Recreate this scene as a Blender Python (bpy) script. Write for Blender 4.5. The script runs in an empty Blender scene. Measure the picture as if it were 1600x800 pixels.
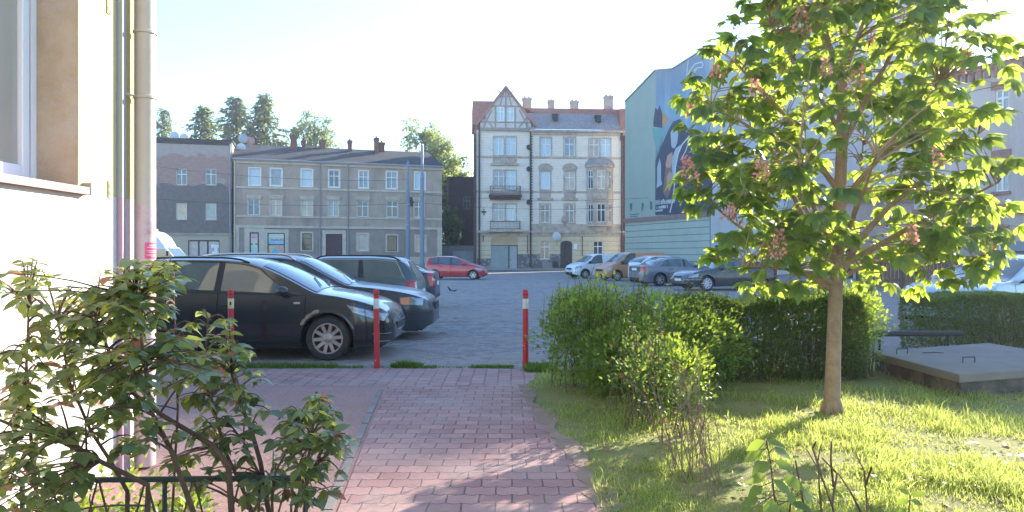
import bpy, math, random
import numpy as np
from mathutils import Vector, Matrix

random.seed(7)
RNG = np.random.default_rng(7)
PI = math.pi
F = 1160.0                       # focal length in pixels of the 1600 px wide frame
CH = 1.5                         # camera height
scene = bpy.context.scene
COL = scene.collection


def tag(o, label=None, cat=None, group=None, kind=None):
    if label: o["label"] = label
    if cat: o["category"] = cat
    if group: o["group"] = group
    if kind: o["kind"] = kind
    return o


def thing(name, label, cat, loc=(0, 0, 0), rz=0.0, group=None):
    o = bpy.data.objects.new(name, None)
    o.empty_display_size = 0.2
    COL.objects.link(o)
    o.location = loc
    o.rotation_euler = (0, 0, rz)
    return tag(o, label, cat, group)


def at(u, v, Y):
    return Vector(((u - 800) / F * Y, Y, CH - (v - 400) / F * Y))


def gnd(u, v):
    Y = F * CH / (v - 400)
    return Vector(((u - 800) / F * Y, Y, 0))


# ------------------------------------------------------------------ mesh builder
class MB:
    def __init__(s):
        s.v = []; s.f = []; s.m = []

    def add(s, vs, fs, m=0):
        b = len(s.v)
        s.v.extend([tuple(p) for p in vs])
        for f in fs:
            s.f.append(tuple(i + b for i in f)); s.m.append(m)
        return s

    def quad(s, a, b, c, d, m=0):
        return s.add([a, b, c, d], [(0, 1, 2, 3)], m)

    def poly(s, pts, m=0):
        return s.add(pts, [tuple(range(len(pts)))], m)

    def box(s, x0, x1, y0, y1, z0, z1, m=0, bev=0.0):
        if x0 > x1: x0, x1 = x1, x0
        if y0 > y1: y0, y1 = y1, y0
        if z0 > z1: z0, z1 = z1, z0
        vs = [(x0, y0, z0), (x1, y0, z0), (x1, y1, z0), (x0, y1, z0), (x0, y0, z1), (x1, y0, z1), (x1, y1, z1), (x0, y1, z1)]
        fs = [(0, 3, 2, 1), (4, 5, 6, 7), (0, 1, 5, 4), (1, 2, 6, 5), (2, 3, 7, 6), (3, 0, 4, 7)]
        return s.add(vs, fs, m)

    def prism(s, pts, axis, a, b, m=0):
        """extrude a 2-D polygon: axis 'x' -> pts are (y,z); 'y' -> (x,z); 'z' -> (x,y)"""
        def mk(p, t):
            return {'x': (t, p[0], p[1]), 'y': (p[0], t, p[1]), 'z': (p[0], p[1], t)}[axis]
        n = len(pts)
        vs = [mk(p, a) for p in pts] + [mk(p, b) for p in pts]
        fs = [tuple(range(n)), tuple(range(2 * n - 1, n - 1, -1))]
        fs += [(i, n + i, n + (i + 1) % n, (i + 1) % n) for i in range(n)]
        return s.add(vs, fs, m)

    def tube(s, pts, r, n=8, m=0, cap=True):
        pts = [Vector(p) for p in pts]
        rs = r if isinstance(r, (list, tuple)) else [r] * len(pts)
        vs = []; prev = None
        for i, p in enumerate(pts):
            d = (pts[min(i + 1, len(pts) - 1)] - pts[max(i - 1, 0)])
            if d.length < 1e-9: d = Vector((0, 0, 1))
            d.normalize()
            if prev is None:
                a = d.orthogonal().normalized()
            else:
                a = prev - d * prev.dot(d)
                a = a.normalized() if a.length > 1e-6 else d.orthogonal().normalized()
            prev = a; b = d.cross(a)
            for k in range(n):
                t = 2 * PI * k / n
                vs.append(p + a * (math.cos(t) * rs[i]) + b * (math.sin(t) * rs[i]))
        fs = []
        for i in range(len(pts) - 1):
            for k in range(n):
                fs.append((i * n + k, i * n + (k + 1) % n, (i + 1) * n + (k + 1) % n, (i + 1) * n + k))
        if cap:
            fs.append(tuple(range(n - 1, -1, -1)))
            fs.append(tuple(range((len(pts) - 1) * n, len(pts) * n)))
        return s.add(vs, fs, m)

    def lathe(s, prof, axis='z', n=24, c=(0, 0, 0), m=0, close=False):
        """profile of (r, h)"""
        vs = []
        for r, h in prof:
            for k in range(n):
                t = 2 * PI * k / n
                a, b = r * math.cos(t), r * math.sin(t)
                p = {'z': (a, b, h), 'y': (a, h, b), 'x': (h, a, b)}[axis]
                vs.append((p[0] + c[0], p[1] + c[1], p[2] + c[2]))
        fs = []
        L = len(prof)
        for i in range(L if close else L - 1):
            j = (i + 1) % L
            for k in range(n):
                fs.append((i * n + k, i * n + (k + 1) % n, j * n + (k + 1) % n, j * n + k))
        if not close:
            fs.append(tuple(range(n - 1, -1, -1))); fs.append(tuple(range((L - 1) * n, L * n)))
        return s.add(vs, fs, m)

    def grid(s, P, m=0):
        """P[i][j] points"""
        a, b = len(P), len(P[0])
        vs = [p for row in P for p in row]
        fs = [(i * b + j, (i + 1) * b + j, (i + 1) * b + j + 1, i * b + j + 1) for i in range(a - 1) for j in range(b - 1)]
        return s.add(vs, fs, m)

    def build(s, name, mats, parent=None, smooth=False, ang=35, bevel=0.0, fixn=True):
        me = bpy.data.meshes.new(name)
        me.from_pydata(s.v, [], s.f)
        if not isinstance(mats, (list, tuple)): mats = [mats]
        for x in mats: me.materials.append(x)
        me.polygons.foreach_set('material_index', s.m)
        if fixn:
            import bmesh
            bm = bmesh.new(); bm.from_mesh(me)
            bmesh.ops.remove_doubles(bm, verts=bm.verts, dist=1e-5)
            bmesh.ops.recalc_face_normals(bm, faces=bm.faces)
            bm.to_mesh(me); bm.free()
        if smooth:
            me.polygons.foreach_set('use_smooth', [True] * len(me.polygons))
            me.set_sharp_from_angle(angle=math.radians(ang))
        o = bpy.data.objects.new(name, me)
        COL.objects.link(o)
        if parent: o.parent = parent
        if bevel > 0:
            md = o.modifiers.new('bevel', 'BEVEL'); md.width = bevel; md.segments = 2; md.limit_method = 'ANGLE'
        return o


def np_mesh(name, V, Fq, mats, parent=None, smooth=False, mi=None):
    """fast mesh from arrays: V (n,3), Fq (m,k)"""
    me = bpy.data.meshes.new(name)
    n, (m, k) = len(V), Fq.shape
    me.vertices.add(n); me.vertices.foreach_set('co', np.ascontiguousarray(V, dtype=np.float32).ravel())
    me.loops.add(m * k); me.loops.foreach_set('vertex_index', np.ascontiguousarray(Fq, dtype=np.int32).ravel())
    me.polygons.add(m)
    me.polygons.foreach_set('loop_start', np.arange(0, m * k, k, dtype=np.int32))
    if not isinstance(mats, (list, tuple)): mats = [mats]
    for x in mats: me.materials.append(x)
    if mi is not None: me.polygons.foreach_set('material_index', np.asarray(mi, dtype=np.int32))
    if smooth: me.polygons.foreach_set('use_smooth', [True] * m)
    me.update(calc_edges=True); me.validate()
    o = bpy.data.objects.new(name, me); COL.objects.link(o)
    if parent: o.parent = parent
    return o


# ------------------------------------------------------------------ materials
_cache = {}


class NT:
    def __init__(s, mat):
        mat.use_nodes = True
        s.t = mat.node_tree; s.t.nodes.clear()
        s.out = s.n('ShaderNodeOutputMaterial')

    def n(s, ty, **kw):
        x = s.t.nodes.new(ty)
        for k, v in kw.items(): setattr(x, k, v)
        return x

    def l(s, a, b): s.t.links.new(a, b)

    def mix(s, fac, a, b, mode='MIX'):
        x = s.n('ShaderNodeMix', data_type='RGBA', blend_type=mode)
        for sock, val in ((x.inputs[0], fac), (x.inputs[6], a), (x.inputs[7], b)):
            if isinstance(val, bpy.types.NodeSocket): s.l(val, sock)
            elif isinstance(val, (int, float)): sock.default_value = val
            else: sock.default_value = (*val[:3], 1)
        return x.outputs[2]

    def ramp(s, fac, stops):
        x = s.n('ShaderNodeValToRGB')
        e = x.color_ramp.elements
        while len(e) > 1: e.remove(e[-1])
        for i, (p, c) in enumerate(stops):
            el = e[0] if i == 0 else e.new(p)
            el.position = p
            el.color = (c, c, c, 1) if isinstance(c, (int, float)) else (*c[:3], 1)
        s.l(fac, x.inputs[0])
        return x.outputs[0]

    def noise(s, scale, detail=4, rough=.6, vec=None, sc3=None):
        if vec is None: vec = s.co()
        if sc3:
            mp = s.n('ShaderNodeMapping'); mp.inputs['Scale'].default_value = sc3
            s.l(vec, mp.inputs[0]); vec = mp.outputs[0]
        x = s.n('ShaderNodeTexNoise'); x.inputs['Scale'].default_value = scale
        x.inputs['Detail'].default_value = detail; x.inputs['Roughness'].default_value = rough
        s.l(vec, x.inputs['Vector'])
        return x.outputs['Fac']

    def co(s):
        if not hasattr(s, '_co'): s._co = s.n('ShaderNodeTexCoord').outputs['Object']
        return s._co

    def math(s, op, a, b=0.0, c=0.0):
        x = s.n('ShaderNodeMath', operation=op)
        for sock, val in zip(x.inputs, (a, b, c)):
            if isinstance(val, bpy.types.NodeSocket): s.l(val, sock)
            else: sock.default_value = val
        return x.outputs[0]

    def bump(s, h, strength=.3, dist=.02):
        x = s.n('ShaderNodeBump'); x.inputs['Strength'].default_value = strength; x.inputs['Distance'].default_value = dist
        s.l(h, x.inputs['Height']); return x.outputs[0]

    def pbr(s, color, rough=.8, metal=0, spec=.5, normal=None, coat=0):
        p = s.n('ShaderNodeBsdfPrincipled')
        for nm, val in (('Base Color', color), ('Roughness', rough), ('Metallic', metal), ('Specular IOR Level', spec), ('Coat Weight', coat)):
            if isinstance(val, bpy.types.NodeSocket): s.l(val, p.inputs[nm])
            elif nm == 'Base Color': p.inputs[nm].default_value = (*val[:3], 1)
            else: p.inputs[nm].default_value = val
        if normal is not None: s.l(normal, p.inputs['Normal'])
        s.l(p.outputs[0], s.out.inputs[0])
        return p


def mul(c, k): return tuple(min(1, x * k) for x in c[:3])


def pm(name, c, rough=.8, var=.18, scale=3.0, bump=.15, bscale=60, metal=0, spec=.4, stain=None, samt=.5, sscale=.6, coat=0, streak=False):
    """painted / mineral surface: base colour with two scales of mottling, wear and fine bump"""
    if name in _cache: return _cache[name]
    m = bpy.data.materials.new(name); t = NT(m)
    n1 = t.noise(scale, 6, .65)
    col = t.mix(t.ramp(n1, [(.3, 0), (.7, 1)]), mul(c, 1 - var), mul(c, 1 + var))
    if stain:
        n2 = t.noise(sscale, 7, .7, sc3=(1, 1, .22) if streak else None)
        col = t.mix(t.math('MULTIPLY', t.ramp(n2, [(.48, 0), (.66, 1)]), samt), col, stain)
    nb = t.noise(bscale, 3, .6)
    t.pbr(col, t.math('ADD', t.math('MULTIPLY', n1, .16), rough - .08), metal, spec, t.bump(nb, bump, .01) if bump else None, coat)
    _cache[name] = m
    return m


def glass_dark(name, c, rough=.04, spec=.9, var=.3, scale=2.0):
    if name in _cache: return _cache[name]
    m = bpy.data.materials.new(name); t = NT(m)
    n = t.noise(scale, 2, .5)
    t.pbr(t.mix(n, mul(c, 1 - var), mul(c, 1 + var)), rough, 0, spec)
    _cache[name] = m
    return m


def leaf_mat(name, cols, trans=.45, tcol=None, rough=.45, spec=.4, red=None, redamt=.06):
    """leaf: colour varies per leaf (random per island), light passes through the blade"""
    if name in _cache: return _cache[name]
    m = bpy.data.materials.new(name); t = NT(m)
    g = t.n('ShaderNodeNewGeometry')
    r = g.outputs['Random Per Island']
    k = len(cols)
    col = t.ramp(r, [(i / max(1, k - 1) * .999, c) for i, c in enumerate(cols)])
    tc = tcol or mul(cols[k // 2], 2.2)
    tcn = t.mix(r, mul(tc, .75), mul(tc, 1.2))
    if red:
        fac = t.math('LESS_THAN', t.math('FRACT', t.math('MULTIPLY', r, 37.31)), redamt)
        col = t.mix(fac, col, red); tcn = t.mix(fac, tcn, mul(red, 1.5))
    p = t.n('ShaderNodeBsdfPrincipled')
    t.l(col, p.inputs['Base Color']); p.inputs['Roughness'].default_value = rough
    p.inputs['Specular IOR Level'].default_value = spec
    tr = t.n('ShaderNodeBsdfTranslucent'); t.l(tcn, tr.inputs[0])
    mx = t.n('ShaderNodeMixShader'); mx.inputs[0].default_value = trans
    t.l(p.outputs[0], mx.inputs[1]); t.l(tr.outputs[0], mx.inputs[2]); t.l(mx.outputs[0], t.out.inputs[0])
    _cache[name] = m
    return m


# ------------------------------------------------------------------ leaf scattering
def rot_frames(d, up):
    """frames (N,3,3) whose columns are (side, along d, normal)"""
    d = d / np.linalg.norm(d, axis=1, keepdims=True)
    s = np.cross(d, up); s /= (np.linalg.norm(s, axis=1, keepdims=True) + 1e-9)
    n = np.cross(s, d)
    return np.stack([s, d, n], axis=2)


def scatter(TV, TF, pos, d, up, size):
    """copies of the template (verts TV, quads/tris TF) as one vertex/face array"""
    R = rot_frames(d, up)
    V = np.einsum('nij,kj->nki', R, TV) * size[:, None, None] + pos[:, None, :]
    N, K = len(pos), len(TV)
    Fq = TF[None] + (np.arange(N) * K)[:, None, None]
    return V.reshape(-1, 3), Fq.reshape(-1, TF.shape[1])


def leaf_template(w=.5, fold=.12, droop=.12, tip=.0, belly=.45):
    """pointed oval leaf of length 1 along +y: 3 spans, folded along the midrib"""
    ys = [0, .28, .62, 1.0]
    ws = [.06, w * .5 * (1.0 if belly < .5 else .75), w * .5 * (.8 if belly < .5 else 1.05), .03]
    V = []
    for y, a in zip(ys, ws):
        z = -droop * y * y
        V += [(-a, y, z + fold * a), (0, y, z), (a, y, z + fold * a)]
    Fq = []
    for i in range(3):
        for j in range(2):
            Fq.append((i * 3 + j, i * 3 + j + 1, (i + 1) * 3 + j + 1, (i + 1) * 3 + j))
    return np.array(V, float), np.array(Fq)


def quad_leaf(w=.55):
    V = np.array([(0, 0, 0), (w * .5, .45, .05), (0, 1, -.1), (-w * .5, .45, .05)], float)
    return V, np.array([(0, 1, 2, 3)])


def runit(n):
    v = RNG.normal(size=(n, 3))
    return v / np.linalg.norm(v, axis=1, keepdims=True)


def pchip(pts):
    xs = np.array([p[0] for p in pts], float); ys = np.array([p[1] for p in pts], float)
    h = np.diff(xs); dl = np.diff(ys) / h
    d = np.zeros(len(xs)); d[0], d[-1] = dl[0], dl[-1]
    for i in range(1, len(xs) - 1):
        if dl[i - 1] * dl[i] > 0:
            w1, w2 = 2 * h[i] + h[i - 1], h[i] + 2 * h[i - 1]
            d[i] = (w1 + w2) / (w1 / dl[i - 1] + w2 / dl[i])
    def f(x):
        x = min(max(x, xs[0]), xs[-1])
        i = min(max(int(np.searchsorted(xs, x)) - 1, 0), len(h) - 1)
        t = (x - xs[i]) / h[i]
        return ((1 + 2 * t) * (1 - t) ** 2 * ys[i] + t * (1 - t) ** 2 * h[i] * d[i] + t * t * (3 - 2 * t) * ys[i + 1] + t * t * (t - 1) * h[i] * d[i + 1])
    return f
# ================================================================== GROUND
def tex_co(t):
    return t.co()


def asphalt_mat():
    m = bpy.data.materials.new('worn_asphalt'); t = NT(m)
    big = t.noise(.12, 6, .65)
    track = t.noise(.9, 7, .75, sc3=(.28, 1.3, 1))
    track2 = t.noise(3.2, 7, .8, sc3=(.7, 1.0, 1))
    fine = t.noise(55, 4, .7)
    track3 = t.noise(7.5, 6, .8, sc3=(.7, 1.0, 1))
    stones = t.noise(160, 2, .5)
    col = t.mix(t.ramp(big, [(.3, 0), (.7, 1)]), (.35, .31, .285), (.43, .385, .35))
    col = t.mix(t.math('MULTIPLY', t.ramp(track, [(.42, 0), (.60, 1)]), .75), col, (.47, .42, .375))
    col = t.mix(t.math('MULTIPLY', t.ramp(track2, [(.47, 0), (.55, 1)]), .75), col, (.20, .19, .185))
    col = t.mix(t.math('MULTIPLY', t.ramp(track3, [(.48, 0), (.56, 1)]), .6), col, (.17, .16, .155))
    rough_ = t.noise(.35, 7, .75)
    col = t.mix(t.math('MULTIPLY', t.ramp(rough_, [(.47, 0), (.56, 1)]), .6), col, (.38, .315, .265))
    spots = t.noise(1.7, 3, .5)
    col = t.mix(t.math('MULTIPLY', t.ramp(spots, [(.66, 0), (.72, 1)]), .7), col, (.07, .07, .072))
    vor = t.n('ShaderNodeTexVoronoi', feature='DISTANCE_TO_EDGE'); vor.inputs['Scale'].default_value = .35
    wv = t.n('ShaderNodeMixRGB'); wv.inputs[0].default_value = .35; t.l(t.co(), wv.inputs[1]); nz = t.n('ShaderNodeTexNoise'); nz.inputs['Scale'].default_value = 1.2; nz.inputs['Detail'].default_value = 6; t.l(t.co(), nz.inputs['Vector']); t.l(nz.outputs['Color'], wv.inputs[2]); t.l(wv.outputs[0], vor.inputs['Vector'])
    col = t.mix(t.math('MULTIPLY', t.ramp(vor.outputs['Distance'], [(.0, 1), (.010, 0)]), .18), col, (.07, .068, .066))
    col = t.mix(t.math('MULTIPLY', t.ramp(stones, [(.55, 0), (.7, 1)]), .5), col, (.42, .40, .39))
    col = t.mix(t.math('MULTIPLY', t.ramp(fine, [(.5, 0), (.72, 1)]), .45), col, (.13, .125, .12))
    h = t.math('ADD', t.math('ADD', t.math('MULTIPLY', track, 1.2), t.math('MULTIPLY', track2, 1.2)), t.math('ADD', t.math('MULTIPLY', fine, .4), t.math('MULTIPLY', track3, .8)))
    t.pbr(col, .9, 0, .25, t.bump(h, .8, .06))
    return m


def paver_mat(name, a, b, rot=0.0, bw=.2, bh=.16, wave=True):
    m = bpy.data.materials.new(name); t = NT(m)
    co = t.co()
    if rot:
        mp = t.n('ShaderNodeMapping'); mp.inputs['Rotation'].default_value = (0, 0, rot)
        t.l(co, mp.inputs[0]); co = mp.outputs[0]
    sep = t.n('ShaderNodeSeparateXYZ'); t.l(co, sep.inputs[0])
    cmb = t.n('ShaderNodeCombineXYZ')
    # interlocking outline: the long joints run as a shallow zig-zag
    wob = t.math('MULTIPLY', t.math('PINGPONG', t.math('ADD', sep.outputs[0], 100.0), bw / 4), .42 if wave else 0.0)
    jit = t.math('MULTIPLY', t.math('SUBTRACT', t.noise(6, 2, .5), .5), .02)
    t.l(t.math('ADD', t.math('ADD', sep.outputs[0], 100.0), jit), cmb.inputs[0])
    t.l(t.math('ADD', t.math('ADD', t.math('ADD', sep.outputs[1], 100.0), wob), jit), cmb.inputs[1])
    br = t.n('ShaderNodeTexBrick')
    t.l(cmb.outputs[0], br.inputs['Vector'])
    br.offset = .5; br.squash = 1
    br.inputs['Scale'].default_value = 1
    br.inputs['Brick Width'].default_value = bw; br.inputs['Row Height'].default_value = bh
    br.inputs['Mortar Size'].default_value = .0055; br.inputs['Mortar Smooth'].default_value = .35
    br.inputs['Color1'].default_value = (*a, 1); br.inputs['Color2'].default_value = (*b, 1)
    br.inputs['Mortar'].default_value = (.09, .065, .055, 1)
    n1 = t.noise(.9, 6, .7); n2 = t.noise(45, 4, .7)
    col = t.mix(t.math('MULTIPLY', t.ramp(n1, [(.42, 0), (.62, 1)]), .6), br.outputs['Color'], (.36, .28, .25))
    n3 = t.noise(2.2, 6, .75)
    col = t.mix(t.math('MULTIPLY', t.ramp(n3, [(.52, 0), (.68, 1)]), .55), col, (.19, .125, .11))
    col = t.mix(t.math('MULTIPLY', t.ramp(n2, [(.45, 0), (.75, 1)]), .35), col, (.16, .1, .09))
    h = t.math('SUBTRACT', t.math('MULTIPLY', n2, .18), br.outputs['Fac'])
    t.pbr(col, .82, 0, .35, t.bump(h, .8, .012))
    return m


def soil_mat(name, a, b, c, sc=2.0, bump=.5):
    m = bpy.data.materials.new(name); t = NT(m)
    n1 = t.noise(sc, 6, .7); n2 = t.noise(sc * 22, 4, .7)
    col = t.mix(t.ramp(n1, [(.35, 0), (.65, 1)]), a, b)
    col = t.mix(t.math('MULTIPLY', t.ramp(n2, [(.52, 0), (.68, 1)]), .6), col, c)
    t.pbr(col, .95, 0, .2, t.bump(t.math('ADD', n1, t.math('MULTIPLY', n2, .5)), bump, .04))
    return m


def sheet(name, pts, z, mat, sub=None):
    mb = MB()
    mb.poly([(x, y, z) for x, y in pts])
    o = mb.build(name, mat)
    return tag(o, kind='structure')


M_ASPH = asphalt_mat()
sheet('ground', [(-1500, -300), (1500, -300), (1500, 2500), (-1500, 2500)], 0.0, M_ASPH)

M_PATH = paver_mat('red_pavers', (.30, .162, .148), (.42, .24, .215))
M_PATH2 = paver_mat('red_pavers_cross', (.31, .18, .165), (.42, .255, .23), rot=PI / 2, wave=True)
M_DIRT = soil_mat('trodden_dirt', (.36, .225, .195), (.30, .185, .16), (.44, .32, .28), 1.3)
M_SOIL = soil_mat('bed_soil', (.12, .085, .06), (.17, .12, .085), (.06, .05, .035), 3)
M_LAWN = soil_mat('lawn_ground', (.17, .19, .05), (.26, .24, .09), (.28, .21, .12), 2.5)
M_CONC = pm('kerb_concrete', (.24, .21, .195), .9, .2, 6, .3, 80, stain=(.15, .12, .105), sscale=3)

# right edge of the path (curving), left edge nearly straight
PATH_R = [(1.15, -2.0), (.62, 3.4), (.56, 4.35), (.5, 5.4), (.36, 6.3), (.27, 7.0), (.17, 7.9), (.14, 8.55)]
PATH_L = [(-1.42, 8.55), (-1.25, 6.6), (-1.02, 4.35), (-.85, 2.6), (-.6, -2.0)]
sheet('dirt_strip', [(-2.7, -4), (-.4, -4), (-1.3, 8.55), (-1.3, 8.7), (-6, 8.7), (-6, 5.5), (-2.7, 5.5)], .004, M_DIRT)
sheet('lawn', [(1.1, -3), (14, -3), (14, 9.3), (7.0, 11.8), (4.2, 10.4), (.3, 9.75), (.05, 9.0), (.1, 7.6), (.4, 5.5), (.5, 4.0)], .006, M_LAWN)
sheet('path', PATH_R + PATH_L, .010, M_PATH)
sheet('cross_path', [(-6, 8.55), (.14, 8.55), (.25, 8.95), (.36, 9.8), (-.2, 9.86), (-6, 9.86)], .0065, M_PATH2)
sheet('planting_bed', [(-2.68, 1.0), (-1.0, 1.0), (-.82, 3.0), (-.9, 4.0), (-1.6, 4.3), (-2.68, 4.5)], .009, M_SOIL)
# sunken concrete kerb along the left side of the path
mb = MB()
kl = [(-.70, 1.0), (-.93, 3.0), (-1.08, 4.35), (-1.31, 6.6), (-1.47, 8.3)]
for (a, b) in zip(kl[:-1], kl[1:]):
    n = 4
    for i in range(n):
        t0, t1 = i / n + .008, (i + 1) / n - .008
        p = [a[0] + (b[0] - a[0]) * t0, a[1] + (b[1] - a[1]) * t0]; q = [a[0] + (b[0] - a[0]) * t1, a[1] + (b[1] - a[1]) * t1]
        mb.prism([(p[0] - .028, p[1]), (p[0] + .028, p[1]), (q[0] + .028, q[1]), (q[0] - .028, q[1])], 'z', -.05, .015 + random.uniform(-.003, .002))
tag(mb.build('kerb', M_CONC), kind='structure')

# far street: pavement with kerb along the house fronts
M_PAVE = paver_mat('far_paving', (.3, .29, .28), (.36, .35, .33), bw=.5, bh=.5, wave=False)
mb = MB()
mb.prism([(-45, 66), (-28, 71.3), (-7.2, 77.8), (-4, 79), (12.2, 80.2), (12.6, 84), (-4, 84), (-8, 82), (-29, 76), (-45, 73)], 'z', -.1, .12)
tag(mb.build('pavement', [M_PAVE]), kind='structure')
M_ROAD = pm('street_asphalt', (.13, .13, .135), .85, .2, .5, .3, 60, stain=(.2, .2, .2), sscale=.3)
sheet('street', [(-60, 50), (-28, 61), (-7, 67), (10, 70), (12.05, 80.0), (-4, 78.9), (-7.2, 77.7), (-28, 71.2), (-60, 61)], .004, M_ROAD)

# ragged sandy margin between the pavers and the lawn
q = random.Random(4); lft, rgt = [], []
for i in range(60):
    Y = 3.2 + i * (8.6 - 3.2) / 59; e = float(np.interp(Y, [p[1] for p in PATH_R], [p[0] for p in PATH_R]))
    lft.append((e - .01 - .05 * abs(math.sin(i * .7)) - q.uniform(0, .05), Y)); rgt.append((e + .05 + .05 * math.sin(i * .5) + q.uniform(0, .05), Y))
mb = MB(); mb.grid([[(a[0], a[1], .0135), (b[0], b[1], .0145)] for a, b in zip(lft, rgt)])
tag(mb.build('soil_margin', soil_mat('sandy_margin', (.33, .24, .19), (.25, .18, .135), (.20, .15, .10), 4)), kind='structure')
# loose gravel and grit along the near edge of the car park
n = 5200; gx = RNG.uniform(-5.5, 4, n); gy = 9.9 + RNG.random(n) ** 1.6 * 7; sz = RNG.uniform(.004, .014, n) * (1 + 1.2 * (RNG.random(n) < .04))
OV = np.array([(1, 0, 0), (-1, 0, 0), (0, 1, 0), (0, -1, 0), (0, 0, .8), (0, 0, -.3)], float); OF = np.array([(0, 2, 4), (2, 1, 4), (1, 3, 4), (3, 0, 4)])
V, Fq = scatter(OV, OF, np.stack([gx, gy, sz * .3], 1), runit(n) * np.array([1, 1, .1]), np.tile([0, 0, 1.0], (n, 1)), sz)
tag(np_mesh('gravel', V, Fq, pm('loose_grit', (.34, .32, .30), .95, .35, 9, 0)), 'loose grit and small stones on the worn car park edge', 'gravel', kind='stuff')
# ================================================================== BUILDINGS
M_WHITE = pm('white_window_paint', (.72, .72, .71), .5, .06, 8, 0, 40)
M_PANE = glass_dark('window_glass', (.05, .065, .08), .05, .8, .5, .9)
M_PANE_B = glass_dark('window_glass_sky', (.36, .47, .52), .12, .8, .12, 1.2)  # bluish sky reflection put into the pane colour
M_PANE_C = glass_dark('window_glass_curtain', (.19, .23, .26), .1, .8, .45, 2.2)
M_PANE_W = glass_dark('window_glass_warm', (.36, .27, .21), .1, .8, .5, 1.6)
M_DARKWOOD = pm('dark_painted_wood', (.055, .04, .04), .55, .3, 5, .2, 30)
M_ZINC = pm('zinc_gutter', (.24, .26, .28), .5, .2, 5, .05, 40)
M_IRON = pm('black_iron', (.025, .026, .03), .5, .2, 10, .1, 60)


class Fac:
    """a facade line: local x runs along it, local y goes into the building, z up"""
    def __init__(s, p, q):
        s.o = p; s.th = math.atan2(q[1] - p[1], q[0] - p[0]); s.L = math.hypot(q[0] - p[0], q[1] - p[1])

    def sz(s, u, v, depth=0.0):
        c, sn = math.cos(s.th), math.sin(s.th)
        ox, oy = s.o[0] - sn * depth, s.o[1] + c * depth
        dx = (u - 800) / F
        a = (dx * oy - ox) / (c - dx * sn)
        t = oy + a * sn
        return a, CH + (400 - v) / F * t

    def rect(s, u0, u1, v0, v1, depth=0.0):
        um, vm = (u0 + u1) / 2, (v0 + v1) / 2
        return (s.sz(u0, vm, depth)[0], s.sz(u1, vm, depth)[0], s.sz(um, v1, depth)[1], s.sz(um, v0, depth)[1])


def wall_grid(mb, x0, x1, z0, z1, holes, zone=None, zcuts=(), depth=.18, y=0.0, rm=0):
    """front wall with real openings and reveals"""
    xs = sorted({x0, x1, *[min(max(h[0], x0), x1) for h in holes], *[min(max(h[1], x0), x1) for h in holes]})
    zs = sorted({z0, z1, *[min(max(h[2], z0), z1) for h in holes], *[min(max(h[3], z0), z1) for h in holes], *[z for z in zcuts if z0 < z < z1]})
    for i in range(len(xs) - 1):
        for j in range(len(zs) - 1):
            xc, zc = (xs[i] + xs[i + 1]) / 2, (zs[j] + zs[j + 1]) / 2
            if any(h[0] < xc < h[1] and h[2] < zc < h[3] for h in holes): continue
            mb.quad((xs[i], y, zs[j]), (xs[i + 1], y, zs[j]), (xs[i + 1], y, zs[j + 1]), (xs[i], y, zs[j + 1]), zone(xc, zc) if zone else 0)
    for a, b, c, d in holes:
        m = zone((a + b) / 2, (c + d) / 2) if zone else rm
        e = y + depth
        mb.quad((a, y, c), (a, e, c), (a, e, d), (a, y, d), m); mb.quad((b, y, c), (b, y, d), (b, e, d), (b, e, c), m)
        mb.quad((a, y, d), (a, e, d), (b, e, d), (b, y, d), m); mb.quad((a, y, c), (b, y, c), (b, e, c), (a, e, c), m)


def window(parent, h, depth=.12, style='cross', pane=None, fm=None, ft=.07, name='window'):
    a, b, c, d = h
    mb = MB(); y0, y1 = depth, depth + .06
    mb.box(a, a + ft, y0, y1, c, d); mb.box(b - ft, b, y0, y1, c, d)
    mb.box(a + ft, b - ft, y0, y1, c, c + ft); mb.box(a + ft, b - ft, y0, y1, d - ft, d)
    w = b - a; hh = d - c
    if style in ('cross', 'tee'):
        zt = c + hh * .66
        mb.box(a + ft, b - ft, y0 - .015, y1 - .002, zt - ft * .6, zt + ft * .6)
        xm = (a + b) / 2
        mb.box(xm - ft * .55, xm + ft * .55, y0 - .008, y1 - .004, c + ft, (d - ft) if style == 'cross' else zt - ft * .6)
        if style == 'cross':
            for q in (a + ft + .02, xm + ft * .55 + .02):
                pass
    elif style == 'two':
        xm = (a + b) / 2
        mb.box(xm - ft * .7, xm + ft * .7, y0 - .008, y1 - .004, c + ft, d - ft)
    elif style == 'grille':
        for i in range(1, 6):
            x = a + w * i / 6
            mb.box(x - .015, x + .015, y0 - .05, y0 - .02, c, d)
        mb.box(a, b, y0 - .06, y0 - .045, c + hh * .3, c + hh * .3 + .03); mb.box(a, b, y0 - .06, y0 - .045, c + hh * .7, c + hh * .7 + .03)
    f = mb.build(name, fm or M_WHITE, parent)
    p = MB(); p.quad((a + .01, y0 + .035, c + .01), (b - .01, y0 + .035, c + .01), (b - .01, y0 + .035, d - .01), (a + .01, y0 + .035, d - .01))
    p.build('pane', pane or M_PANE, f)
    return f


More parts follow.
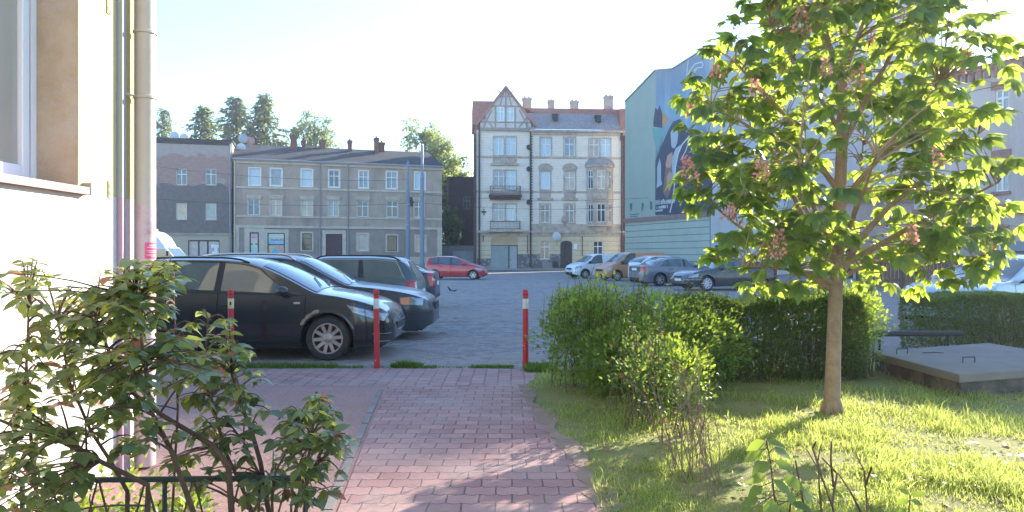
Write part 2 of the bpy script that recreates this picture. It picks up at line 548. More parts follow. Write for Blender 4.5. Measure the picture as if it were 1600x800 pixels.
def surround(parent, h, mat, w=.16, proud=.05, sill=True, hood=False, keyarch=False, bottom=True):
    a, b, c, d = h
    mb = MB()
    mb.box(a - w, a, -proud, .02, c, d); mb.box(b, b + w, -proud, .02, c, d)
    mb.box(a - w, b + w, -proud, .02, d, d + w)
    if bottom: mb.box(a - w - .02, b + w + .02, -proud - .03, .02, c - .11, c - .003)
    if hood:
        mb.box(a - w - .1, b + w + .1, -proud - .12, .02, d + w + .18, d + w + .30)
        mb.box(a - w - .05, b + w + .05, -proud - .06, .02, d + w + .003, d + w + .177)
        for q in (a - w - .02, b + w - .1):
            mb.box(q, q + .12, -proud - .1, .015, d + w - .1, d + w + .177)
    if keyarch:
        n = 10; xm = (a + b) / 2; r = (b - a) / 2 + w
        pts = [(xm + r * math.cos(t), d + w + .14 + .45 * math.sin(t)) for t in [PI * i / n for i in range(n + 1)]]
        mb.prism(pts, 'y', -proud - .03, .02)
        pts = [(xm + (r + .12) * math.cos(t), d + w + .16 + .58 * math.sin(t)) for t in [PI * i / n for i in range(n + 1)]]
        inner = [(xm + r * math.cos(t), d + w + .14 + .45 * math.sin(t)) for t in [PI * i / n for i in range(n + 1)]]
        for i in range(n):
            mb.prism([pts[i], pts[i + 1], inner[i + 1], inner[i]], 'y', -proud - .11, .02)
        mb.box(a - w - .1, b + w + .1, -proud - .08, .02, d + w + .003, d + w + .135)
    return mb.build('window_surround', mat, parent)


def chimney(parent, x0, x1, y0, y1, z0, z1, mat, capm):
    mb = MB(); mb.box(x0, x1, y0, y1, z0, z1)
    mb.box(x0 - .07, x1 + .07, y0 - .07, y1 + .07, z1 - .28, z1 - .12, 1)
    mb.box(x0 - .05, x1 + .05, y0 - .05, y1 + .05, z1 - .119, z1, 1)
    n = max(1, int((x1 - x0) / .45))
    for i in range(n):
        xc = x0 + (x1 - x0) * (i + .5) / n
        mb.lathe([(.11, z1), (.10, z1 + .22)], 'z', 8, (xc, (y0 + y1) / 2, 0), 1)
    return mb.build('chimney', [mat, capm], parent)


def pipe(parent, pts, r, mat, name='downpipe'):
    return MB().tube(pts, r, 8).build(name, mat, parent, smooth=True)


def dish(x, y, z, r, label, az=0.0, mat=None):
    o = thing('satellite_dish', label, 'satellite dish', (x, y, z), az, 'satellite dishes on the roofs')
    mb = MB()
    mb.lathe([(r * k, .22 * r * k * k) for k in (.02, .3, .6, .85, 1.0, 1.03, 1.0)][:6], 'y', 18, (0, 0, r + .5))
    mb.build('bowl', mat or M_DISH, o, smooth=True, ang=60)
    MB().tube([(0, .0, 0), (0, .12, r + .3), (0, .02, r + .5)], .025, 6).build('mast', M_ZINC, o)
    MB().tube([(0, 0, .55), (0, -.5 * r, .6), (0, -.62 * r, r + .42)], .014, 6).build('feed_arm', M_ZINC, o)
    return o


M_DISH = pm('dish_paint', (.5, .53, .55), .5, .1, 4, 0)

# ------------------------------------------------------------------ long rendered tenement
A = Fac((-27.75, 74.0), (-7.6, 80.5))
M_LT = pm('grey_beige_render', (.40, .31, .24), .92, .16, .8, .25, 30, stain=(.24, .19, .155), sscale=.45, samt=.9, streak=True)
M_LTG = pm('grey_dark_render', (.29, .235, .195), .92, .18, 1.0, .25, 30, stain=(.16, .15, .145), sscale=.5, samt=.6, streak=True)
M_CREAM = pm('cream_trim', (.52, .45, .35), .85, .14, 2, .15, 40, stain=(.36, .32, .26), sscale=1.2)
M_ROOFG = pm('grey_felt_roof', (.045, .045, .05), .9, .25, .5, .3, 20, stain=(.08, .085, .095), sscale=.35)
M_BRICKD = pm('sooty_brick', (.16, .075, .06), .9, .25, 4, .4, 30)
bA = thing('tenement', 'long grey beige three storey tenement with dark roof and shop windows at its left end', 'building', (*A.o, 0), A.th)
L = A.L
holes = []; spec = []
panes = [M_PANE_B, M_PANE_C, M_PANE_B, M_PANE, M_PANE_C, M_PANE_C, M_PANE_B]
top = [(389.5, 406.5), (423, 440), (471, 488), (514, 530), (561, 575), (604, 620), (648, 664)]
for i, (u0, u1) in enumerate(top):
    dv = (u0 - 389) / 275 * 7
    h = A.rect(u0, u1, 263 + dv, 289 + dv); holes.append(h); spec.append((h, 'plain' if i in (0, 1, 2, 6) else 'cross', panes[i], 's'))
mid = [(387.5, 405.5), (422, 440), (471, 488.5), (513, 529), (558.5, 575), (604.5, 621.5), (647, 662)]
for i, (u0, u1) in enumerate(mid):
    dv = (u0 - 389) / 275 * 4
    h = A.rect(u0, u1, 311 + dv, 336 + dv); holes.append(h); spec.append((h, 'cross', [M_PANE_C, M_PANE_W, M_PANE_W, M_PANE_C, M_PANE, M_PANE, M_PANE][i], 'h'))
gro = [((472, 487), 364.5, 391, 'grille', M_PANE), ((559, 574.5), 366, 391.5, 'plain', M_PANE_C), ((605, 620), 368, 392, 'grille', M_PANE), ((650, 664), 369, 393, 'plain', M_PANE_W)]
for (u0, u1), v0, v1, st, pn in gro:
    h = A.rect(u0, u1, v0, v1); holes.append(h); spec.append((h, st, pn, 's'))
shop1 = A.rect(390, 404.5, 363, 396); shop1 = (*shop1[:2], .15, shop1[3])
shop2 = A.rect(418, 445, 364, 398); shop2 = (*shop2[:2], .9, shop2[3])
gate = A.rect(509, 535, 365.5, 400); gate = (*gate[:2], .08, gate[3])
holes += [shop1, shop2, gate]
zb = A.sz(520, 355.5)[1]; ze = A.sz(365, 249)[1]
mb = MB()
wall_grid(mb, 0, L, 0, ze, holes, lambda x, z: 2 if z < 1.35 else (1 if z < zb else 0), (1.35, zb), depth=.22)
mb.quad((L, 0, 0), (L, 10, 0), (L, 10, ze), (L, 0, ze), 0); mb.quad((0, 0, 0), (0, 0, ze), (0, 10, ze), (0, 10, 0), 0)
mb.quad((0, 10, 0), (0, 10, ze), (L, 10, ze), (L, 10, 0), 0)
mb.quad((0, .9, 0), (L, .9, 0), (L, .9, ze), (0, .9, ze), 0)
mb.build('wall', [M_LT, M_LTG, M_CREAM], bA)
for h, st, pn, k in spec:
    window(bA, h, .14, st, pn, M_IRON if st == 'grille' else None)
    surround(bA, h, M_CREAM if h[2] < 3 else (M_WHITE if k == 's' else M_CREAM), .17 if h[2] < 3 else .1, .05, hood=(k == 'h'))
for h in (shop1, shop2, gate):
    surround(bA, h, M_CREAM, .5 if h is shop1 else .36, .05, bottom=False)
# cornice, belts, plinth
mb = MB()
mb.box(-.05, L + .1, -.35, .0, ze - .12, ze + .06); mb.box(-.02, L + .05, -.18, -.002, ze - .34, ze - .122)
z1 = A.sz(365, 289)[1]
mb.box(0, L, -.10, -.001, z1 - .3, z1 - .1); mb.box(0, L, -.12, -.001, zb - .12, zb + .12); mb.box(0, L, -.08, -.001, zb + .95, zb + 1.12)
mb.box(0, L, -.06, -.001, .0, .5); mb.box(0, L, -.045, -.001, 1.3, 1.42)
for x in (.15, L - .35):
    mb.box(x - .15, x + .35, -.05, -.002, .5, zb - .12)
mb.build('cornice', M_CREAM, bA)
# roof
rz = A.sz(370, 229.5, 4)[1]
mb = MB()
mb.poly([(-.1, -.4, ze + .07), (L + .15, -.4, ze + .07), (L - .5, 5, ze + 2.25), (-.1, 5, ze + 2.25)])
mb.poly([(-.1, 10.4, ze + .07), (-.1, 5, ze + 2.25), (L - .5, 5, ze + 2.25), (L + .15, 10.4, ze + .07)])
mb.poly([(L + .15, -.4, ze + .07), (L + .15, 10.4, ze + .07), (L - .5, 5, ze + 2.25)])
mb.poly([(-.1, -.4, ze + .07), (-.1, 5, ze + 2.25), (-.1, 10.4, ze + .07)])
mb.build('roof', M_ROOFG, bA)
for u0, u1, v0, y in ((454, 464, 211, 3.6), (472, 477, 218, 4.6), (500, 508, 218, 4.6), (544, 550, 219, 3.8), (585.5, 592, 215, 3.4), (592.5, 601, 222, 4.4)):
    a, z = A.sz(u0, v0, y); b, _ = A.sz(u1, v0, y)
    chimney(bA, a, b, y, y + .7, ze + 1.2, z, M_BRICKD, M_BRICKD)
for u in (367, 500, 543.5):
    x = A.sz(u, 330)[0]
    pipe(bA, [(x, -.3, ze - .1), (x, -.12, ze - .5), (x, -.12, .2)], .075, M_ZINC if u != 367 else M_CREAM)
MB().tube([(-.1, -.42, ze + .0), (L + .1, -.42, ze)], .085, 8).build('gutter', M_ZINC, bA, smooth=True)
# gate leaves
M_GATE = pm('oxblood_gate', (.085, .045, .05), .6, .25, 3, .2, 40)
a, b, c, d = gate
mb = MB(); xm = (a + b) / 2
for x0, x1 in ((a, xm - .01), (xm + .01, b)):
    mb.box(x0, x1, .12, .18, c, d)
    for k in range(3):
        zz = c + .2 + k * (d - c - .3) / 3
        mb.box(x0 + .12, x1 - .12, .10, .12, zz, zz + (d - c - .3) / 3 - .15)
dr = mb.build('door', M_GATE, bA)
MB().box(xm - .1, xm - .07, .05, .1, 1.05, 1.2).build('handle', M_IRON, dr)
# shop door and shop window with printed film
def film(name, stops, horizontal=False):
    m = bpy.data.materials.new(name); t = NT(m)
    g = t.n('ShaderNodeTexCoord').outputs['Generated']
    sp = t.n('ShaderNodeSeparateXYZ'); t.l(g, sp.inputs[0])
    t.pbr(t.ramp(sp.outputs[0 if horizontal else 2], stops), .25, 0, .6)
    return m
def flat(name, col, r=.4):
    return pm(name, col, r, .05, 5, 0)
M_RAIN = film('rainbow_film', [(0, (.2, .5, .62)), (.35, (.36, .6, .52)), (.55, (.6, .62, .45)), (.75, (.62, .52, .5)), (1, (.58, .36, .42))])
M_RAIN2 = film('rainbow_film_wide', [(0, (.14, .42, .65)), (.45, (.25, .55, .62)), (.75, (.5, .62, .45)), (1, (.55, .6, .5))])
a, b, c, d = shop1
mb = MB(); mb.box(a, a + .1, .12, .18, c, d); mb.box(b - .1, b, .12, .18, c, d); mb.box(a + .1, b - .1, .12, .18, d - .1, d); mb.box(a + .1, b - .1, .12, .18, c, c + .12)
sd = mb.build('door', M_IRON, bA); sd['label'] = 'shop door with a rainbow printed film'
mb = MB(); mb.box(a + .1, b - .1, .15, .165, c + .12, d - .1); mb.build('pane', M_PANE, sd)
mb = MB(); mb.box(a + .12, b - .12, .135, .145, c + 1.1, d - .12); mb.build('poster', M_RAIN, sd)
mb = MB()
w = b - a
for k in range(4): mb.box(a + .2 + k * .1, a + .27 + k * .1, .128, .133, d - .55, d - .42 - .03 * (k % 2))
for x0, x1 in ((.14, .34), (.62, .78), (.8, .92)): mb.box(a + x0 * w, a + x1 * w, .128, .133, d - 1.25, d - 1.12, 1)
mb.box(a + .2, a + .5, .13, .14, c + .35, c + .85, 2); mb.box(a + .62, a + .8, .13, .14, c + .45, c + .9, 2)
mb.build('lettering', [flat('film_red', (.5, .12, .2)), flat('film_dark', (.05, .06, .06)), flat('film_white', (.7, .72, .75))], sd)
a, b, c, d = shop2
mb = MB(); mb.box(a, a + .1, .12, .18, c, d); mb.box(b - .1, b, .12, .18, c, d); mb.box(a + .1, b - .1, .12, .18, d - .08, d); mb.box(a + .1, b - .1, .12, .18, c, c + .1)
zt = d - .08 - (d - c) * .36
mb.box(a + .1, b - .1, .115, .18, zt - .1, zt)
sw = mb.build('shop_window', M_IRON, bA)
mb = MB(); mb.box(a + .1, b - .1, .15, .165, c + .1, zt - .1); mb.build('pane', glass_dark('shop_glass', (.14, .16, .17)), sw)
mb = MB(); mb.box(a + .1, b - .1, .14, .15, zt, d - .08); mb.build('poster', M_RAIN2, sw)
mb = MB(); xm = (a + b) / 2; zm = (c + .1 + zt - .1) / 2; hh = (zt - c - .2) / 2; ww = (b - a) / 2 - .1
def pl(pts, m): mb.prism([(xm + x * ww, zm + z * hh) for x, z in pts], 'y', .135 - .003 * m, .146, m)
pl([(-.8, -.1), (-.1, .75), (.35, .1), (-.35, -.8)], 0)
pl([(.05, .8), (.5, .85), (.85, .3), (.55, -.1), (.3, .5)], 1)
pl([(-.75, -.3), (-.3, -.05), (.1, -.7), (-.2, -.9)], 2)
pl([(.2, -.4), (.75, -.2), (.9, -.9), (.1, -.95)], 3)
mb.build('poster', [flat('print_cyan', (.06, .42, .52)), flat('print_pink', (.6, .28, .32)), flat('print_navy', (.03, .05, .1)), flat('print_blue', (.05, .1, .25))], sw)
mb = MB()
for k in range(9): mb.box(a + .35 + k * .14, a + .45 + k * .14, .13, .137, zt + .35, zt + .58 - .05 * (k % 3))
mb.build('lettering', flat('film_red', (.5, .12, .2)), sw)
mb = MB(); mb.box(A.sz(640, 320)[0] + .0, A.sz(644, 320)[0], -.18, -.02, A.sz(642, 322)[1], A.sz(642, 308)[1]); mb.box(A.sz(638, 320)[0], A.sz(646, 320)[0], -.14, -.01, A.sz(642, 318)[1], A.sz(642, 314)[1])
mb.build('wall_bracket', M_IRON, bA)

# ------------------------------------------------------------------ grey brick house at the left
B = Fac((-38.5, 71.0), (-27.9, 73.9))
def patched_brick(name, za, zb_, zc):
    m = bpy.data.materials.new(name); t = NT(m)
    sp = t.n('ShaderNodeSeparateXYZ'); t.l(t.co(), sp.inputs[0])
    cmb = t.n('ShaderNodeCombineXYZ'); t.l(sp.outputs[0], cmb.inputs[0]); t.l(sp.outputs[2], cmb.inputs[1])
    br = t.n('ShaderNodeTexBrick'); t.l(cmb.outputs[0], br.inputs['Vector']); br.inputs['Scale'].default_value = 1
    br.inputs['Brick Width'].default_value = .27; br.inputs['Row Height'].default_value = .09; br.inputs['Mortar Size'].default_value = .012
    br.inputs['Color1'].default_value = (.34, .185, .15, 1); br.inputs['Color2'].default_value = (.40, .25, .205, 1); br.inputs['Mortar'].default_value = (.27, .24, .22, 1)
    n = t.noise(.55, 6, .7, sc3=(.7, 1, 1.3)); n2 = t.noise(2.5, 5, .7)
    zz = t.math('ADD', sp.outputs[2], t.math('MULTIPLY', t.math('SUBTRACT', n, .5), 5.0))
    inb = t.math('MULTIPLY', t.math('GREATER_THAN', zz, zb_), t.math('LESS_THAN', zz, zc))
    grey = t.mix(t.ramp(n2, [(.3, 0), (.7, 1)]), (.32, .275, .24), (.40, .345, .30))
    low = t.mix(t.ramp(n2, [(.3, 0), (.7, 1)]), (.135, .12, .115), (.20, .175, .16))
    isl = t.math('LESS_THAN', t.math('ADD', sp.outputs[2], t.math('MULTIPLY', t.math('SUBTRACT', n, .5), 1.2)), zb_)
    plast = t.mix(isl, grey, low)
    col = t.mix(inb, plast, br.outputs['Color'])
    col = t.mix(t.math('MULTIPLY', t.math('LESS_THAN', sp.outputs[2], za), 1.0), col, (.42, .36, .27))
    h = t.math('SUBTRACT', n2, t.math('MULTIPLY', br.outputs['Fac'], inb))
    t.pbr(col, .92, 0, .2, t.bump(h, .4, .02))
    return m
bB = thing('brick_house', 'flat roofed three storey house with bare brick between grey render patches behind the truck', 'building', (*B.o, 0), B.th)
zT = B.sz(362, 222)[1]
za = B.sz(330, 366)[1]; zbk = B.sz(330, 288)[1]; zck = B.sz(330, 243)[1]
hs = []
for u0, u1 in ((275, 292), (321, 338)):
    hs.append((B.rect(u0, u1, 263.5, 289), 'cross', M_PANE)); hs.append((B.rect(u0, u1, 317.5, 343), 'plain', M_PANE_W if u0 < 300 else M_PANE_C))
sh = B.rect(294, 343, 375, 394); sh = (*sh[:2], .5, sh[3])
wx = B.rect(228, 245, 263.5, 289); hs.append((wx, 'cross', M_PANE_C))
mb = MB(); wall_grid(mb, 0, B.L, 0, zT, [h[0] for h in hs] + [sh], depth=.22)
mb.quad((0, 0, 0), (0, 0, zT), (0, 10, zT), (0, 10, 0)); mb.quad((B.L, 0, 0), (B.L, 10, 0), (B.L, 10, zT), (B.L, 0, zT)); mb.quad((0, 10, 0), (0, 10, zT), (B.L, 10, zT), (B.L, 10, 0))
mb.quad((0, .9, 0), (B.L, .9, 0), (B.L, .9, zT - .1), (0, .9, zT - .1))
mb.build('wall', patched_brick('patched_brick_wall', za, zbk, zck), bB)
for h, st, pn in hs:
    window(bB, h, .12, st, pn)
    mb = MB(); mb.box(h[0] - .1, h[1] + .1, -.1, .02, h[2] - .14, h[2] - .003); mb.build('sill', M_LTG, bB)
mb = MB(); mb.box(-.1, B.L + .1, -.22, 10.1, zT + .002, zT + .16); mb.box(0, B.L, -.1, -.001, zT - .35, zT - .05)
mb.build('roof', M_ROOFG, bB)
mb = MB(); mb.box(0, B.L, -.14, -.001, za - .08, za + .1); mb.build('cornice', M_LT, bB)
a, b, c, d = sh
mb = MB()
mb.box(a, b, .1, .18, c, c + .12); mb.box(a, b, .1, .18, d - .14, d)
for q in (0, .33, .62, 1): mb.box(a + q * (b - a) - .07, a + q * (b - a) + .07, .09, .19, c + .12, d - .14)
sf = mb.build('shop_window', M_IRON, bB)
mb = MB(); mb.box(a, b, .15, .16, c + .1, d - .1); mb.build('pane', M_PANE_C, sf)
mb = MB(); x = a + .72 * (b - a); mb.box(x, x + .9, .13, .14, d - .75, d - .45); mb.box(x + .3, x + .6, .13, .14, c + .3, d - .751); mb.box(x + .1, x + .3, .13, .141, c + .3, d - 1.1); mb.box(x + .62, x + .8, .13, .141, c + .3, d - 1.1)
mb.build('poster', M_WHITE, sf)
x = B.L - .15
pipe(bB, [(x, -.2, zT - .2), (x, -.15, zT - .6), (x, -.15, .2)], .07, M_ZINC)

# ------------------------------------------------------------------ ruin and garage in the gap
Cc = Fac((-7.6, 89.0), (-3.6, 89.6))
M_RUIN = pm('old_dark_brick', (.10, .055, .05), .92, .3, 1.2, .5, 20, stain=(.05, .05, .05), sscale=.6)
bC = thing('brick_outbuilding', 'narrow dark brick outbuilding in the gap between the two tenements', 'building', (*Cc.o, 0), Cc.th)
h = Cc.rect(724, 735, 307, 327); zt = Cc.sz(720, 278)[1]; h2 = Cc.rect(713, 722, 352, 372)
mb = MB(); wall_grid(mb, 0, 6, 0, zt, [h, h2], depth=.3); mb.quad((0, 0, 0), (0, 0, zt), (0, 6, zt), (0, 6, 0)); mb.quad((6, 0, 0), (6, 6, 0), (6, 6, zt), (6, 0, zt)); mb.quad((0, 6, 0), (0, 6, zt), (6, 6, zt), (6, 6, 0))
mb.quad((0, .8, 0), (6, .8, 0), (6, .8, zt), (0, .8, zt))
mb.build('wall', M_RUIN, bC)
window(bC, h, .15, 'cross', M_PANE, M_ZINC); window(bC, h2, .15, 'two', M_PANE, M_ZINC)
mb = MB(); mb.box(-.15, 6.1, -.15, 6.1, zt + .002, zt + .12)
for k in range(9): mb.box(k * .7, k * .7 + .3, -.1, -.002, zt - .3, zt - .02)
mb.build('roof', M_RUIN, bC)
bG = thing('garage', 'low grey garage with a closed metal gate in the gap beside the pale tenement', 'garage', (-8.9, 84.3, 0), .05)
mb = MB()
M_GAR = pm('garage_render', (.16, .165, .17), .85, .2, 1, .2, 30)
zt = CH + (400 - 384) / F * 84.4
wall_grid(mb, 0, 4.9, 0, zt, [(2.2, 4.5, .05, zt - .6)], depth=.15); mb.quad((0, 0, 0), (0, 0, zt), (0, 4, zt), (0, 4, 0)); mb.quad((4.9, 0, 0), (4.9, 4, 0), (4.9, 4, zt), (4.9, 0, zt)); mb.quad((0, 4, 0), (0, 4, zt), (4.9, 4, zt), (4.9, 4, 0))
mb.build('wall', M_GAR, bG)
mb = MB(); mb.box(2.2, 4.5, .08, .12, .05, zt - .6)
for k in range(10): mb.box(2.25 + k * .22, 2.29 + k * .22, .06, .08, .05, zt - .6)
mb.build('door', M_ZINC, bG)
mb = MB(); mb.box(-.1, 4.95, -.12, 4, zt + .002, zt + .14); mb.build('roof', M_ROOFG, bG)

# ------------------------------------------------------------------ pale ornate tenement
D = Fac((-3.9, 82.0), (12.75, 83.2))
def aged_wall(name, a, b, c, sc=.7, grooves=.24, gcol=None):
    m = bpy.data.materials.new(name); t = NT(m)
    sp = t.n('ShaderNodeSeparateXYZ'); t.l(t.co(), sp.inputs[0])
    n = t.noise(sc, 7, .7, sc3=(1, 1, .5)); n2 = t.noise(5, 5, .7); n3 = t.noise(1.6, 6, .75)
    col = t.mix(t.ramp(n, [(.3, 0), (.7, 1)]), a, b)
    col = t.mix(t.math('MULTIPLY', t.ramp(n3, [(.5, 0), (.68, 1)]), .65), col, c)
    g = t.math('LESS_THAN', t.math('FRACT', t.math('DIVIDE', sp.outputs[2], grooves)), .1)
    col = t.mix(t.math('MULTIPLY', g, .5), col, gcol or mul(c, .7))
    t.pbr(col, .9, 0, .25, t.bump(t.math('SUBTRACT', n2, g), .5, .03))
    return m
M_DW = aged_wall('pale_glazed_brick', (.72, .64, .54), (.78, .70, .60), (.58, .49, .41), .7, .28)
M_DG = aged_wall('ochre_rustication', (.58, .46, .30), (.64, .53, .37), (.42, .35, .27), .9, .52, (.14, .11, .08))
M_DT = pm('sooty_trim', (.46, .375, .30), .88, .25, 2, .3, 30, stain=(.25, .21, .19), sscale=1.6, samt=.8)
def crumble():
    m = bpy.data.materials.new('crumbling_plinth'); t = NT(m)
    v = t.n('ShaderNodeTexVoronoi'); v.inputs['Scale'].default_value = 2.6; t.l(t.co(), v.inputs['Vector'])
    n = t.noise(1.1, 5, .7)
    col = t.mix(t.ramp(v.outputs['Distance'], [(.2, 0), (.5, 1)]), (.36, .31, .26), (.14, .13, .13))
    col = t.mix(t.ramp(n, [(.5, 0), (.56, 1)]), col, (.27, .25, .235))
    t.pbr(col, .95, 0, .2, t.bump(v.outputs['Distance'], .6, .04)); return m
M_CRUM = crumble()
M_SLATE = pm('blue_slate', (.27, .24, .24), .75, .3, 5, .5, 14, stain=(.36, .34, .34), sscale=2)
M_REDT = pm('red_roof_tile', (.33, .15, .12), .8, .25, 4, .4, 20)
M_TIMBER = pm('grey_timber', (.27, .235, .21), .8, .2, 4, .2, 40)
bD = thing('tenement', 'pale ornate four storey tenement with a half timbered gable and a slate mansard', 'building', (*D.o, 0), D.th)
L = D.L
ze = D.sz(900, 205)[1]
xg = D.sz(828, 300)[0]                     # edge of the projecting gable bay
hs = []
BR = dict(p=M_PANE, b=M_PANE_B, c=M_PANE_C, w=M_PANE_W)
def add(u0, u1, v0, v1, st, pn, tr): hs.append((D.rect(u0, u1, v0, v1), st, BR[pn], tr))
add(771.5, 787, 214, 242, 'cross', 'b', 'n'); add(790.5, 806, 214, 242, 'cross', 'b', 'n')
add(845, 860.5, 215.5, 244, 'cross', 'b', 'k0'); add(882, 898, 215.5, 244, 'cross', 'c', 'k0'); add(920.5, 936, 216.5, 244.5, 'cross', 'w', 'n'); add(938.5, 954, 216.5, 244.5, 'cross', 'b', 'n')
add(771.5, 787, 266, 293, 'cross', 'c', 'n'); add(790.5, 806, 266, 296, 'cross', 'b', 'n')
add(844.5, 859.5, 267.5, 296, 'plain', 'b', 'k'); add(882.5, 898, 267.5, 296, 'cross', 'w', 'k')
add(770.5, 788, 319, 345, 'cross', 'c', 'n'); add(790.5, 806, 319, 345, 'cross', 'b', 'n')
add(844.5, 859, 319.5, 348, 'cross', 'p', 's'); add(882.5, 897, 319.5, 348, 'cross', 'p', 's')
add(844, 858.5, 376.5, 404.5, 'cross', 'p', 'a'); add(927, 942, 377, 401, 'cross', 'p', 'a')
garage_h = D.rect(767, 809, 367, 419); garage_h = (*garage_h[:2], .08, garage_h[3])
door_h = D.rect(875.5, 894, 376, 414); door_h = (*door_h[:2], .15, door_h[3])
zl = D.sz(800, 362)[1]; zl2 = zl
zp = D.sz(840, 397)[1]
mb = MB()
wall_grid(mb, 0, L, 0, ze, [h[0] for h in hs] + [garage_h, door_h], lambda x, z: (2 if z < zp * (1.0 if x > 4 else .72) and not (x > L * .62) else 1) if z < zl else 0, (zl, zp, zp * .72), depth=.25)
mb.quad((L, 0, 0), (L, 11, 0), (L, 11, ze), (L, 0, ze)); mb.quad((0, 0, 0), (0, 0, ze), (0, 11, ze), (0, 11, 0)); mb.quad((0, 11, 0), (0, 11, ze), (L, 11, ze), (L, 11, 0))
mb.quad((0, 1.0, 0), (L, 1.0, 0), (L, 1.0, ze), (0, 1.0, ze))
mb.build('wall', [M_DW, M_DG, M_CRUM], bD)
for i, (h, st, pn, tr) in enumerate(hs):
    window(bD, h, .12, st, pn)
    if tr in 'nk0sk': surround(bD, h, M_DT, .1 if tr == 'n' else .16, .05, keyarch=(tr == 'k'))
    if tr in ('k', 'n') and h[2] > 8 and not (i in (6, 7)):
        mb = MB(); mb.box(h[0] - .1, h[1] + .1, -.05, .0, h[2] - .95, h[2] - .12); mb.box(h[0] - .35, h[1] + .35, -.28, -.002, h[2] - 1.2, h[2] - .96)
        mb.box(h[0] + .05, h[1] - .05, -.09, -.052, h[2] - .85, h[2] - .25)
        if tr == 'k' or h[2] > 12.3: mb.build('window_apron', M_DT, bD)
    if tr == 'a':
        a, b, c, d = h; xm = (a + b) / 2; r = (b - a) / 2; mb = MB()
        o_ = [(xm + (r + .14) * math.cos(t), d - .1 + .42 * math.sin(t)) for t in [PI * k / 10 for k in range(11)]]
        i_ = [(xm + r * math.cos(t), d - .28 + .28 * math.sin(t)) for t in [PI * k / 10 for k in range(11)]]
        for k in range(10): mb.prism([o_[k], o_[k + 1], i_[k + 1], i_[k]], 'y', -.06, .1)
        mb.build('window_arch', M_DG, bD)
        mb = MB(); mb.box(a - .1, b + .1, -.08, 0, c - .13, c - .003); mb.build('window_sill', M_DG, bD)
# belts, main ledge, eaves
mb = MB()
for v in (244.8, 298.5):
    z = D.sz(860, v)[1]; mb.box(0, L, -.09, -.001, z - .2, z)
mb.box(-.05, L, -.32, -.001, zl - .12, zl + .12); mb.box(0, L, -.14, -.002, zl - .4, zl - .121)
z = D.sz(860, 350)[1]; mb.box(xg + .1, L - .4, -.12, -.001, z - .22, z)
mb.box(xg + .1, L - .4, -.10, -.003, zl + .121, z - .221)
x = xg + .3
while x < L - .7:
    mb.box(x, x + .16, -.14, -.101, zl + .16, z - .26); x += .42
mb.box(xg - .1, L + .1, -.45, -.001, ze - .15, ze + .08); mb.box(xg, L, -.2, -.001, ze - .45, ze - .151)
mb.build('cornice', M_DT, bD)
# corner piers
for x0 in (-.35, L - .32):
    z = 0; mb = MB()
    while z < ze - .3:
        mb.box(x0, x0 + .32, -.16, .02, z, z + .5); mb.box(x0 + .04, x0 + .28, -.1, .02, z + .5, z + .56); z += .56
    mb.build('corner_pier', M_RUIN, bD)
# dark downpipes
for x in (.28, xg + .05, L - .5):
    pipe(bD, [(x, -.25, ze - .2), (x, -.25, .3)] if x > .3 else [(x, -.22, ze + 1), (x, -.22, .3)], .1 if x != xg + .05 else .09, M_IRON if x != L - .5 else M_RUIN)
for v in (230.5, 264.5, 316):
    mb = MB(); mb.lathe([(.26, -.42), (.3, -.3), (.26, -.16)], 'y', 12, (xg - .12, 0, D.sz(826, v)[1])); mb.build('pipe_hopper', M_IRON, bD)
mb = MB()
z = D.sz(826, 345)[1]
while z < ze - .3:
    mb.box(xg + .14, xg + .26, -.14, -.001, z, z + .14); z += .3
mb.build('toothed_quoin', M_IRON, bD)
# gable with half timbering
ax, az = D.sz(790, 136); gx0, gz = D.sz(745.5, 192); gx1 = D.sz(828, 200)[0]; gb = D.sz(790, 204)[1]
gx1 = 2 * ax - gx0
mb = MB()
gw = [D.rect(776, 787, 168, 190), D.rect(791, 802.5, 168, 190)]
front = -.30
def edge(z, sgn):   # gable rake
    t = min(1, max(0, (z - gz) / (az - gz)))
    return ax + sgn * (ax - gx0 - .35) * (1 - t)
zs = sorted({gb, gz, gw[0][2], gw[0][3], az - .3})
for z0, z1 in zip(zs[:-1], zs[1:]):
    l0, l1, r0, r1 = edge(z0, -1), edge(z1, -1), edge(z0, 1), edge(z1, 1)
    if z0 == gw[0][2]:
        for (p0, p1, q0, q1) in ((l0, l1, gw[0][0], gw[0][0]), (gw[0][1], gw[0][1], gw[1][0], gw[1][0]), (gw[1][1], gw[1][1], r0, r1)):
            mb.quad((p0, front, z0), (q0, front, z0), (q1, front, z1), (p1, front, z1))
    else:
        mb.quad((l0, front, z0), (r0, front, z0), (r1, front, z1), (l1, front, z1))
mb.poly([(edge(az - .3, -1), front, az - .3), (edge(az - .3, 1), front, az - .3), (ax, front, az)])
mb.quad((gx0 + .35, front, gb), (gx0 + .35, 0, gb), (gx1 - .35, 0, gb), (gx1 - .35, front, gb))
mb.quad((gx0 + .35, front, gb), (gx0 + .35, front, gz), (gx0 + .35, 5, gz), (gx0 + .35, 5, gb)); mb.quad((gx1 - .35, front, gb), (gx1 - .35, 5, gb), (gx1 - .35, 5, gz), (gx1 - .35, front, gz))
mb.build('gable', pm('gable_plaster', (.52, .5, .46), .9, .12, 2, .2, 30), bD)
for h in gw:
    window(bD, h, front + .06, 'cross', M_PANE_B)
mb = MB()
def beam(p, q, w=.09, m=0):
    p, q = Vector((p[0], 0, p[1])), Vector((q[0], 0, q[1])); d = (q - p).normalized(); n = Vector((-d.z, 0, d.x)) * w
    mb.prism([((p + n).x, (p + n).z), ((q + n).x, (q + n).z), ((q - n).x, (q - n).z), ((p - n).x, (p - n).z)], 'y', front - .06 - .003 * (m % 5), front + .01, 0)
hw = gx1 - gx0; H = az - gz
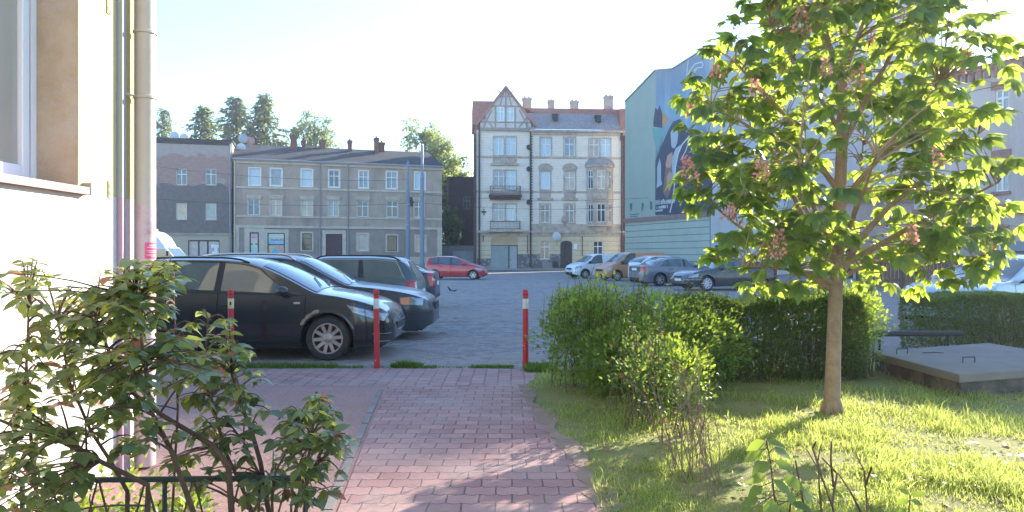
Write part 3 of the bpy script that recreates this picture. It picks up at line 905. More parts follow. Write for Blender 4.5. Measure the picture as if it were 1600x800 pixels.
zz = [gb + .12, gz + .05, gw[0][2] - .12, gw[0][3] + .1, gz + .72 * H]
beam((gx0 + .35, gb + .1), (gx1 - .35, gb + .1), .16, 1)
k = 0
for z in zz[1:]:
    beam((edge(z, -1), z), (edge(z, 1), z), .08, k); k += 1
for f in (.13, .87):
    x = gx0 + hw * f; beam((x, gb), (x, gz + H * .22), .08, k); k += 1
beam((ax, zz[3]), (ax, az - .2), .09, 2)
for h in (gw[0][0] - .15, gw[1][1] + .15, ax): beam((h, gb + .2), (h, zz[3]), .08, 3)
for sg in (-1, 1):
    beam((ax + sg * hw * .22, gb + .2), (ax + sg * hw * .40, gz + .9), .07, 4); beam((ax + sg * hw * .40, gb + .2), (ax + sg * hw * .24, gz + 1.4), .07, 0)
    beam((ax + sg * .1, zz[4]), (ax + sg * hw * .14, zz[4] + .7), .06, 4); beam((ax + sg * hw * .10, zz[3] + .05), (ax + sg * .1, zz[4] + .9), .06, 1)
mb.build('timber_frame', M_TIMBER, bD)
# roofs
mb = MB()
for sg in (-1, 1):
    p0 = (ax, az + .12); p1 = (ax + sg * (hw / 2 + .25), gz - .3)
    q0 = (ax, az - .2); q1 = (ax + sg * (hw / 2 + .05), gz - .45)
    mb.prism([p0, p1, q1, q0], 'y', front - .3, 6, 0)
mb.prism([(xg + .6, D.sz(900, 174)[1]), (L + .1, D.sz(900, 174)[1]), (L + .1, D.sz(900, 166)[1]), (xg - .5, D.sz(900, 166)[1])], 'y', 1.3, 9)
mb.box(-.4, 2, 1.2, 8, gz, D.sz(745, 160, 2)[1])
mb.box(L - .7, L + .15, -.1, 10, ze - 1.0, D.sz(970, 170)[1])
mb.build('roof', M_REDT, bD)
mr = MB(); zm = D.sz(900, 174)[1]
mr.quad((xg - .3, -.5, ze + .09), (L - .7, -.5, ze + .09), (L - .7, 1.35, zm), (xg - .3, 1.35, zm)); mr.quad((xg - .3, 1.35, zm), (L - .7, 1.35, zm), (L - .7, 9, zm - .2), (xg - .3, 9, zm - .2))
mr.build('mansard', M_SLATE, bD)
for u, v in ((867, 184), (934, 186)):
    x, z = D.sz(u, v, .4); mb = MB(); mb.box(x - .25, x + .3, .0, 1.2, z - .35, z + .3); mb.box(x - .33, x + .38, -.06, 1.2, z + .301, z + .38)
    mb.build('roof_hatch', M_IRON, bD)
for u0, u1, v0, y in ((817, 830.5, 152, 4), (857, 866, 156, 4), (892, 904, 157, 4.5), (945, 958, 149, 3.5)):
    a, z = D.sz(u0, v0, y); b, _ = D.sz(u1, v0, y); chimney(bD, a, b, y, y + .8, zm - .3, z, M_DT, M_DT)
a = D.sz(766, 130, 3); MB().tube([(a[0], 3, gz), (a[0], 3, D.sz(766, 128, 3)[1])], .03, 6).build('antenna', M_ZINC, bD)
# oriel over two storeys
a0, b0 = D.sz(916, 300)[0], D.sz(958, 300)[0]; z0 = D.sz(937, 352)[1]; z1 = D.sz(937, 262)[1]
pr = .9; cw = .75
plan = [(a0, 0), (a0 + cw, -pr), (b0 - cw, -pr), (b0, 0)]
rows = [(D.sz(937, 349)[1] + .1, D.sz(937, 319)[1]), (D.sz(937, 296)[1], D.sz(937, 267)[1])]
mb = MB(); wins = []
for (p, q) in zip(plan[:-1], plan[1:]):
    Lp = math.hypot(q[0] - p[0], q[1] - p[1]); ex = ((q[0] - p[0]) / Lp, (q[1] - p[1]) / Lp)
    wq = (.22, Lp - .22) if Lp < 1.4 else (.3, Lp - .3)
    cuts = sorted({z0, z1, *[z for r in rows for z in r]})
    for c0, c1 in zip(cuts[:-1], cuts[1:]):
        isr = any(abs(c0 - r[0]) < 1e-6 for r in rows)
        segs = [(0, wq[0]), (wq[1], Lp)] if isr else [(0, Lp)]
        for s0, s1 in segs:
            mb.quad((p[0] + ex[0] * s0, p[1] + ex[1] * s0, c0), (p[0] + ex[0] * s1, p[1] + ex[1] * s1, c0), (p[0] + ex[0] * s1, p[1] + ex[1] * s1, c1), (p[0] + ex[0] * s0, p[1] + ex[1] * s0, c1))
    for r in rows: wins.append((p, ex, wq, r))
mb.poly([(x, y, z0) for x, y in plan]); mb.poly([(x, y, z1) for x, y in plan])
orl = mb.build('oriel', M_DT, bD)
for k, (p, ex, wq, r) in enumerate(wins):
    h = (wq[0], wq[1], r[0], r[1])
    f = window(orl, h, .06, 'cross' if wq[1] - wq[0] > .7 else 'tee', [M_PANE, M_PANE_W][1 if k in (3,) else 0])
    f.location = (p[0], p[1], 0); f.rotation_euler = (0, 0, math.atan2(ex[1], ex[0]))
    for ch in list(f.children):       # keep to three levels: the pane hangs on the oriel beside its frame
        ch.parent = orl; ch.location = f.location; ch.rotation_euler = f.rotation_euler
mb = MB(); cx = (a0 + b0) / 2
for (za_, zb_, g) in ((z1, z1 + .18, .25), (rows[0][1] + .25, rows[0][1] + .42, .15), (rows[1][0] - .35, rows[1][0] - .2, .12), (z0 - .15, z0, .15)):
    mb = MB(); mb.prism([(cx + (x - cx) * (1 + g / 2.2), y * (1 + g)) for x, y in plan], 'z', za_ + .002, zb_); mb.build('moulding', M_DT, orl)
mb = MB(); mb.prism([(cx + (x - cx) * .6, y * .6) for x, y in plan], 'z', z0 - .7, z0 - .152); mb.build('bracket', M_DT, orl)
mb = MB(); N = 6
prev = None; P = []
for i in range(N + 1):
    t = i / N; k = math.cos(t * PI / 2 * .92) * 1.12
    P.append([(cx + (x - cx) * k, y * k, z1 + .185 + .95 * math.sin(t * PI / 2)) for x, y in plan])
mb.grid(P); mb.poly(P[-1]); mb.build('oriel_roof', M_SLATE, bD)
# balconies
for (u0, u1, vt, vb, slab) in ((765.5, 812.5, 292, 305, True), (765.5, 812, 346, 359, False)):
    a, b, zb_, zt_ = D.rect(u0, u1, vt, vb)
    mb = MB(); mb.box(a - .12, b + .12, -1.1, -.002, zb_ - .25, zb_)
    if slab:
        mb.box(a, b, -.95, -.003, zb_ - .5, zb_ - .251)
    bal = mb.build('balcony', M_RUIN if slab else M_DT, bD)
    mb = MB()
    for zz_ in (zb_ + .08, zt_): mb.box(a, b, -1.04, -.99, zz_ - .03, zz_ + .03); mb.box(a, a + .05, -.99, -.01, zz_ - .03, zz_ + .03); mb.box(b - .05, b, -.99, -.01, zz_ - .03, zz_ + .03)
    n = 22
    for k in range(n + 1):
        x = a + .02 + (b - a - .05) * k / n; mb.box(x - .012, x + .012, -1.03, -1.0, zb_ + .11, zt_ - .03)
    for k in range(5):
        y = -.95 + k * .2
        mb.box(a + .012, a + .036, y, y + .024, zb_ + .11, zt_ - .03); mb.box(b - .036, b - .012, y, y + .024, zb_ + .11, zt_ - .03)
    if slab:
        mb.tube([(a + .3, -1.02, zb_ + .2), (a + .15, -1.05, zb_ + .45), (a + .4, -1.05, zb_ + .7)], .03, 5); mb.tube([(b - .3, -1.02, zb_ + .2), (b - .15, -1.05, zb_ + .45), (b - .4, -1.05, zb_ + .7)], .03, 5)
    mb.build('railing', M_IRON, bal)
# garage shutter with arch infill, house door
a, b, c, d = garage_h
zt = D.sz(790, 384)[1]; xm = (a + b) / 2
mb = MB(); xd = D.sz(796, 400)[0]
mb.box(a, xd - .12, .08, .13, c, zt); mb.build('shutter', pm('grey_green_shutter', (.27, .30, .28), .6, .1, 2, .1, 40), bD)
mb = MB(); mb.box(xd - .119, xd, .05, .16, c, zt + .07); mb.box(b - .09, b, .05, .16, c, zt + .07); mb.box(xd, b - .09, .05, .16, zt - .03, zt + .07); mb.box(a, xd - .12, .05, .16, zt + .002, zt + .07)
mb.build('door_frame', M_DARKWOOD, bD)
dd = MB(); dd.box(xd, b - .09, .09, .14, c, zt - .03); do = dd.build('door', pm('grey_steel_door', (.33, .36, .35), .5, .1, 2, .05, 40), bD)
MB().box(xd + .06, xd + .12, .04, .09, 1.0, 1.15).build('handle', M_IRON, do)
mb = MB(); pts = [(a, zt + .072), (b, zt + .072)] + [(xm + (b - a) / 2 * math.cos(t), d - .55 + .5 * math.sin(t)) for t in [PI * k / 12 for k in range(13)]]
mb.prism(pts, 'y', .06, .16); mb.build('arch_panel', pm('plywood_panel', (.48, .34, .2), .8, .12, 2, .1, 40), bD)
mb = MB()
for k in range(12):
    t0, t1 = PI * k / 12, PI * (k + 1) / 12
    f_ = lambda t, r, hgt: (xm + ((b - a) / 2 + r) * math.cos(t), d - .55 + (.5 + hgt) * math.sin(t))
    mb.prism([f_(t0, 0, 0), f_(t1, 0, 0), f_(t1, .2, .28), f_(t0, .2, .28)], 'y', -.07, .1)
mb.prism([(a - .002, d + .003), (a - .002, d - .55), f_(PI, 0, 0)] + [f_(PI - PI * k / 12 / 1, 0, 0) for k in range(0, 7)] + [(xm, d + .003)], 'y', .001, .2)
mb.prism([(xm, d + .003)] + [f_(PI / 2 - PI * k / 12, 0, 0) for k in range(0, 7)] + [(b + .002, d + .003)], 'y', .001, .2)
mb.build('arch', M_DG, bD)
a, b, c, d = door_h
mb = MB(); mb.box(a, (a + b) / 2 - .01, .1, .16, c, d - .45); mb.box((a + b) / 2 + .01, b, .1, .16, c, d - .45); mb.box(a, b, .09, .165, d - .449, d - .35); mb.box(a, b, .12, .16, d - .349, d)
for q in (a + .12, (a + b) / 2 + .1):
    for k in range(3): mb.box(q, q + (b - a) / 2 - .24, .075, .1, c + .2 + k * .72, c + .8 + k * .72)
do = mb.build('door', M_DARKWOOD, bD)
MB().box((a + b) / 2 + .03, (a + b) / 2 + .07, .04, .1, 1.1, 1.3).build('handle', M_ZINC, do)
mb = MB(); xm = (a + b) / 2; r = (b - a) / 2
for k in range(10):
    t0, t1 = PI * k / 10, PI * (k + 1) / 10
    g_ = lambda t, r2, h2: (xm + (r + r2) * math.cos(t), d - .35 + (.33 + h2) * math.sin(t))
    mb.prism([g_(t0, 0, 0), g_(t1, 0, 0), g_(t1, .22, .3), g_(t0, .22, .3)], 'y', -.07, .1)
mb.build('arch', M_DG, bD)
# basement slots, meter box, sign
mb = MB()
for u0, u1, v0, v1 in ((863, 872, 408, 418),): 
    h = D.rect(u0, u1, v0, v1); mb.box(h[0], h[1], -.12, -.002, h[2], h[3])
mb.build('meter_box', M_DARKWOOD, bD)
h = D.rect(896.5, 901.5, 381, 389); MB().box(h[0], h[1], -.06, -.002, h[2], h[3]).build('notice_board', M_WHITE, bD)
x, z = D.sz(756, 331); mb = MB(); mb.tube([(x, -.05, z - .4), (x, -.1, z), (x, -.05, z + .3)], .05, 6); mb.tube([(x - .25, -.08, z), (x + .25, -.08, z)], .08, 6); mb.build('wall_anchor', M_IRON, bD)
for (u, v0, v1) in ((755, 365, 377), (824, 362, 395), (909.5, 369, 400), (983 - 13, 370, 400)):
    x, zt_ = D.sz(u, v0); _, zb_ = D.sz(u, v1); pipe(bD, [(x, -.1, zt_), (x, -.08, zb_)], .04, M_RUIN, 'cable_pipe')
def dish_at(Fc, u, v, depth, r, label, roof=False, mat=None):
    s, z = Fc.sz(u, v, depth); c, sn = math.cos(Fc.th), math.sin(Fc.th)
    return dish(Fc.o[0] + s * c - depth * sn, Fc.o[1] + s * sn + depth * c, z - r - .5, r, label, Fc.th, mat)
dish_at(D, 870, 369.5, -.6, .48, 'large pale satellite dish to the left above the arched dark house door')
dish_at(D, 882.5, 343, -.5, .4, 'brownish satellite dish under the first floor window of the pale tenement', mat=pm('rusty_dish', (.36, .28, .25), .6, .2, 4, 0))
dish_at(B, 376.5, 231, 3, .48, 'lowest white satellite dish at the right corner of the flat brick house roof')
dish_at(B, 379.5, 216, 4, .48, 'grey satellite dish just above the lowest white one at the roof corner', mat=pm('grey_dish', (.3, .34, .38), .5, .15, 4, 0))
dish_at(B, 391.5, 220, 4.5, .42, 'reddish satellite dish, rightmost of the three at the roof corner', mat=pm('red_dish', (.42, .22, .2), .5, .25, 4, 0))
dish_at(B, 272, 212, 3, .45, 'pale satellite dish on the left part of the flat brick house roof')
dish_at(B, 287, 214, 5, .4, 'small dish right of the pale one on the left part of the flat roof')

# ------------------------------------------------------------------ mural building
e1 = Vector((.388, -.922, 0)); Mo = Vector((12.1, 79.5, 0))
Mw = Fac((Mo.x, Mo.y), (Mo.x + e1.x * 24, Mo.y + e1.y * 24))
bM = thing('mural_building', 'tall windowless gable wall painted teal with a dark mural panel', 'building', (*Mw.o, 0), Mw.th)
M_TEAL = pm('teal_wall_paint', (.31, .375, .325), .85, .07, .5, .12, 30, stain=(.27, .33, .29), sscale=.3)
M_TEAL2 = pm('lower_teal_paint', (.38, .44, .375), .85, .08, .6, .12, 30, stain=(.32, .38, .33), sscale=.4)
M_PALEB = pm('pale_blue_grey_wall', (.43, .44, .445), .85, .12, .5, .15, 30, stain=(.34, .37, .40), sscale=.5)
prof = [(0, 17.95), (5.74, 20.0), (8.69, 19.46), (14.33, 20.25), (17.9, 19.0), (20.2, 17.8), (24, 15.8)]
zled = 5.25
mb = MB()
tp = lambda x: float(np.interp(x, [p[0] for p in prof], [p[1] for p in prof]))
for x0, x1 in zip([p[0] for p in prof[:-1]], [p[0] for p in prof[1:]]):
    mb.quad((x0, 0, zled), (x1, 0, zled), (x1, 0, tp(x1)), (x0, 0, tp(x0)), 0 if x0 < 14 else 2)
mb.quad((0, 0, 0), (14.4, 0, 0), (14.4, 0, zled), (0, 0, zled), 1); mb.quad((14.4, 0, 0), (24, 0, 0), (24, 0, zled), (14.4, 0, zled), 2)
DP = 26
for (x0, z0_), (x1, z1_) in zip(prof[:-1], prof[1:]):
    mb.quad((x0, 0, z0_), (x1, 0, z1_), (x1, DP, z1_), (x0, DP, z0_), 3)
mb.quad((0, 0, 0), (0, 0, 17.95), (0, DP, 17.95), (0, DP, 0), 2); mb.quad((24, 0, 0), (24, DP, 0), (24, DP, 15.8), (24, 0, 15.8), 2); mb.poly([(0, DP, 0), (24, DP, 0)] + [(x, DP, z) for x, z in prof[::-1]], 2)
mb.build('wall', [M_TEAL, M_TEAL2, M_PALEB, M_ROOFG], bM)
mb = MB(); mb.box(-.1, 14.5, -.16, -.001, zled - .22, zled + .22); mb.build('ledge', pm('red_brick_ledge', (.25, .165, .15), .85, .2, 3, .3, 30), bM)
mb = MB()
for k in range(8): mb.box(0, 14.4, -.012, -.001, .35 + k * .62, .42 + k * .62)
mb.box(14.36, 14.44, -.03, -.002, 0, zled - .22)
mb.build('board_joint', pm('dark_joint', (.15, .19, .175), .9, .1), bM)
mb = MB()
for (x0, z0_), (x1, z1_) in zip(prof[:-1], prof[1:]): mb.prism([(x0, z0_ + .01), (x1, z1_ + .01), (x1, z1_ + .15), (x0, z0_ + .15)], 'y', -.1, .3)
mb.build('coping', M_ZINC, bM)
a = Mw.sz(1054, 100)[0]; b = Mw.sz(1073, 100)[0]
chimney(bM, a + .3, b + .3, .8, 2.2, 18.5, Mw.sz(1062, 92)[1], M_PALEB, M_DT)
# mural: painted in flat fields
def mural_sky():
    m = bpy.data.materials.new('mural_sky_paint'); t = NT(m)
    sp = t.n('ShaderNodeSeparateXYZ'); t.l(t.co(), sp.inputs[0])
    n = t.noise(.5, 5, .6, sc3=(1.6, 1, .35))
    zz = t.math('ADD', t.math('DIVIDE', sp.outputs[2], 20.0), t.math('MULTIPLY', t.math('SUBTRACT', n, .5), .25))
    col = t.ramp(zz, [(.55, (.10, .13, .18)), (.66, (.18, .29, .38)), (.76, (.21, .35, .46)), (.88, (.20, .28, .37)), (1, (.24, .28, .34))])
    sm = t.ramp(t.noise(.45, 5, .6, sc3=(1.3, 1, .18)), [(.52, 0), (.66, 1)])
    t.pbr(t.mix(t.math('MULTIPLY', sm, .5), col, (.42, .52, .57)), .85, 0, .2); return m
MU = [mural_sky(), flat('mural_navy', (.06, .07, .10), .8), flat('mural_brown', (.22, .13, .115), .8), flat('mural_peach', (.45, .29, .23), .8), flat('mural_pale', (.34, .43, .48), .8), flat('mural_teal', (.15, .34, .31), .8), flat('mural_line', (.55, .6, .63), .8), flat('mural_ochre', (.48, .27, .13), .8)]
mu = MB()
def mpoly(pts, m, lay):
    P = [Mw.sz(u, v) for u, v in pts]
    mu.prism(P, 'y', -.004 * lay - .002, -.001, m)
zt_ = lambda u: None
xl = 5.8
skyp = [(xl, zled + .3), (14.33, zled + .3), (14.33, 20.15), (8.69, 19.4), (xl, 19.9)]
mu.prism(skyp, 'y', -.004, -.001, 0)
mpoly([(1024, 251), (1035, 225), (1046, 200), (1052, 190), (1062, 186), (1072, 196), (1085, 215), (1104, 210), (1113, 205), (1113, 335), (1024, 336)], 1, 2)
mpoly([(1019, 200), (1036, 202), (1032, 225), (1026, 236), (1021, 215)], 5, 3)
mpoly([(1021, 190), (1024, 168), (1028, 172), (1031, 164), (1035, 178), (1036, 200), (1021, 198)], 1, 3)
mpoly([(1035, 190), (1036, 176), (1040, 178), (1046, 188), (1040, 194), (1035, 200)], 7, 4)
mpoly([(1027, 262), (1031, 247), (1033, 258), (1033, 280), (1035, 288), (1026, 294), (1027, 280)], 4, 4)
mpoly([(1036, 300), (1040, 262), (1046, 240), (1052, 236), (1050, 262), (1048, 300), (1042, 310)], 2, 4)
mpoly([(1040, 258), (1043, 243), (1050, 238), (1052, 248), (1048, 262), (1042, 262)], 3, 5)
mpoly([(1042, 276), (1046, 268), (1052, 270), (1050, 290), (1046, 298), (1042, 292)], 3, 5)
mpoly([(1049, 226), (1048, 208), (1051, 200), (1058, 198), (1060, 210), (1058, 224), (1054, 232), (1050, 230)], 4, 5)   # pale profile
mpoly([(1047, 200), (1052, 190), (1060, 188), (1061, 198), (1054, 199)], 1, 6)
mpoly([(1051, 246), (1056, 232), (1064, 226), (1060, 244), (1056, 262), (1054, 300), (1050, 262)], 4, 5)
def mline(pts, w=.07):
    for p, q in zip(pts[:-1], pts[1:]):
        a_, b_ = Vector((Mw.sz(*p)[0], Mw.sz(*p)[1])), Vector((Mw.sz(*q)[0], Mw.sz(*q)[1])); d_ = (b_ - a_).normalized(); n_ = Vector((-d_.y, d_.x)) * w
        mu.prism([(a_ + n_)[:], (b_ + n_)[:], (b_ - n_)[:], (a_ - n_)[:]], 'y', -.034, -.001, 6)
mline([(1078, 212), (1066, 226), (1060, 240), (1056, 260), (1054, 290), (1050, 320), (1047, 332)])
mline([(1064, 250), (1072, 235), (1078, 216)], .05); mline([(1080, 232), (1084, 240), (1090, 226), (1093, 238)], .06)
mline([(1078, 248), (1090, 243)], .06)
mline([(1073, 126), (1077, 112), (1086, 100), (1097, 97), (1099, 103)], .05); mline([(1083, 116), (1090, 106), (1098, 105)], .05); mline([(1076, 90), (1074, 110), (1073, 126)], .05)
mu.build('mural', MU, bM)
def text(parent, s, loc, size, mat, name='lettering', rot=(PI / 2, 0, 0), ext=.003):
    cu = bpy.data.curves.new(name, 'FONT'); cu.body = s; cu.size = size; cu.extrude = ext; cu.materials.append(mat)
    tmp = bpy.data.objects.new(name, cu); COL.objects.link(tmp)
    bpy.context.view_layer.update()
    me = bpy.data.meshes.new_from_object(tmp.evaluated_get(bpy.context.evaluated_depsgraph_get()))
    bpy.data.objects.remove(tmp)
    o = bpy.data.objects.new(name, me); COL.objects.link(o); o.parent = parent; o.location = loc; o.rotation_euler = rot
    return o
# weathered lettering of the mural: too worn to read, kept as rows of broken strokes
q_ = random.Random(6); mb = MB()
for u, v, n_, h_, st in ((1025, 320, 7, .52, .22), (1033, 319.5, 9, .42, .19), (1042, 318.5, 7, .45, .20), (1025, 326.5, 9, .26, .17), (1032.5, 326, 9, .32, .16), (1025, 331, 8, .22, .15)):
    s, z = Mw.sz(u, v)
    for k in range(n_):
        if q_.random() < .12: continue
        x = s + k * st; mb.prism([(x, z), (x + .09, z), (x + .09 + q_.uniform(-.05, .05), z + h_ * q_.uniform(.8, 1)), (x + q_.uniform(-.03, .05), z + h_ * q_.uniform(.8, 1))], 'y', -.03, -.02)
        if q_.random() < .5: mb.box(x + .09, x + .15, -.03, -.02, z + h_ * .45, z + h_ * .6)
mb.build('lettering', MU[6], bM)
mb = MB()
s, z = Mw.sz(986, 325); mb.prism([(s - .25, z + .5), (s + .25, z + .5), (s + .2, z - .1), (s, z - .4), (s - .2, z - .1)], 'y', -.012, -.001)
for k in range(3): mb.box(s - .2, s + 1.6 - .3 * k, -.012, -.001, z - .75 - .22 * k, z - .66 - .22 * k)
EM = flat('emblem_dark_teal', (.06, .14, .15), .8)
mb.build('emblem', EM, bM); mb = MB()
s, z = Mw.sz(1003, 323); mb.prism([(s, z + .4), (s + .4, z + .3), (s + .2, z - .3), (s - .1, z - .5)], 'y', -.012, -.001)
mb.build('emblem', EM, bM); mb = MB()
s, z = Mw.sz(1017.5, 322); mb.prism([(s - .2, z + .5), (s + .2, z + .4), (s + .2, z - .4), (s - .2, z - .3)], 'y', -.012, -.001)
mb.build('emblem', EM, bM)
# graffiti strokes on the pale part
mb = MB()
for (u, v, w_, h_) in ((1117, 383, 6, 3), (1118, 390, 10, 1.2), (1125, 389, 1.2, 5), (1135, 382, 2, 6), (1142, 396, 8, 1.5), (1150, 388, 1.5, 9), (1160, 400, 9, 1.6), (1168, 390, 1.6, 8)):
    a, b, c, d = Mw.rect(u, u + w_, v, v + h_); mb.box(a, b, -.012, -.001, c, d)
mb.build('graffiti', flat('graffiti_paint', (.05, .06, .08), .8), bM)

# ------------------------------------------------------------------ low pink building, right hand tenement
E = Fac((20.6, 50.5), (27.5, 48.5))
bE = thing('low_building', 'low pinkish building with a shallow pitched roof behind the tree trunk', 'building', (*E.o, 0), E.th)
M_PINK = pm('pinkish_render', (.50, .39, .35), .9, .12, .8, .2, 30, stain=(.3, .23, .21), sscale=.5, streak=True)
zt = E.sz(1350, 312)[1]; zr = zt + 1.6
mb = MB(); dh = (1.2, 2.4, .0, 2.2)
wh = E.rect(1383, 1396, 330, 356)
wall_grid(mb, 0, E.L, 0, zt, [dh, wh], depth=.2); mb.quad((0, 0, 0), (0, 0, zt), (0, 9, zt), (0, 9, 0)); mb.quad((E.L, 0, 0), (E.L, 9, 0), (E.L, 9, zt), (E.L, 0, zt)); mb.quad((0, 9, 0), (0, 9, zt), (E.L, 9, zt), (E.L, 9, 0)); mb.quad((0, .8, 0), (E.L, .8, 0), (E.L, .8, zt), (0, .8, zt))
mb.build('wall', M_PINK, bE)
window(bE, wh, .12, 'cross', M_PANE)
mb = MB(); mb.box(dh[0], dh[1], .1, .16, 0, 2.2); d_ = mb.build('door', M_DARKWOOD, bE); MB().box(dh[1] - .2, dh[1] - .14, .05, .1, 1, 1.1).build('handle', M_ZINC, d_)
mb = MB(); mb.box(-.1, E.L + .1, -.2, -.001, zt - .25, zt); mb.build('cornice', pm('rose_trim', (.36, .24, .22), .9, .15, 2, .1), bE)
M_LILAC = pm('pale_sheet_roof', (.42, .42, .45), .6, .1, .8, .1, 20)
mb = MB(); mb.poly([(-.2, -.4, zt + .02), (E.L + .2, -.4, zt + .02), (E.L - 1.2, 4.5, zr), (1.6, 4.5, zr)]); mb.poly([(-.2, 9.4, zt + .02), (1.6, 4.5, zr), (E.L - 1.2, 4.5, zr), (E.L + .2, 9.4, zt + .02)]); mb.poly([(-.2, -.4, zt + .02), (1.6, 4.5, zr), (-.2, 9.4, zt + .02)]); mb.poly([(E.L + .2, -.4, zt + .02), (E.L + .2, 9.4, zt + .02), (E.L - 1.2, 4.5, zr)])
mb.build('roof', M_LILAC, bE)

G = Fac((20.7, 38.2), (28.2, 24.2))
bR = thing('tenement', 'pinkish grey two storey house with a toothed brick cornice at the right edge', 'building', (*G.o, 0), G.th)
zt = G.sz(1582, 98)[1]
M_PGREY = pm('pink_grey_render', (.46, .40, .38), .9, .1, .6, .2, 30, stain=(.27, .22, .205), sscale=.4, streak=True)
M_PLINTH = pm('stained_plinth_render', (.42, .34, .31), .9, .14, .8, .25, 25, stain=(.19, .15, .14), sscale=.5, samt=.7, streak=True)
hs = []
for k in range(-1, 4):
    h = G.rect(1554.5, 1575, 247, 299); w = h[1] - h[0]; dx = k * 3.1
    for (hh, st) in ((h, 'cross'), (G.rect(1554.5, 1576, 139, 180), 'cross'), (G.rect(1549, 1572, 366, 402), 'cross')):
        q = (hh[0] + dx, hh[1] + dx, hh[2], hh[3])
        if q[0] > .4 and q[1] < G.L - .3: hs.append((q, st))
zb = G.sz(1560, 327)[1]
mb = MB(); wall_grid(mb, 0, G.L, 0, zt, [h[0] for h in hs], lambda x, z: 1 if z < zb else 0, (zb,), depth=.2)
mb.quad((0, 0, 0), (0, 0, zt), (0, 11, zt), (0, 11, 0)); mb.quad((G.L, 0, 0), (G.L, 11, 0), (G.L, 11, zt), (G.L, 0, zt)); mb.quad((0, 11, 0), (0, 11, zt), (G.L, 11, zt), (G.L, 11, 0)); mb.quad((0, .8, 0), (G.L, .8, 0), (G.L, .8, zt), (0, .8, zt))
mb.build('wall', [M_PGREY, M_PLINTH], bR)
M_BTRIM = pm('brick_trim', (.25, .135, .115), .88, .2, 4, .3, 40)
for h, st in hs:
    window(bR, h, .1, st, M_PANE_C if h[2] > 4 else M_PANE)
    mb = MB(); a, b, c, d = h; mb.box(a - .15, b + .15, -.06, .02, d + .002, d + .38); mb.build('lintel', M_BTRIM, bR)
    mb = MB(); mb.box(a - .12, b + .12, -.12, .02, c - .16, c - .003); mb.build('window_sill', M_BTRIM, bR)
mb = MB(); mb.box(-.05, G.L, -.16, -.001, zb - .25, zb + .22); x = 0
while x < G.L - .3: mb.box(x, x + .18, -.18, -.001, zt - .5, zt - .12); x += .36
mb.box(-.05, G.L, -.2, -.002, zt - .119, zt + .08)
mb.build('cornice', M_BTRIM, bR)
mb = MB(); mb.prism([(-.5, zt + .082), (5.5, zt + 1.0), (11.3, zt + .082)], 'x', -.4, G.L + .1); mb.build('roof', M_ROOFG, bR)
cn = MB(); a, b, c, d = G.rect(1583, 1608, 384, 392); cn.prism([(-.8, c - .1), (-1.0, c), (-.0, d + .2), (0, d + .05)], 'x', a, b + .8); cn.build('canopy', M_ZINC, bR)

mb = MB(); mb.prism([(.02, zt + .09), (.02, zt + 1.45), (4.0, zt + 2.3), (8.0, zt + 1.45), (10.6, zt + .09)], 'x', 6.3, G.L + .35); mb.build('shade_attic', M_PGREY, bR)  # unseen raised storey added to throw shade over the slab and grass edge

# blocks added to keep the car park in the shade of the low sun
def plain_block(label, x, y, rz, w, dp, h, nx, nz, mat):
    o = thing('shade_block', label, 'building', (x, y, 0), rz)
    hs = [(w * (i + .5) / nx - .6, w * (i + .5) / nx + .6, 1.4 + k * (h - 1.5) / nz, 2.9 + k * (h - 1.5) / nz) for i in range(nx) for k in range(nz)]
    mb = MB(); wall_grid(mb, 0, w, 0, h, hs, depth=.2); mb.quad((0, .5, 0), (w, .5, 0), (w, .5, h), (0, .5, h))
    mb.quad((0, 0, 0), (0, 0, h), (0, dp, h), (0, dp, 0)); mb.quad((w, 0, 0), (w, dp, 0), (w, dp, h), (w, 0, h)); mb.quad((0, dp, 0), (0, dp, h), (w, dp, h), (w, dp, 0))
    mb.build('wall', mat, o)
    for q in hs: window(o, q, .1, 'two', M_PANE_C)
    mb = MB(); mb.box(-.15, w + .15, -.2, dp + .15, h + .002, h + .3); mb.build('roof', M_ROOFG, o)
M_BLK = pm('pale_lilac_render', (.40, .385, .40), .9, .08, .6, .15, 30)
plain_block('tall pale block added for shade behind the chestnut crown and the low pinkish building', 24.0, 59.5, -.12, 9.4, 10, 24.5, 3, 7, M_BLK)
plain_block('high unseen slab block added for shade beyond the right edge of the view', 69.95, 100.75, -.7145, 6.4, 14, 46.8, 2, 15, M_BLK)
plain_block('slightly lower unseen block added for shade, joined to the high slab block beyond the right edge', 74.9, 96.7, -.7145, 3.1, 12, 44.3, 1, 14, M_BLK)

# wooden fence between hedge and buildings
fo = thing('wooden_fence', 'brown upright board fence seen under the tree crown at the right', 'fence', (15.6, 33.6, 0), -.2)
mb = MB(); x = 0
while x < 9.5:
    mb.box(x, x + .13, -.012, .012, .08, 1.5 + random.uniform(-.02, .02)); x += .16
mb.build('board', pm('weathered_boards', (.15, .085, .06), .85, .3, 3, .3, 30), fo)
mb = MB(); mb.box(0, 9.6, .013, .06, .35, .45); mb.box(0, 9.6, .013, .06, 1.15, 1.25)
mb.build('rail', M_DARKWOOD, fo)
for k in range(6): MB().box(k * 1.85, k * 1.85 + .09, .061, .15, 0, 1.4).build('post', M_DARKWOOD, fo)

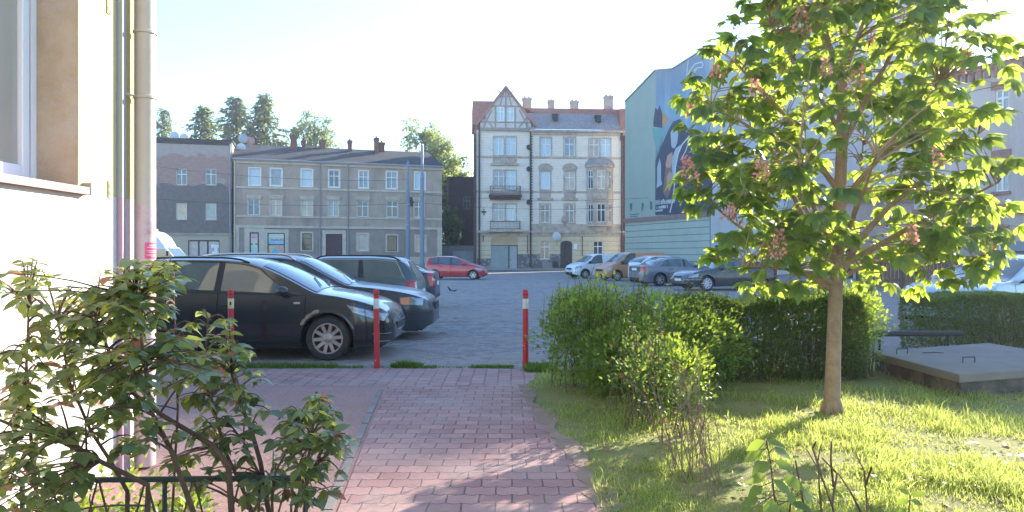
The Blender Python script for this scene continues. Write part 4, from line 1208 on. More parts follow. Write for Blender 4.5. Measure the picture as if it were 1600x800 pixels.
# ------------------------------------------------------------------ building at the left edge (close by)
WX = -2.7
M_CW = pm('cream_stucco', (.56, .48, .25), .92, .06, 2, .35, 90, stain=(.49, .42, .23), sscale=.8)
M_LP = pm('pale_pink_wall_paint', (.66, .60, .57), .85, .06, 2, .3, 70, stain=(.50, .44, .41), sscale=1)
M_REV = pm('bare_tan_stucco', (.47, .355, .235), .95, .14, 3, .7, 120, stain=(.58, .52, .46), sscale=1.6, samt=.7)
M_PVC = pm('white_plastic_frame', (.84, .85, .86), .35, .02, 3, 0)
M_SILL = pm('rose_metal_sill', (.42, .22, .21), .5, .08, 4, .05, 40)
nb = thing('corner_house', 'cream and pink stucco house corner with a white plastic window at the left edge', 'building', (WX, 5.5, 0), -PI / 2)
# local x runs from the corner towards the camera (-Y), local y goes into the house (-X), so the outside is local -y
nb.rotation_euler = (0, 0, -PI / 2)
op = [(.88, 2.2, 1.92, 3.5), (4.4, 5.7, 1.92, 3.5), (8.0, 9.3, 1.92, 3.5), (11.6, 12.9, 1.92, 3.5)]
op2 = [(a, b, 5.2, 6.9) for a, b, _, _ in op] + [(a, b, 8.6, 10.3) for a, b, _, _ in op]
mb = MB()
mb2 = MB()
H0 = 12.0; LN = 16.5
# build facade in local frame mirrored: outside = +y here because of the rotation, so use y' = -y
wall_grid(mb, 0, LN, 0, H0, op + op2, lambda x, z: 1 if z < 1.9 else 0, (1.9,), depth=-.34)
mb.quad((0, 0, 0), (0, -9, 0), (0, -9, H0), (0, 0, H0), 2)
mb.quad((0, -9, 0), (LN, -9, 0), (LN, -9, H0), (0, -9, H0), 0); mb.quad((LN, 0, 0), (LN, 0, H0), (LN, -9, H0), (LN, -9, 0), 0); mb.quad((0, -1.2, 0), (0, -1.2, H0), (LN, -1.2, H0), (LN, -1.2, 0), 0)
mb.build('wall', [M_CW, M_LP, pm('grey_end_render', (.10, .115, .118), .9, .35, .7, .3, 25)], nb)
for h in op + op2:
    a, b, c, d = h
    f = MB(); y1, y0 = -.255, -.325
    for (x0, x1, z0, z1, yy) in ((a, a + .055, c, d, 0), (b - .055, b, c, d, 0), (a + .055, b - .055, c, c + .055, 0), (a + .055, b - .055, d - .055, d, 0), (a + .058, a + .125, c + .06, d - .06, .012), (b - .125, b - .058, c + .06, d - .06, .012), (a + .125, b - .125, c + .06, c + .13, .012), (a + .125, b - .125, d - .13, d - .06, .012)):
        f.box(x0, x1, y0 + yy, y1 - (.02 if yy else 0) + yy, z0, z1)
    w = f.build('window', M_PVC, nb, bevel=.006)
    p = MB(); p.box(a + .12, b - .12, -.305, -.295, c + .12, d - .12); p.build('pane', glass_dark('near_glass', (.42, .39, .33), .05, .8, .3, 1.5), w)
    s = MB(); s.prism([(-.25, c + .035), (.05, c + .01), (.05, c - .035), (.035, c - .035), (.035, c - .003), (-.25, c + .006)], 'x', a - .05, b + .05); s.build('sill', M_SILL, w)
    s = MB(); s.box(a - .052, a - .045, -.0, .055, c - .04, c + .04); s.build('sill_cap', M_DT, w)
    r = MB(); e = .004
    r.quad((a + e, -.003, c + .03), (a + e, -.255, c + .03), (a + e, -.255, d), (a + e, -.003, d)); r.quad((b - e, -.003, c + .03), (b - e, -.255, c + .03), (b - e, -.255, d), (b - e, -.003, d)); r.quad((a, -.003, d - e), (b, -.003, d - e), (b, -.255, d - e), (a, -.255, d - e))
    r.build('reveal', M_REV, w)
mb = MB(); mb.box(-.3, LN, -9.3, .4, H0 + .002, H0 + .3); mb.build('roof', M_ROOFG, nb)
ar = [(-3.5 + .75 * math.cos(t), 5.6 + .75 * math.sin(t)) for t in [PI * k / 14 for k in range(15)]]
mb = MB(); mb.prism([(-2.75, 3.1)] + ar + [(-4.25, 3.1)], 'x', -.07, -.001); ba = mb.build('blind_arch', pm('pale_arch_plaster', (.55, .48, .36), .9, .1, 2, .1), nb)
mb = MB(); mb.prism([(-3.1, 3.3)] + [(-3.5 + (y + 3.5) * .53, 5.3 + (z - 5.6) * .55) for y, z in ar] + [(-3.9, 3.3)], 'x', -.09, -.0701); mb.build('arch_panel', pm('arch_shutter', (.33, .30, .25), .8, .1), ba)
for y0, z0 in ((-7.6, 3.2), (-7.6, 6.6), (-1.6, 6.9)):  # blank panels added on the unseen end wall to vary the car glass reflections
    mb = MB(); mb.box(-.05, -.001, y0 - .65, y0 + .65, z0, z0 + 1.7); mb.build('reflection_panel', M_ZINC, nb)
M_PIPE = pm('cream_pipe_paint', (.52, .45, .37), .6, .08, 6, .1, 30, stain=(.4, .34, .28), sscale=3)
M_PIPEP = pm('pink_pipe_paint', (.60, .44, .43), .6, .12, 6, .15, 30, stain=(.25, .14, .13), sscale=6, samt=.7)
def xy(Y): return 5.5 - Y
px = xy(5.26)
dp = MB(); dp.tube([(px, .1, 1.86), (px, .1, H0)], .07, 20); o_ = dp.build('drainpipe', M_PIPE, nb, smooth=True)
dp = MB(); dp.tube([(px, .1, .02), (px, .1, 1.86)], .0705, 20); dp.build('pipe_base', M_PIPEP, o_, smooth=True)
for z in (2.62, 3.08, 5.4, 7.5):
    c_ = MB(); c_.lathe([(.071, z - .012), (.079, z - .008), (.079, z + .008), (.071, z + .012)], 'z', 20, (px, .1, 0))
    if z == 2.62: c_.tube([(px, .1 + .0, z), (px + .16, .02, z)], .008, 6); c_.tube([(px + .1, .02, z), (px + .16, .0, z)], .006, 6)
    c_.build('clamp', M_PIPE, o_, smooth=True)
sx = px + .012; st = MB(); N = 8
zz0, zz1 = CH + (400 - 404) / F * 5.2, CH + (400 - 379) / F * 5.2
a0_, a1_ = math.radians(28), math.radians(112)
P = [[(px + .0725 * math.sin(t - PI / 2 + .75) * -1 * -1, .1 + .0725 * math.cos(t - PI / 2 + .75), z) for z in (zz0, zz1)] for t in np.linspace(a0_, a1_, N)]
st.grid(P); so = st.build('sticker', flat('pink_sticker', (.75, .10, .20), .4), o_)
st = MB()
for (f0, f1, t0, t1) in ((.80, .87, .15, .75), (.68, .74, .15, .85), (.47, .50, .1, .9), (.38, .41, .1, .8), (.2, .24, .2, .9), (.10, .13, .1, .6)):
    P = [[(px + .0735 * math.sin(t - PI / 2 + .75), .1 + .0735 * math.cos(t - PI / 2 + .75), zz0 + (zz1 - zz0) * z) for z in (f0, f1)] for t in np.linspace(a0_ + (a1_ - a0_) * t0, a0_ + (a1_ - a0_) * t1, 6)]
    st.grid(P)
st.build('sticker_print', flat('sticker_white', (.8, .6, .62), .4), o_)
cx_ = xy(5.09)
c_ = MB(); c_.box(cx_ - .02, cx_ + .02, .002, .04, 1.9, H0); o_ = c_.build('conduit', pm('grey_conduit', (.33, .34, .36), .5, .06), nb)
c_ = MB(); c_.box(cx_ - .0205, cx_ + .0205, .002, .0405, .02, 1.9); c_.build('conduit_base', pm('mauve_conduit', (.40, .26, .32), .5, .06), o_)
# two small relief plates on the wall
for (u, v0, v1) in ((169, 0, 22), (171, 283, 310)):
    Y = WX / ((u - 800) / F); z0, z1 = CH + (400 - v1) / F * Y, CH + (400 - v0) / F * Y
    c_ = MB(); c_.box(xy(Y) - .022, xy(Y) + .022, .001, .008, z0, z1)
    c_.box(xy(Y) - .016, xy(Y) + .016, .008, .011, z0 + .02, z0 + .05); c_.box(xy(Y) - .016, xy(Y) + .016, .008, .011, z0 + .065, z1 - .02)
    c_.build('number_plate', M_CW, nb, bevel=.003)

# ================================================================== CARS
def car_paint(name, c, rough=.32, coat=.6, dust=.12):
    if name in _cache: return _cache[name]
    m = bpy.data.materials.new(name); t = NT(m)
    n = t.noise(1.3, 5, .7)
    col = t.mix(t.math('MULTIPLY', t.ramp(n, [(.4, 0), (.75, 1)]), dust), c, (.3, .27, .24))
    p = t.pbr(col, t.math('ADD', t.math('MULTIPLY', n, .12), rough - .06), .15, .5, None, coat)
    p.inputs['Coat Roughness'].default_value = .06
    _cache[name] = m
    return m

M_RUB = pm('tyre_rubber', (.035, .034, .034), .85, .2, 8, .2, 60, stain=(.10, .09, .08), sscale=4, samt=.5)
M_ALLOY = pm('alloy_rim', (.50, .47, .45), .38, .12, 12, 0, 40, metal=.7)
M_ALLOYD = pm('dusty_alloy', (.46, .38, .34), .45, .2, 12, .05, 40, metal=.5)
M_BLKP = pm('black_plastic', (.025, .026, .028), .55, .2, 10, .1, 120)
M_GREYP = pm('grey_plastic', (.10, .105, .11), .6, .15, 10, .1, 120)
M_CARG = glass_dark('car_glass', (.07, .098, .10), .03, .9, .6, 2.6)
M_CARG2 = glass_dark('car_windscreen', (.06, .085, .09), .05, .5, .3, 1.0)
M_CHR = pm('chrome', (.7, .7, .71), .15, .05, 5, 0, metal=1)
M_HEAD = pm('headlamp_lens', (.30, .33, .35), .10, .55, 22, 0, 40, metal=.35, spec=.8)
M_AMB = pm('amber_lens', (.75, .20, .03), .2, .15, 20, 0, spec=.7)
M_TAIL = pm('red_lens', (.50, .02, .03), .18, .25, 20, 0, spec=.7)
M_PRIM = pm('bare_primer_patch', (.36, .25, .19), .8, .3, 14, .3, 60, stain=(.16, .1, .08), sscale=9)
M_SEAM = pm('dark_seam', (.012, .012, .013), .8, .1)
M_DISK = pm('brake_iron', (.08, .07, .065), .7, .3, 12, .1)


def wheel(parent, x, y, R, sgn, spokes=10, rim_r=.66, rm=None, wd=.20, hub=False):
    """sgn: -1 right side (outer face towards -y), +1 left side"""
    w = MB(); ri = R * rim_r
    pr = [(ri * .97, -wd / 2 + .02), (ri + .01, -wd / 2), (R * .93, -wd / 2 + .005), (R * .985, -wd / 2 + .03), (R, -wd / 2 + .06), (R, wd / 2 - .06), (R * .985, wd / 2 - .03), (R * .93, wd / 2 - .005), (ri + .01, wd / 2), (ri * .97, wd / 2 - .02)]
    w.lathe(pr, 'y', 40, close=True)
    for k in range(2):
        pass
    t = w.build('wheel', M_RUB, parent, smooth=True, ang=40)
    t.location = (x, y, R)
    r = MB(); s = sgn; o = wd / 2 - .012
    def ring(r0, r1, a, b): r.lathe([(r0, s * a), (r1, s * a), (r1, s * b), (r0, s * b)], 'y', 40, close=True)
    ring(ri * .91, ri * .99, o - .05, o)
    ring(ri * .97, ri * .985, -wd / 2 + .02, o - .03)
    r.lathe([(.001, s * (o - .075)), (ri * .3, s * (o - .06)), (ri * .3, s * (o - .028)), (ri * .22, s * (o - .018)), (.001, s * (o - .018))][1:4], 'y', 20)
    for k in range(spokes):
        a = 2 * PI * k / spokes + .1
        ca, sa = math.cos(a), math.sin(a)
        h0, h1 = ri * .17 / max(1, spokes / 7), ri * .115 / max(1, spokes / 9)
        def P(rad, tan, yy): return (rad * ca - tan * sa, s * yy, rad * sa + tan * ca)
        ra, rb = ri * .26, ri * .93
        vs = [P(ra, -h0, o - .028), P(ra, h0, o - .028), P(rb, h1, o - .012), P(rb, -h1, o - .012), P(ra, -h0, o - .06), P(ra, h0, o - .06), P(rb, h1, o - .05), P(rb, -h1, o - .05)]
        r.add(vs, [(0, 1, 2, 3), (7, 6, 5, 4), (0, 4, 5, 1), (1, 5, 6, 2), (2, 6, 7, 3), (3, 7, 4, 0)])
    r.build('rim', rm or M_ALLOY, t, smooth=True, ang=30)
    d = MB(); d.lathe([(ri * .62, s * (o - .115)), (ri * .62, s * (o - .10)), (.03, s * (o - .10))][:2], 'y', 28)
    d.lathe([(ri * .96, s * (o - .14)), (ri * .96, s * (o - .135))], 'y', 28)
    for k in range(5):
        a = 2 * PI * k / 5; d.lathe([(.012, s * (o - .03)), (.012, s * (o - .022))], 'y', 8, (ri * .17 * math.cos(a), 0, ri * .17 * math.sin(a)))
    d.build('brake_disc', M_DISK, t)
    return t


class Car:
    def __init__(s, name, label, cat, loc, rz, L, W, R, xf, xr, top, belt, paint, sill=.2, tumble=.34, nose=.30, tail=.18, group=None, trimlow=None, arch=.055, sag=.065, noseL=.6):
        s.t = thing(name, label, cat, loc, rz, group)
        s.L, s.W, s.R, s.xf, s.xr, s.sill, s.tum, s.nose, s.tail, s.paint = L, W, R, xf, xr, sill, tumble, nose, tail, paint
        s.top = pchip(top); s._belt = pchip(belt); s.arch = arch; s.sag = sag; s.noseL = noseL
        s.xF, s.xR = L / 2, -L / 2
        s.shell()

    def belt(s, x): return min(s._belt(x), s.top(x) - .006)

    def w(s, x):
        a = max(0, (x - (s.xF - s.noseL)) / s.noseL); b = max(0, ((s.xR + .45) - x) / .45)
        e = max(0, (x - (s.xF - .13)) / .13, ((s.xR + .10) - x) / .10)
        return s.W / 2 * (1 - s.nose * a ** 2.4 - s.tail * b ** 2.6) * (1 - .22 * (1 - math.sqrt(max(0, 1 - min(1, e) ** 2))))

    def zb(s, x):
        z = s.sill
        for xw in (s.xf, s.xr):
            d = x - xw; Ra = s.R + s.arch
            if abs(d) < Ra: z = max(z, s.R + math.sqrt(Ra * Ra - d * d))
        e = max(0, (x - (s.xF - .35)) / .35, ((s.xR + .3) - x) / .3)
        return max(z, s.sill + .10 * e ** 2)

    def y(s, x, z):
        zs = s.belt(x); zm = .52; w = s.w(x)
        if z <= zm: return w * (1 - .075 * ((zm - z) / zm) ** 1.6)
        if z <= zs or zs <= zm: return w * (1 - .045 * (max(0, z - zm) / max(.05, zs - zm)) ** 2.2) if zs > zm else w
        return w * .955 - .012 - s.tum * (z - zs) - .06 * (z - zs) ** 2

    def drop(s, x):
        h = s.top(x) - s.belt(x)
        return min(s.sag, .55 * h)

    def ze(s, x): return s.top(x) - s.drop(x)

    def ztop(s, x, y):
        ye = max(.05, s.y(x, s.ze(x)))
        return s.top(x) - s.drop(x) * min(1, abs(y) / ye) ** 2.8

    def ring(s, x):
        zb, zs, ze = s.zb(x), s.belt(x), s.ze(x)
        zb = min(zb, zs - .03)
        P = [(s.y(x, zb) - .03, zb)]
        P += [(s.y(x, zb + (zs - zb) * f), zb + (zs - zb) * f) for f in (.0, .06, .2, .35, .5, .65, .8, .92, 1)]
        P += [(s.y(x, zs + (ze - zs) * f), zs + (ze - zs) * f) for f in (.12, .35, .6, .82, 1)]
        ye = max(.05, P[-1][0])
        P += [(ye * f, s.ztop(x, ye * f)) for f in (.97, .92, .84, .7, .5, .25, 0)]
        return P

    def stations(s):
        xs = set(np.linspace(s.xR, s.xF, int(s.L / .035)).tolist())
        for xw in (s.xf, s.xr):
            Ra = s.R + s.arch
            for a in np.linspace(0, PI, 33): xs.add(xw + Ra * math.cos(a) * .9999)
            xs.add(xw + Ra + .004); xs.add(xw - Ra - .004)
        for k in (.01, .025, .05, .08): xs.add(s.xF - k); xs.add(s.xR + k)
        xs = sorted(xs); out = [xs[0]]
        for x in xs[1:]:
            if x - out[-1] > .003: out.append(x)
        return out

    def shell(s):
        mb = MB(); G = []
        for x in s.stations():
            P = s.ring(x)
            G.append([(x, -y, z) for y, z in P] + [(x, y, z) for y, z in P[-2::-1]])
        mb.grid(G)
        mb.poly(G[0]); mb.poly(G[-1])
        s.body = mb.build('body', s.paint, s.t, smooth=True, ang=38)
        # dark underside and wheel housings
        u = MB(); zt = .6
        u.box(s.xR + .15, s.xF - .2, -s.W / 2 + .30, s.W / 2 - .30, s.sill - .03, zt)
        for a, b in ((s.xf + s.R + .08, s.xF - .25), (s.xr + s.R + .08, s.xf - s.R - .08), (s.xR + .2, s.xr - s.R - .08)):
            if b > a: u.box(a, b, -s.W / 2 + .10, s.W / 2 - .10, s.sill - .02, zt - .02)
        for xw in (s.xf, s.xr):
            for sg in (-1, 1):
                n = 16; r0 = s.R + s.arch - .004
                A = [(xw + r0 * math.cos(t), s.R + r0 * math.sin(t)) for t in np.linspace(-.35, PI + .35, n)]
                u.grid([[(x, sg * (min(s.W / 2 * .93, s.w(xw) - .035)), z), (x, sg * (s.W / 2 - .31), z)] for x, z in A])
                u.poly([(x, sg * (s.W / 2 - .305), z) for x, z in A])
        u.build('underbody', M_SEAM, s.t)

    # ---- patches that follow the side of the car
    def side(s, pts4, off=.004, n=14, m=6, mb=None, both=True, mi=0, edge=None):
        """pts4 = (x,z) of lower-left, lower-right, upper-right, upper-left"""
        mb = mb or MB()
        a, b, c, d = pts4
        for sg in ((-1, 1) if both else (-1,)):
            P = []
            for i in range(n + 1):
                t = i / n; row = []
                for j in range(m + 1):
                    q = j / m
                    lo = (a[0] + (b[0] - a[0]) * t, a[1] + (b[1] - a[1]) * t); hi = (d[0] + (c[0] - d[0]) * t, d[1] + (c[1] - d[1]) * t)
                    x = lo[0] + (hi[0] - lo[0]) * q; z = lo[1] + (hi[1] - lo[1]) * q
                    row.append((x, sg * (s.y(x, z) + off), z))
                P.append(row)
            mb.grid(P, mi)
        return mb

    def side_f(s, x0f, x1f, zlo, zhi, off, n=22, m=8, mb=None, mi=0, sides=(-1, 1)):
        """region between curves zlo(x), zhi(x); left/right limits as functions of q (0 bottom, 1 top)"""
        mb = mb or MB()
        for sg in sides:
            P = []
            for i in range(n + 1):
                row = []
                for j in range(m + 1):
                    q = j / m; xa, xb = x0f(q), x1f(q); x = xa + (xb - xa) * i / n
                    z = zlo(x) + (zhi(x) - zlo(x)) * q
                    row.append((x, sg * (s.y(x, z) + off), z))
                P.append(row)
            mb.grid(P, mi)
        return mb

    def windows(s, wins, gm=None, trim=M_BLKP, tw=.022, hi_m=.035, lo_m=.02):
        lerp = lambda a, b: (lambda q: a + (b - a) * q)
        tb = MB()
        for (b0, b1, t0, t1) in wins:
            for sg in (-1, 1):
                mb = s.side_f(lerp(b0, t0), lerp(b1, t1), lambda x: s.belt(x) + lo_m, lambda x: s.ze(x) - hi_m, .0055, sides=(sg,))
                mb.build('side_window', gm or M_CARG, s.t, smooth=True)
        b0 = min(w[0] for w in wins); t0 = wins[0][2]; b1 = wins[-1][1]; t1 = wins[-1][3]
        for sg in (-1, 1):
            tr_ = s.side_f(lerp(b0 - tw, t0 - tw), lerp(b1 + tw * 1.6, t1 + tw), lambda x: s.belt(x) + lo_m - tw, lambda x: s.ze(x) - hi_m + tw * .7, .0024, n=40, sides=(sg,)).build('window_trim', trim, s.t, smooth=True)
            if trim is not M_BLKP:
                s.side_f(lerp(b0 - .003, t0 - .003), lerp(b1 + .004, t1 + .003), lambda x: s.belt(x) + lo_m - .003, lambda x: s.ze(x) - hi_m + .003, .004, n=40, sides=(sg,)).build('window_gasket', M_BLKP, tr_, smooth=True)

    def screen(s, x0, x1, inset0=.07, inset1=.08, name='windscreen', gm=None):
        mb = MB(); P = []
        dz = .004
        for i in range(13):
            x = x0 + (x1 - x0) * i / 12; ye = s.y(x, s.ze(x)) - (inset0 + (inset1 - inset0) * i / 12)
            sl = (s.top(x + .02) - s.top(x - .02)) / .04; nn = math.hypot(1, sl)
            row = []
            for j in range(17):
                y = ye * (j / 8 - 1); row.append((x - sl / nn * .006, y, s.ztop(x, y) + .006 / nn + .001))
            P.append(row)
        mb.grid(P)
        return mb.build(name, gm or M_CARG2, s.t, smooth=True)

    def door(s, x0, x1, z0=None, handle=None, hm=None, lean=0.0):
        z0 = z0 or s.sill + .09
        lo = lambda x: max(z0, s.zb(x) + .05)
        hi = lambda x: s.belt(x) - .004
        for sg in (-1, 1):
            dn = s.side_f(lambda q: x0 + lean * q, lambda q: x1, lo, hi, .0035, n=24, m=10, sides=(sg,)).build('door', s.paint, s.t, smooth=True)
            g = .008
            s.side_f(lambda q: x0 - g + lean * q, lambda q: x1 + g, lambda x: lo(x) - g, lambda x: hi(x) + .002, .0018, n=24, m=10, sides=(sg,)).build('door_seam', M_SEAM, dn, smooth=True)
            if handle:
                hx, hz = handle; mb = MB(); y = s.y(hx, hz)
                mb.tube([(hx - .09, sg * (y + .008), hz), (hx - .06, sg * (y + .035), hz + .004), (hx + .07, sg * (y + .035), hz + .006), (hx + .1, sg * (y + .008), hz + .006)], [.012, .016, .016, .012], 8)
                mb.build('handle', hm or s.paint, dn, smooth=True)

    def mirror(s, x, z, mat=None, sz=1.0):
        for sg in (-1, 1):
            mb = MB(); y = s.y(x, z)
            pr = []
            for i in range(7):
                t = i / 6; k = math.sin(PI * (.12 + .80 * t)) ** .5
                pr.append([(x - .10 * sz + .17 * sz * t, sg * (y + .13 * sz + .085 * sz * math.cos(a) * k), z + .045 + .075 * sz * math.sin(a) * k) for a in np.linspace(0, 2 * PI, 15)[:-1]])
            for i in range(7): pr[i].append(pr[i][0])
            mb.grid(pr); mb.poly(pr[0][:-1]); mb.poly(pr[-1][:-1])
            mb.tube([(x, sg * (y - .01), z - .01), (x + .01, sg * (y + .07), z + .02)], .025, 8, 1)
            mb.build('mirror', [mat or s.paint, M_BLKP], s.t, smooth=True, ang=50)

    def wheels(s, spokes=10, rm=None, rim_r=.66, steer=0.0):
        for xw in (s.xf, s.xr):
            for sg in (-1, 1):
                wl = wheel(s.t, xw, sg * (s.w(xw) - .115), s.R, sg, spokes, rim_r, rm)
                if steer and xw == s.xf: wl.rotation_euler.z = steer

    def arch_trim(s, mat, wd=.045, off=.008):
        for xw in (s.xf, s.xr):
            for sg in (-1, 1):
                mb = MB(); P = []
                for a in np.linspace(.12, PI - .12, 26):
                    row = []
                    for r in (s.R + s.arch + .002, s.R + s.arch + wd * .5, s.R + s.arch + wd):
                        x, z = xw + r * math.cos(a), s.R + r * math.sin(a); row.append((x, sg * (s.y(x, z) + off * (1 if r < s.R + s.arch + wd * .9 else .2)), z))
                    P.append(row)
                mb.grid(P); mb.build('arch_lip', mat, s.t, smooth=True)

    def front(s, z0, z1, hw, mat, name='grille', off=.012, x=None, thick=.03):
        mb = MB(); x = s.xF if x is None else x
        mb.box(x - thick, x + off, -hw, hw, z0, z1)
        return mb.build(name, mat, s.t, bevel=.004)

    def rear(s, z0, z1, hw, mat, name='number_plate', off=.012, x=None, thick=.03):
        mb = MB(); x = s.xR if x is None else x
        mb.box(x - off, x + thick, -hw, hw, z0, z1)
        return mb.build(name, mat, s.t, bevel=.004)

    def lamp(s, pts4, mat, name, off=.007, inner=None):
        for sg in (-1, 1):
            mb = MB(); a, b, c, d = pts4; n, m = 12, 6; P = []
            for i in range(n + 1):
                t = i / n; row = []
                for j in range(m + 1):
                    q = j / m
                    x = (a[0] + (b[0] - a[0]) * t) * (1 - q) + (d[0] + (c[0] - d[0]) * t) * q
                    z = (a[1] + (b[1] - a[1]) * t) * (1 - q) + (d[1] + (c[1] - d[1]) * t) * q
                    z = min(z, s.ze(x))
                    row.append((x, sg * (s.y(x, z) + off), z))
                P.append(row)
            mb.grid(P); o = mb.build(name, mat, s.t, smooth=True)

    def rails(s, x0, x1, mat, r=.018, h=.05):
        for sg in (-1, 1):
            pts = []
            for i in range(15):
                t = i / 14; x = x0 + (x1 - x0) * t; y = s.y(x, s.ze(x)) - .035
                pts.append((x, sg * y, s.ztop(x, y) + (h * min(1, math.sin(PI * t) * 4))))
            mb = MB(); mb.tube(pts, r, 8); mb.build('roof_rail', mat, s.t, smooth=True)


PARK = 'cars parked on the left of the lot'
# ---------------------------------------------------------------- 1: black estate (nearest)
pb = car_paint('black_car_paint', (.010, .013, .020), .24, .75, .03)
topA = [(-2.26, .55), (-2.25, .80), (-2.20, 1.0), (-2.06, 1.24), (-1.86, 1.42), (-1.5, 1.475), (-.8, 1.505), (-.25, 1.50), (.1, 1.465), (.38, 1.385), (.75, 1.225), (1.08, 1.06), (1.22, 1.0), (1.5, .955), (1.85, .875), (2.05, .80), (2.18, .70), (2.235, .58), (2.26, .47)]
beltA = [(-2.26, .5), (-2.2, .93), (-1.5, 1.0), (-.8, .985), (0, .955), (.8, .935), (1.22, .915), (1.7, .835), (2.0, .74), (2.15, .66), (2.26, .45)]
c = Car('parked_car', 'black estate car with a bare patch over its front wheel, nearest car in the row', 'car', (-3.98, 11.48, 0), 0, 4.52, 1.78, .318, 1.34, -1.36, topA, beltA, pb, .19, group=PARK)
c.windows([(-2.0, -1.42, -1.72, -1.36), (-1.34, -.30, -1.30, -.27), (-.20, .97, -.18, .33)])

c.screen(1.17, .34)
c.screen(-2.17, -1.92, name='rear_window')
c.door(-.22, 1.02, handle=(-.08, .80)); c.door(-1.30, -.24, handle=(-1.12, .82), lean=0.0)
c.mirror(.74, .955, car_paint('mirror_paint', (.02, .022, .027), .3, .6, .1), .95)
c.wheels(10, M_ALLOYD, .70)
c.arch_trim(pb, .04, .008)
c.lamp([(1.70, .70), (2.13, .56), (2.17, .66), (1.62, .80)], M_HEAD, 'headlight')
c.front(.42, .52, .36, M_BLKP, 'grille'); c.front(.28, .38, .45, M_BLKP, 'lower_grille', x=2.235); c.front(.395, .415, .36, M_CHR, 'grille_bar')
c.lamp([(2.0, .29), (2.19, .28), (2.19, .35), (2.0, .36)], M_BLKP, 'fog_lamp', .006); c.lamp([(1.98, .375), (2.22, .375), (2.22, .385), (1.98, .39)], M_CHR, 'bumper_strip', .008); c.lamp([(1.98, .27), (2.2, .26), (2.2, .272), (1.98, .282)], M_CHR, 'bumper_strip', .008)
c.lamp([(-2.22, .8), (-2.02, .8), (-2.0, 1.05), (-2.16, 1.05)], M_TAIL, 'tail_light')
mb = MB(); P = []
for a_ in np.linspace(math.radians(106), math.radians(152), 14):
    P.append([(c.xf + r * math.cos(a_), -(c.y(c.xf + r * math.cos(a_), c.R + r * math.sin(a_)) + .0095), c.R + r * math.sin(a_)) for r in (c.R + .080 + .006 * math.sin(a_ * 19), c.R + .10, c.R + .122 + .006 * math.sin(a_ * 23))])
mb.grid(P); mb.build('primer_patch', M_PRIM, c.t, smooth=True)
c.side([(.86, .815), (.95, .815), (.95, .84), (.86, .84)], .0055, both=False).build('fender_badge', M_CHR, c.t)
c.side([(-1.9, .34), (-.9 + 1.85, .34), (.95, .355), (-1.9, .355)], .0065, 30).build('side_strip', M_SEAM, c.t)
c.rails(-1.75, .15, M_BLKP, .014, .03)
mb = MB(); mb.tube([(1.12, -.35, 1.06), (.9, .1, 1.17)], .008, 6); mb.tube([(1.14, .1, 1.05), (.92, .55, 1.15)], .008, 6); mb.build('wiper', M_BLKP, c.t)

# ---------------------------------------------------------------- 2: dark blue-black car with amber indicator
p2 = car_paint('midnight_paint', (.018, .030, .044), .34, .35, .05)
top2 = [(-2.36, .55), (-2.34, .9), (-2.25, 1.15), (-2.05, 1.40), (-1.8, 1.50), (-1.0, 1.535), (-.4, 1.525), (-.05, 1.465), (.35, 1.28), (.75, 1.08), (.92, 1.01), (1.3, .965), (1.8, .90), (2.1, .82), (2.28, .72), (2.34, .6), (2.36, .5)]
belt2 = [(-2.36, .5), (-2.3, .93), (-1.5, .97), (0, .95), (.92, .93), (1.6, .86), (2.0, .78), (2.25, .68), (2.36, .48)]
c = Car('parked_car', 'dark blue black estate with an orange front indicator, second in the row', 'car', (-3.78, 14.0, 0), .0, 4.72, 1.82, .325, 1.42, -1.34, top2, belt2, p2, .19, group=PARK, nose=.33)
c.windows([(-2.1, -1.35, -1.95, -1.3), (-1.26, -.42, -1.22, -.42), (-.33, .68, -.33, -.02)])
c.screen(.88, -.03); c.screen(-2.22, -2.02, name='rear_window')
c.door(-.38, .86, handle=(-.22, .86)); c.door(-1.3, -.40, handle=(-1.15, .87))
c.mirror(.52, .97, pm('warm_mirror', (.12, .10, .09), .3, .1, 5, 0, metal=.5), 1.1)
c.wheels(7, M_ALLOY, .66); c.arch_trim(p2, .035, .006)
c.lamp([(1.98, .64), (2.19, .62), (2.2, .745), (1.98, .775)], M_HEAD, 'headlight'); c.lamp([(1.82, .645), (1.975, .64), (1.975, .775), (1.80, .76)], M_AMB, 'indicator')
c.front(.52, .66, .3, M_BLKP); c.front(.30, .40, .5, M_BLKP, 'lower_grille', x=2.34)
c.side([(1.85, .475), (2.34, .475), (2.34, .49), (1.85, .49)], .006).build('bumper_strip', M_BLKP, c.t)
c.lamp([(-2.34, .7), (-2.2, .7), (-2.15, 1.2), (-2.24, 1.2)], M_TAIL, 'tail_light')
c.rails(-1.9, -.1, M_CHR, .02, .06)
mb = MB(); mb.tube([(.86, -.4, 1.06), (.62, .05, 1.19)], .009, 6); mb.tube([(.88, .05, 1.06), (.66, .5, 1.18)], .009, 6); mb.build('wiper', M_BLKP, c.t)

